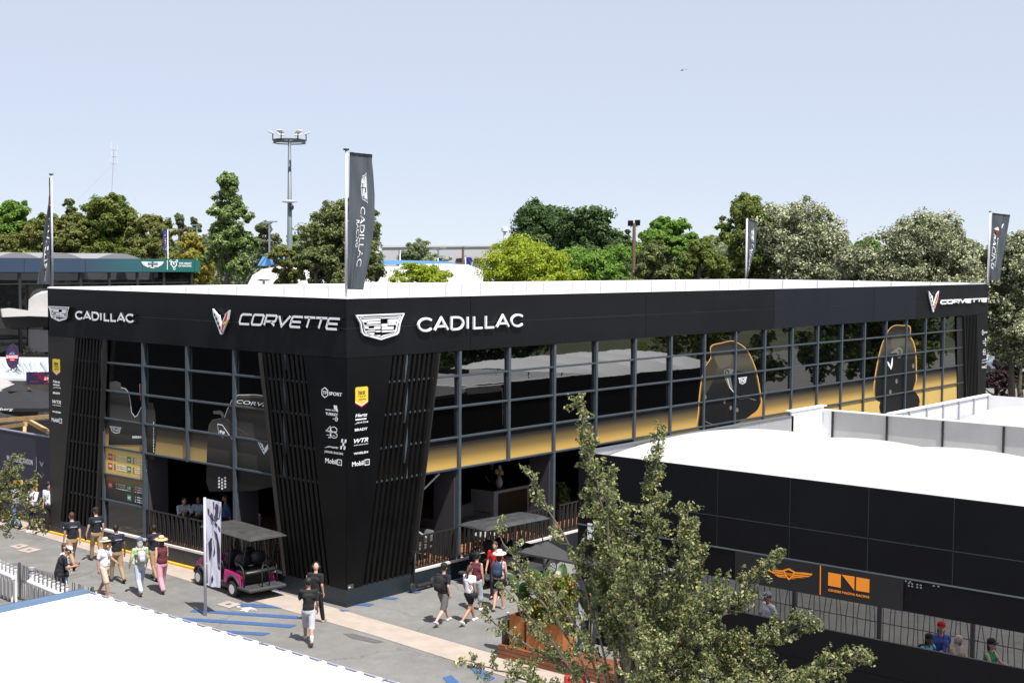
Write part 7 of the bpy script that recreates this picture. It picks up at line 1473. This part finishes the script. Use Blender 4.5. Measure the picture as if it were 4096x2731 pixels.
    if hat == 'cap':
        m = MB(); m.lathe([(.094*s, 0), (.096*s, .03*s), (.085*s, .075*s), (.05*s, .1*s), (.01*s, .108*s)], S(H(0, -.01, .045)), 18, HR @ V((0, -.12, 1))); ho = m.build('cap', hatc, e, True)
        m = MB(); pts = [S(H(math.sin(R_(t))*.085, .06+math.cos(R_(t))*.11 if abs(t) < 80 else .055, .052-.01*abs(math.sin(R_(t))))) for t in range(-85, 86, 17)]; m.prism(pts, S(HR @ V((0, 0, .01)))); m.build('peak', hatc, ho)
    if hat == 'sun':
        m = MB(); rb = .2 if woman else .17; m.lathe([(.02*s, .115*s), (.07*s, .11*s), (.085*s, .09*s), (.092*s, .03*s), (rb*s, .005*s), ((rb+.01)*s, -.012*s), ((rb-.01)*s, -.006*s), (.09*s, .015*s)], S(H(0, -.005, .06)), 22, HR @ V((0, -.1, 1))); ho = m.build('hat', hatc, e, True)
        m = MB(); m.lathe([(.0935*s, .0), (.094*s, .035*s)], S(H(0, -.005, .078)), 20, HR @ V((0, -.1, 1))); m.build('hat_band', M_INK, ho)
    if hat == 'headset' or (extras and 'headset' in extras):
        m = MB(); m.tube([S(H(math.cos(R_(a))*.1, -.0, .0+math.sin(R_(a))*.135)) for a in range(0, 181, 15)], .012*s, 6)
        for q in (-1, 1): m.ell(S(H(q*.098, 0, -.005)), (.03*s, .042*s, .05*s), 10, 8, HR)
        m.build('headset', M_PLAST, e, True)
    if hat == 'hijab':
        m = MB(); m.ell(S(H(0, -.025, .01)), (.1*s, .105*s, .135*s), 14, 10, HR); cap(m, S(H(0, -.02, -.08)), S(up(0, 0, .4)), .09*s, .15*s); remesh(m, .016*s, hatc, 'headscarf', e, 2)
    if bag in ('backpack', 'smallpack'):
        k = 1 if bag == 'backpack' else .75; c = up(0, -.2, .3); Rm = Matrix.Rotation(-lean, 3, 'X'); m = MB(); m.cbox(S(c), (.145*s*k, .085*s, .22*s*k), Rm, .05*s); bo = m.build('backpack', bagc, e, True, sharp=60)
        m = MB(); m.cbox(S(c+Rm @ V((0, -.09, -.08))), (.11*s*k, .035*s, .1*s*k), Rm, .025*s); m.build('pocket', bagc, bo, True, sharp=60)
        for q in (-1, 1): m = MB(); m.tube([S(up(q*.1, -.13, .48)), S(up(q*.11, -.0, .56)), S(up(q*.12, .12, .42)), S(up(q*.13, .1, .2)), S(up(q*.13, -.12, .12))], .017*s, 6); m.build('strap', bagc, bo, True)
    if bag in ('shoulder', 'tote'):
        c = up(.2, -.06, -.02) if bag == 'shoulder' else A[1][2]+V((0.02, 0, -.25)); m = MB(); m.cbox(S(c), ((.07 if bag == 'shoulder' else .03)*s, .13*s, (.08 if bag == 'shoulder' else .17)*s), None, .025*s); bo = m.build('bag', bagc, e, True, sharp=60)
        m = MB(); pts = [S(c+V((0, 0, .07))), S(up(.1, -.13, .3)), S(up(-.1, -.08, .53)), S(up(-.08, .1, .45)), S(up(.15, .1, .1))] if bag == 'shoulder' else [S(c+V((0, -.08, .16))), S(A[1][2]+V((0, 0, -.03))), S(c+V((0, .08, .16)))]; m.tube(pts, .009*s, 6); m.build('bag_strap', bagc, bo, True)
    if extras:
        if 'lanyard' in extras: m = MB(); m.tube([S(up(-.06, .03, .55)), S(up(-.03, .15, .4)), S(up(0, .155, .22))], .006*s, 5); m.tube([S(up(.06, .03, .55)), S(up(.03, .15, .4)), S(up(0, .155, .22))], .006*s, 5); lo_ = m.build('lanyard', M_INK, e); m = MB(); m.cbox(S(up(0, .162, .17)), (.035*s, .004*s, .05*s)); m.build('badge', M_SIGN, lo_)
        if 'security' in extras:
            m = MB(); write(m, 'SECURITE PRIVEE', lambda u, v, w=0: tuple(S(up(-u, -.146-w, v))*1.0), -.1, .1, .385, .41, ext=.003, off=.03); m.build('back_lettering', M_SIGN, e); m = MB(); sh = A[-1][0]; m.lathe([(.028*s, 0), (.028*s, .004)], S(sh+V((-.07, -.0, -.1))), 12, (-1, 0, .1)); m.build('sleeve_badge', M_SIGN, e)
            m = MB(); m.tube([S(up(.06*math.cos(R_(i*30)), .06*math.sin(R_(i*30)), .55+(.0 if i < 6 else .01))) for i in range(12)], .007*s, 5, closed=True); m.build('lanyard', M_SIGN, e)
        if 'phone' in extras: w_ = A[1][2]; m = MB(); m.cbox(S(w_+V((-.03, .1, .03))), (.035*s, .006*s, .07*s), Matrix.Rotation(-.7, 3, 'X')); m.build('phone', M_INK, e)
        if 'bottle' in extras: w_ = A[-1][2]; m = MB(); m.lathe([(.03, -.1), (.03, .06), (.012, .09), (.012, .11)], S(w_+V((-.02, .02, -.09))), 10); m.build('bottle', M_PLAST, e, True)
        if 'glasses' in extras: m = MB(); m.cbox(S(H(-.032, .09, .015)), (.026*s, .008*s, .018*s), HR, .005*s); m.cbox(S(H(.032, .09, .015)), (.026*s, .008*s, .018*s), HR, .005*s); m.tube([S(H(-.075, 0, .02)), S(H(-.055, .085, .02)), S(H(.055, .085, .02)), S(H(.075, 0, .02))], .004*s, 5); m.build('sunglasses', M_INK, e)
        if 'vest' in extras: m = MB(); cap(m, S(up(0, 0, .1)), S(up(0, 0, .3)), .143*s, .146*s); cap(m, S(up(-.06, 0, .37)), S(up(.06, 0, .37)), .14*s, .14*s); remesh(m, .017*s, cloth('vest_black', (.012, .012, .014)), 'vest', e, 2)
        if 'apronbag' in extras: m = MB(); m.cbox(S(up(.05, .2, .05)), (.13*s, .05*s, .1*s), None, .03*s); m.build('front_bag', cloth('front_bag', (.012, .014, .018)), e, True, sharp=60)
        if 'sleeve_marks' in extras:
            for i in range(3): m = MB(); sh = A[-1][0]; m.cbox(S(sh+V((-.068, -.02, -.05-.045*i))), (.004, .035*s, .01*s)); m.build('sleeve_mark', M_SIGN, e)
    return e
def stripes(name, c1, c2, scale, axis='X', ramp=.5):
    m = mat(name, c1, .85); n = m.node_tree; b = n.nodes['Principled BSDF']; tc = n.nodes.new('ShaderNodeTexCoord'); w_ = n.nodes.new('ShaderNodeTexWave'); w_.bands_direction = axis; w_.inputs['Scale'].default_value = scale
    cr = n.nodes.new('ShaderNodeValToRGB'); cr.color_ramp.elements[0].color = (*c1, 1); cr.color_ramp.elements[1].color = (*c2, 1); cr.color_ramp.elements[0].position = ramp-.1; cr.color_ramp.elements[1].position = ramp+.1
    n.links.new(tc.outputs['Object'], w_.inputs[0]); n.links.new(w_.outputs[0], cr.inputs[0]); n.links.new(cr.outputs[0], b.inputs['Base Color']); return m
def blotch(name, c1, c2, scale, pos=.5):
    m = mat(name, c1, .85); n = m.node_tree; b = n.nodes['Principled BSDF']; tc = n.nodes.new('ShaderNodeTexCoord'); w_ = n.nodes.new('ShaderNodeTexNoise'); w_.inputs['Scale'].default_value = scale
    cr = n.nodes.new('ShaderNodeValToRGB'); cr.color_ramp.elements[0].color = (*c1, 1); cr.color_ramp.elements[1].color = (*c2, 1); cr.color_ramp.elements[0].position = pos-.03; cr.color_ramp.elements[1].position = pos+.03
    n.links.new(tc.outputs['Object'], w_.inputs[0]); n.links.new(w_.outputs[0], cr.inputs[0]); n.links.new(cr.outputs[0], b.inputs['Base Color']); return m
C_NAVY = cloth('navy', (.011, .014, .026)); C_KHAKI = cloth('khaki', (.37, .25, .15)); C_WHITE = cloth('white', (.78, .78, .82), var=.04); C_BLK = cloth('black', (.012, .012, .013)); C_CREAM = cloth('cream', (.6, .52, .42))
C_DENIM = cloth('denim', (.12, .2, .33), var=.25); C_LDEN = cloth('light_denim', (.38, .45, .5), var=.25); C_MAR = cloth('maroon', (.11, .02, .03)); C_GREY = cloth('grey', (.12, .115, .115)); C_LGREY = cloth('light_grey', (.5, .5, .56)); C_RED = cloth('red', (.45, .012, .016)); C_STRAW = cloth('straw', (.62, .45, .25)); C_TAUPE = cloth('taupe', (.35, .27, .22)); C_BLUE = cloth('mid_blue', (.06, .13, .3)); C_SHIRTB = stripes('blue_stripe_shirt', (.25, .33, .5), (.5, .56, .66), 18); C_LPNK = stripes('pink_striped_trousers', (.5, .16, .25), (.68, .42, .47), 10)
GS = 'security guards in navy shirts walking along the pavilion'
person('security guard farthest left, brown hair, navy shirt and khaki trousers, seen from behind', -2.55, 10.15, 78, 1.86, skin='pale', top=C_NAVY, bottom=C_KHAKI, hair='brown', stride=.42, ph=1, extras=('security',), group=GS, armL=(.1, .15, .1), armR=(-.2, .2, .1))
person('security guard in a navy cap holding a black bottle, second from left', -1.45, 10.5, 82, 1.78, skin='pale', top=C_NAVY, bottom=C_KHAKI, hair='brown', hat='cap', hatc=C_NAVY, stride=.3, ph=-1, extras=('security', 'bottle'), group=GS, armL=(.05, .2, .25), armR=(-.1, .35, .15))
person('security guard with braided hair, head turned right, third from left', -2.65, 7.5, 80, 1.8, skin='brown', top=C_NAVY, bottom=C_KHAKI, hair='dark', headturn=.9, stride=.32, ph=-1, extras=('security',), group=GS, armL=(-.1, .2, .15), armR=(-.15, .25, .15))
person('security guard with short dark hair, behind the woman in the straw hat', -1.7, 6.9, 84, 1.74, skin='brown', top=C_NAVY, bottom=C_KHAKI, hair='dark', stride=.3, ph=1, extras=('security',), group=GS, armL=(.1, .3, .2), armR=(0, .3, .1))
person('man in white t-shirt, cream shorts and pale brimmed hat walking towards the kiosk', -3.95, 6.15, -72, 1.76, skin='tan', top=C_WHITE, sleeve=.75, loose=1.25, bottom=C_CREAM, blen=.5, hair='dark', hat='sun', hatc=mat('cream_hat', (.62, .52, .38), .8), stride=.3, ph=1, shoe=C_WHITE, extras=('lanyard', 'glasses'), armL=(.2, .9, .15), armR=(-.15, .3, .2), headturn=.4)
person('grey haired man in green patterned shirt and blue cap with a white backpack', -3.0, 5.75, 70, 1.72, skin='pale', top=blotch('leaf_pattern_shirt', (.25, .33, .17), (.5, .56, .36), 16), sleeve=1.75, loose=1.2, bottom=cloth('pale_blue', (.42, .48, .6)), hair='grey', hairlen=2, hat='cap', hatc=cloth('steel_blue', (.07, .12, .2)), stride=.45, ph=1, shoe=C_TAUPE, bag='smallpack', bagc=C_LGREY, armL=(-.15, .5, .3), armR=(0, .4, .1))
person('woman in wide straw hat, maroon sleeveless top and pink striped trousers', -2.45, 5.45, 76, 1.68, skin='pale', woman=True, top=C_MAR, sleeve=0, bottom=C_LPNK, loose=1.35, hair='brown', hairlen=2, hat='sun', hatc=C_STRAW, stride=.35, ph=1, shoe=C_GREY, armL=(-.2, .3, .15), armR=(.1, .5, .12))
person('curly haired young man in white shirt and black trousers by the navy hoarding', .05, 15.85, 215, 1.83, skin='pale', top=C_WHITE, sleeve=1.1, bottom=C_BLK, hair='dark', hairlen=1, headturn=-.9, stride=.12, shoe=C_BLK, extras=('lanyard',), armL=(.1, .3, .1), armR=(-.05, .2, .12))
person('young man in white shirt with a dark backpack looking at his hands by the hoarding', -.3, 16.35, 190, 1.76, skin='pale', top=C_WHITE, sleeve=1.3, bottom=C_BLK, hair='dark', hairlen=1, nod=.4, stride=.2, shoe=C_WHITE, bag='backpack', bagc=C_NAVY, armL=(.35, 1.2, .1), armR=(.3, 1.3, .1))
person('person in blue jeans and red cap half hidden by the oak branch at the left', -.45, 17.4, 100, 1.78, skin='pale', top=cloth('lilac', (.4, .4, .5)), bottom=C_DENIM, loose=1.2, hair='brown', hat='cap', hatc=mat('coral_cap', (.62, .1, .05), .8), stride=.4, shoe=C_BLK)
person('person with bare legs behind the one in blue jeans, at the left edge', -.2, 18.9, 110, 1.7, skin='pale', top=C_WHITE, bottom=C_GREY, blen=.4, hair='brown', stride=.25, woman=True)
person('man in black vest and white cap bent over his phone beside the pipe fence', -5.35, 6.3, -20, 1.74, skin='tan', top=C_NAVY, sleeve=.7, bottom=C_BLK, hair='dark', hat='cap', hatc=C_WHITE, stride=0, lean=.3, nod=.75, extras=('vest', 'apronbag', 'phone', 'glasses'), armL=(.15, 1.5, .1), armR=(.1, 1.55, .1))
person('dark haired woman in white top and teal patterned trousers beside the pipe fence', -4.9, 6.75, -55, 1.68, skin='pale', woman=True, top=C_WHITE, sleeve=.25, bottom=blotch('teal_leaf_trousers', (.16, .4, .42), (.72, .76, .78), 14), loose=1.25, hair='brown', hairlen=2, stride=.15, bag='tote', bagc=mat('navy_tote', (.03, .05, .16), .8), extras=('lanyard',), armL=(0, .35, .2), armR=(-.05, .2, .15))
person('curly haired man in black t-shirt and pale grey shorts walking away near the stripes', -3.1, -1.9, 48, 1.76, skin='tan', top=C_BLK, sleeve=.8, loose=1.15, bottom=C_LGREY, blen=.56, hair='dark', hairlen=1, stride=.45, ph=-1, shoe=C_TAUPE, sock=C_WHITE, extras=('phone',), armL=(.5, 1.5, .15), armR=(-.1, .5, .15), nod=.3)
person('bald man wearing a black headset and black team shirt by the building corner', -1.75, -.65, 20, 1.74, skin='pale', top=C_BLK, sleeve=.7, bottom=C_NAVY, hair='bald', hat='headset', stride=.4, ph=1, shoe=C_TAUPE, extras=('sleeve_marks',), armL=(-.1, .35, .15), armR=(-.15, .5, .12), headturn=-.2)
person('man in black cap and navy shirt with a black backpack, leftmost of the walking group', .6, -3.25, 8, 1.74, skin='pale', top=C_NAVY, sleeve=.7, bottom=C_GREY, blen=.5, loose=1.25, hair='dark', hat='cap', hatc=C_BLK, stride=.5, ph=-1, shoe=C_LGREY, bag='backpack', bagc=C_BLK, armL=(.0, .35, .12), armR=(-.35, .7, .15), headturn=-.3)
person('woman with a long ponytail, white t-shirt, black shorts and camera bag', 1.12, -3.75, 4, 1.68, skin='tan', woman=True, top=C_WHITE, sleeve=.5, bottom=C_BLK, blen=.28, hair='brown', hairlen=3, stride=.48, ph=-1, shoe=C_WHITE, bag='shoulder', bagc=C_BLK, armL=(0, .3, .1), armR=(.0, .15, .1))
person('woman in maroon tank top and pale denim with a headset over her cap', 2.25, -3.0, 15, 1.66, skin='pale', woman=True, top=C_MAR, sleeve=0, bottom=C_LDEN, blen=.7, loose=1.3, hair='dark', hat='cap', hatc=C_BLK, stride=.18, extras=('headset',), shoe=C_WHITE, armR=(.0, .2, .12), armL=(.1, .3, .1))
person('woman in a wide white sun hat with a navy backpack and black shorts', 2.72, -3.45, 25, 1.7, skin='pale', woman=True, top=cloth('pale_pink', (.6, .45, .45)), sleeve=0, bottom=C_BLK, blen=.25, loose=1.2, hair='brown', hairlen=2, hat='sun', hatc=mat('white_hat', (.8, .76, .7), .8), stride=.22, ph=1, shoe=C_TAUPE, bag='backpack', bagc=cloth('navy_pack', (.025, .045, .09)), armL=(0, .2, .12), armR=(.0, .2, .2))
person('person in a red team shirt facing the woman in the sun hat', 3.6, -2.55, 200, 1.72, skin='pale', top=C_RED, sleeve=.7, bottom=C_NAVY, hair='brown', stride=.1, nod=.3, armL=(.2, .4, .15), armR=(.1, .3, .15))
p_ = gz(2300, 2690, 1.45)
person('person in a red top mostly hidden by the foreground oak at the bottom edge', p_.x, p_.y, 60, 1.72, skin='tan', top=C_RED, sleeve=.6, bottom=C_NAVY, hair='dark', stride=.3)
# inside the low pavilion, seen through its open band
person('man in white shirt and black patterned cap behind the open band', 3.4, -11.75, 150, 1.78, skin='tan', top=C_WHITE, sleeve=.8, loose=1.2, bottom=C_NAVY, hair='dark', hat='cap', hatc=blotch('zebra_cap', (.02, .02, .03), (.7, .7, .75), 25), stride=0, nod=.2)
person('blond person beside the man in white shirt, behind the open band', 3.2, -11.0, 170, 1.62, skin='pale', top=C_BLK, bottom=C_BLK, hair='blond', hairlen=2, stride=0, woman=True)
person('woman in bright cyan t-shirt and black cap behind the open band', 3.0, -16.05, 240, 1.62, skin='brown', top=cloth('cyan', (.1, .42, .62)), sleeve=.8, loose=1.2, bottom=C_NAVY, hair='dark', hairlen=2, hat='cap', hatc=C_BLK, stride=.2, bag='backpack', bagc=C_BLK, woman=True)
person('woman in a red cap behind the one in cyan, open band', 3.6, -16.1, 210, 1.78, skin='pale', top=cloth('royal_blue', (.06, .1, .4)), sleeve=.5, bottom=C_BLK, hair='dark', hairlen=2, hat='cap', hatc=C_RED, stride=.2, woman=True, extras=('lanyard',))
person('woman in a cream headscarf and beige jacket behind the open band', 3.3, -16.6, 250, 1.64, skin='tan', top=cloth('beige', (.45, .38, .32)), sleeve=1.8, bottom=C_BLK, hair='dark', hat='hijab', hatc=cloth('cream_scarf', (.5, .42, .33)), stride=.2, woman=True, armL=(.5, 1.3, .1), armR=(.5, 1.3, .1), nod=.4)
person('woman in green top and dark blue cap reaching out behind the open band', 3.3, -17.35, 265, 1.7, skin='pale', top=cloth('green', (.01, .28, .14)), sleeve=0, bottom=C_BLK, blen=1, loose=1.3, hair='brown', hairlen=2, hat='cap', hatc=C_NAVY, stride=.25, woman=True, extras=('lanyard', 'glasses'), armL=(.6, .8, .15), armR=(.5, .9, .15))
person('person in black at the right frame edge behind the open band', 3.4, -18.6, 270, 1.72, skin='brown', top=C_BLK, sleeve=1., bottom=C_BLK, hair='dark', stride=.2)
# guests inside the lounge
GI = 'guests seated in the open lounge'
person('seated guest in a pale grey shirt at the left front opening', 1.25, 9.5, 250, 1.75, .62, skin='pale', top=C_LGREY, sleeve=1.9, bottom=C_NAVY, hair='dark', seated=True, lean=.25, armL=(.6, 1.2, .1), armR=(.5, 1.6, .1), group=GI)
person('seated guest in a blue striped shirt and glasses beside the pale shirted one', 1.6, 9.05, 220, 1.75, .62, skin='tan', top=C_SHIRTB, sleeve=1.5, bottom=C_NAVY, hair='dark', seated=True, lean=.1, armL=(.5, 1.2, .1), armR=(.5, 1.2, .1), extras=('glasses',), group=GI)
person('guest in a plain blue shirt seated behind the pale banner', 2.0, 8.1, 150, 1.75, .72, skin='tan', top=C_BLUE, sleeve=1.5, bottom=C_NAVY, hair='brown', seated=True, group=GI)
person('seated woman in a white sleeveless top with her hair in a bun', 1.7, 6.15, 190, 1.7, .7, skin='pale', top=C_WHITE, sleeve=0, bottom=C_NAVY, hair='blond', hairlen=4, seated=True, woman=True, armL=(.4, 1.1, .1), armR=(.4, 1.1, .1), headturn=.5, group=GI)
person('guest in white seated behind the slats of the left screen', 1.7, 4.4, 180, 1.7, .7, skin='pale', top=C_WHITE, sleeve=0, bottom=C_NAVY, hair='brown', seated=True, woman=True, group=GI)
person('guest in beige seated behind the slats of the right screen', 1.5, 1.6, 230, 1.7, .6, skin='tan', top=cloth('beige', (.45, .38, .32)), sleeve=1., bottom=C_NAVY, hair='brown', seated=True, group=GI)
person('bartender in a black t-shirt standing behind the reception counter', 12.1, 5.0, 240, 1.78, .59, skin='pale', top=C_BLK, sleeve=.7, bottom=C_BLK, hair='dark', stride=0, armL=(.4, .8, .2), armR=(.4, .8, .2))
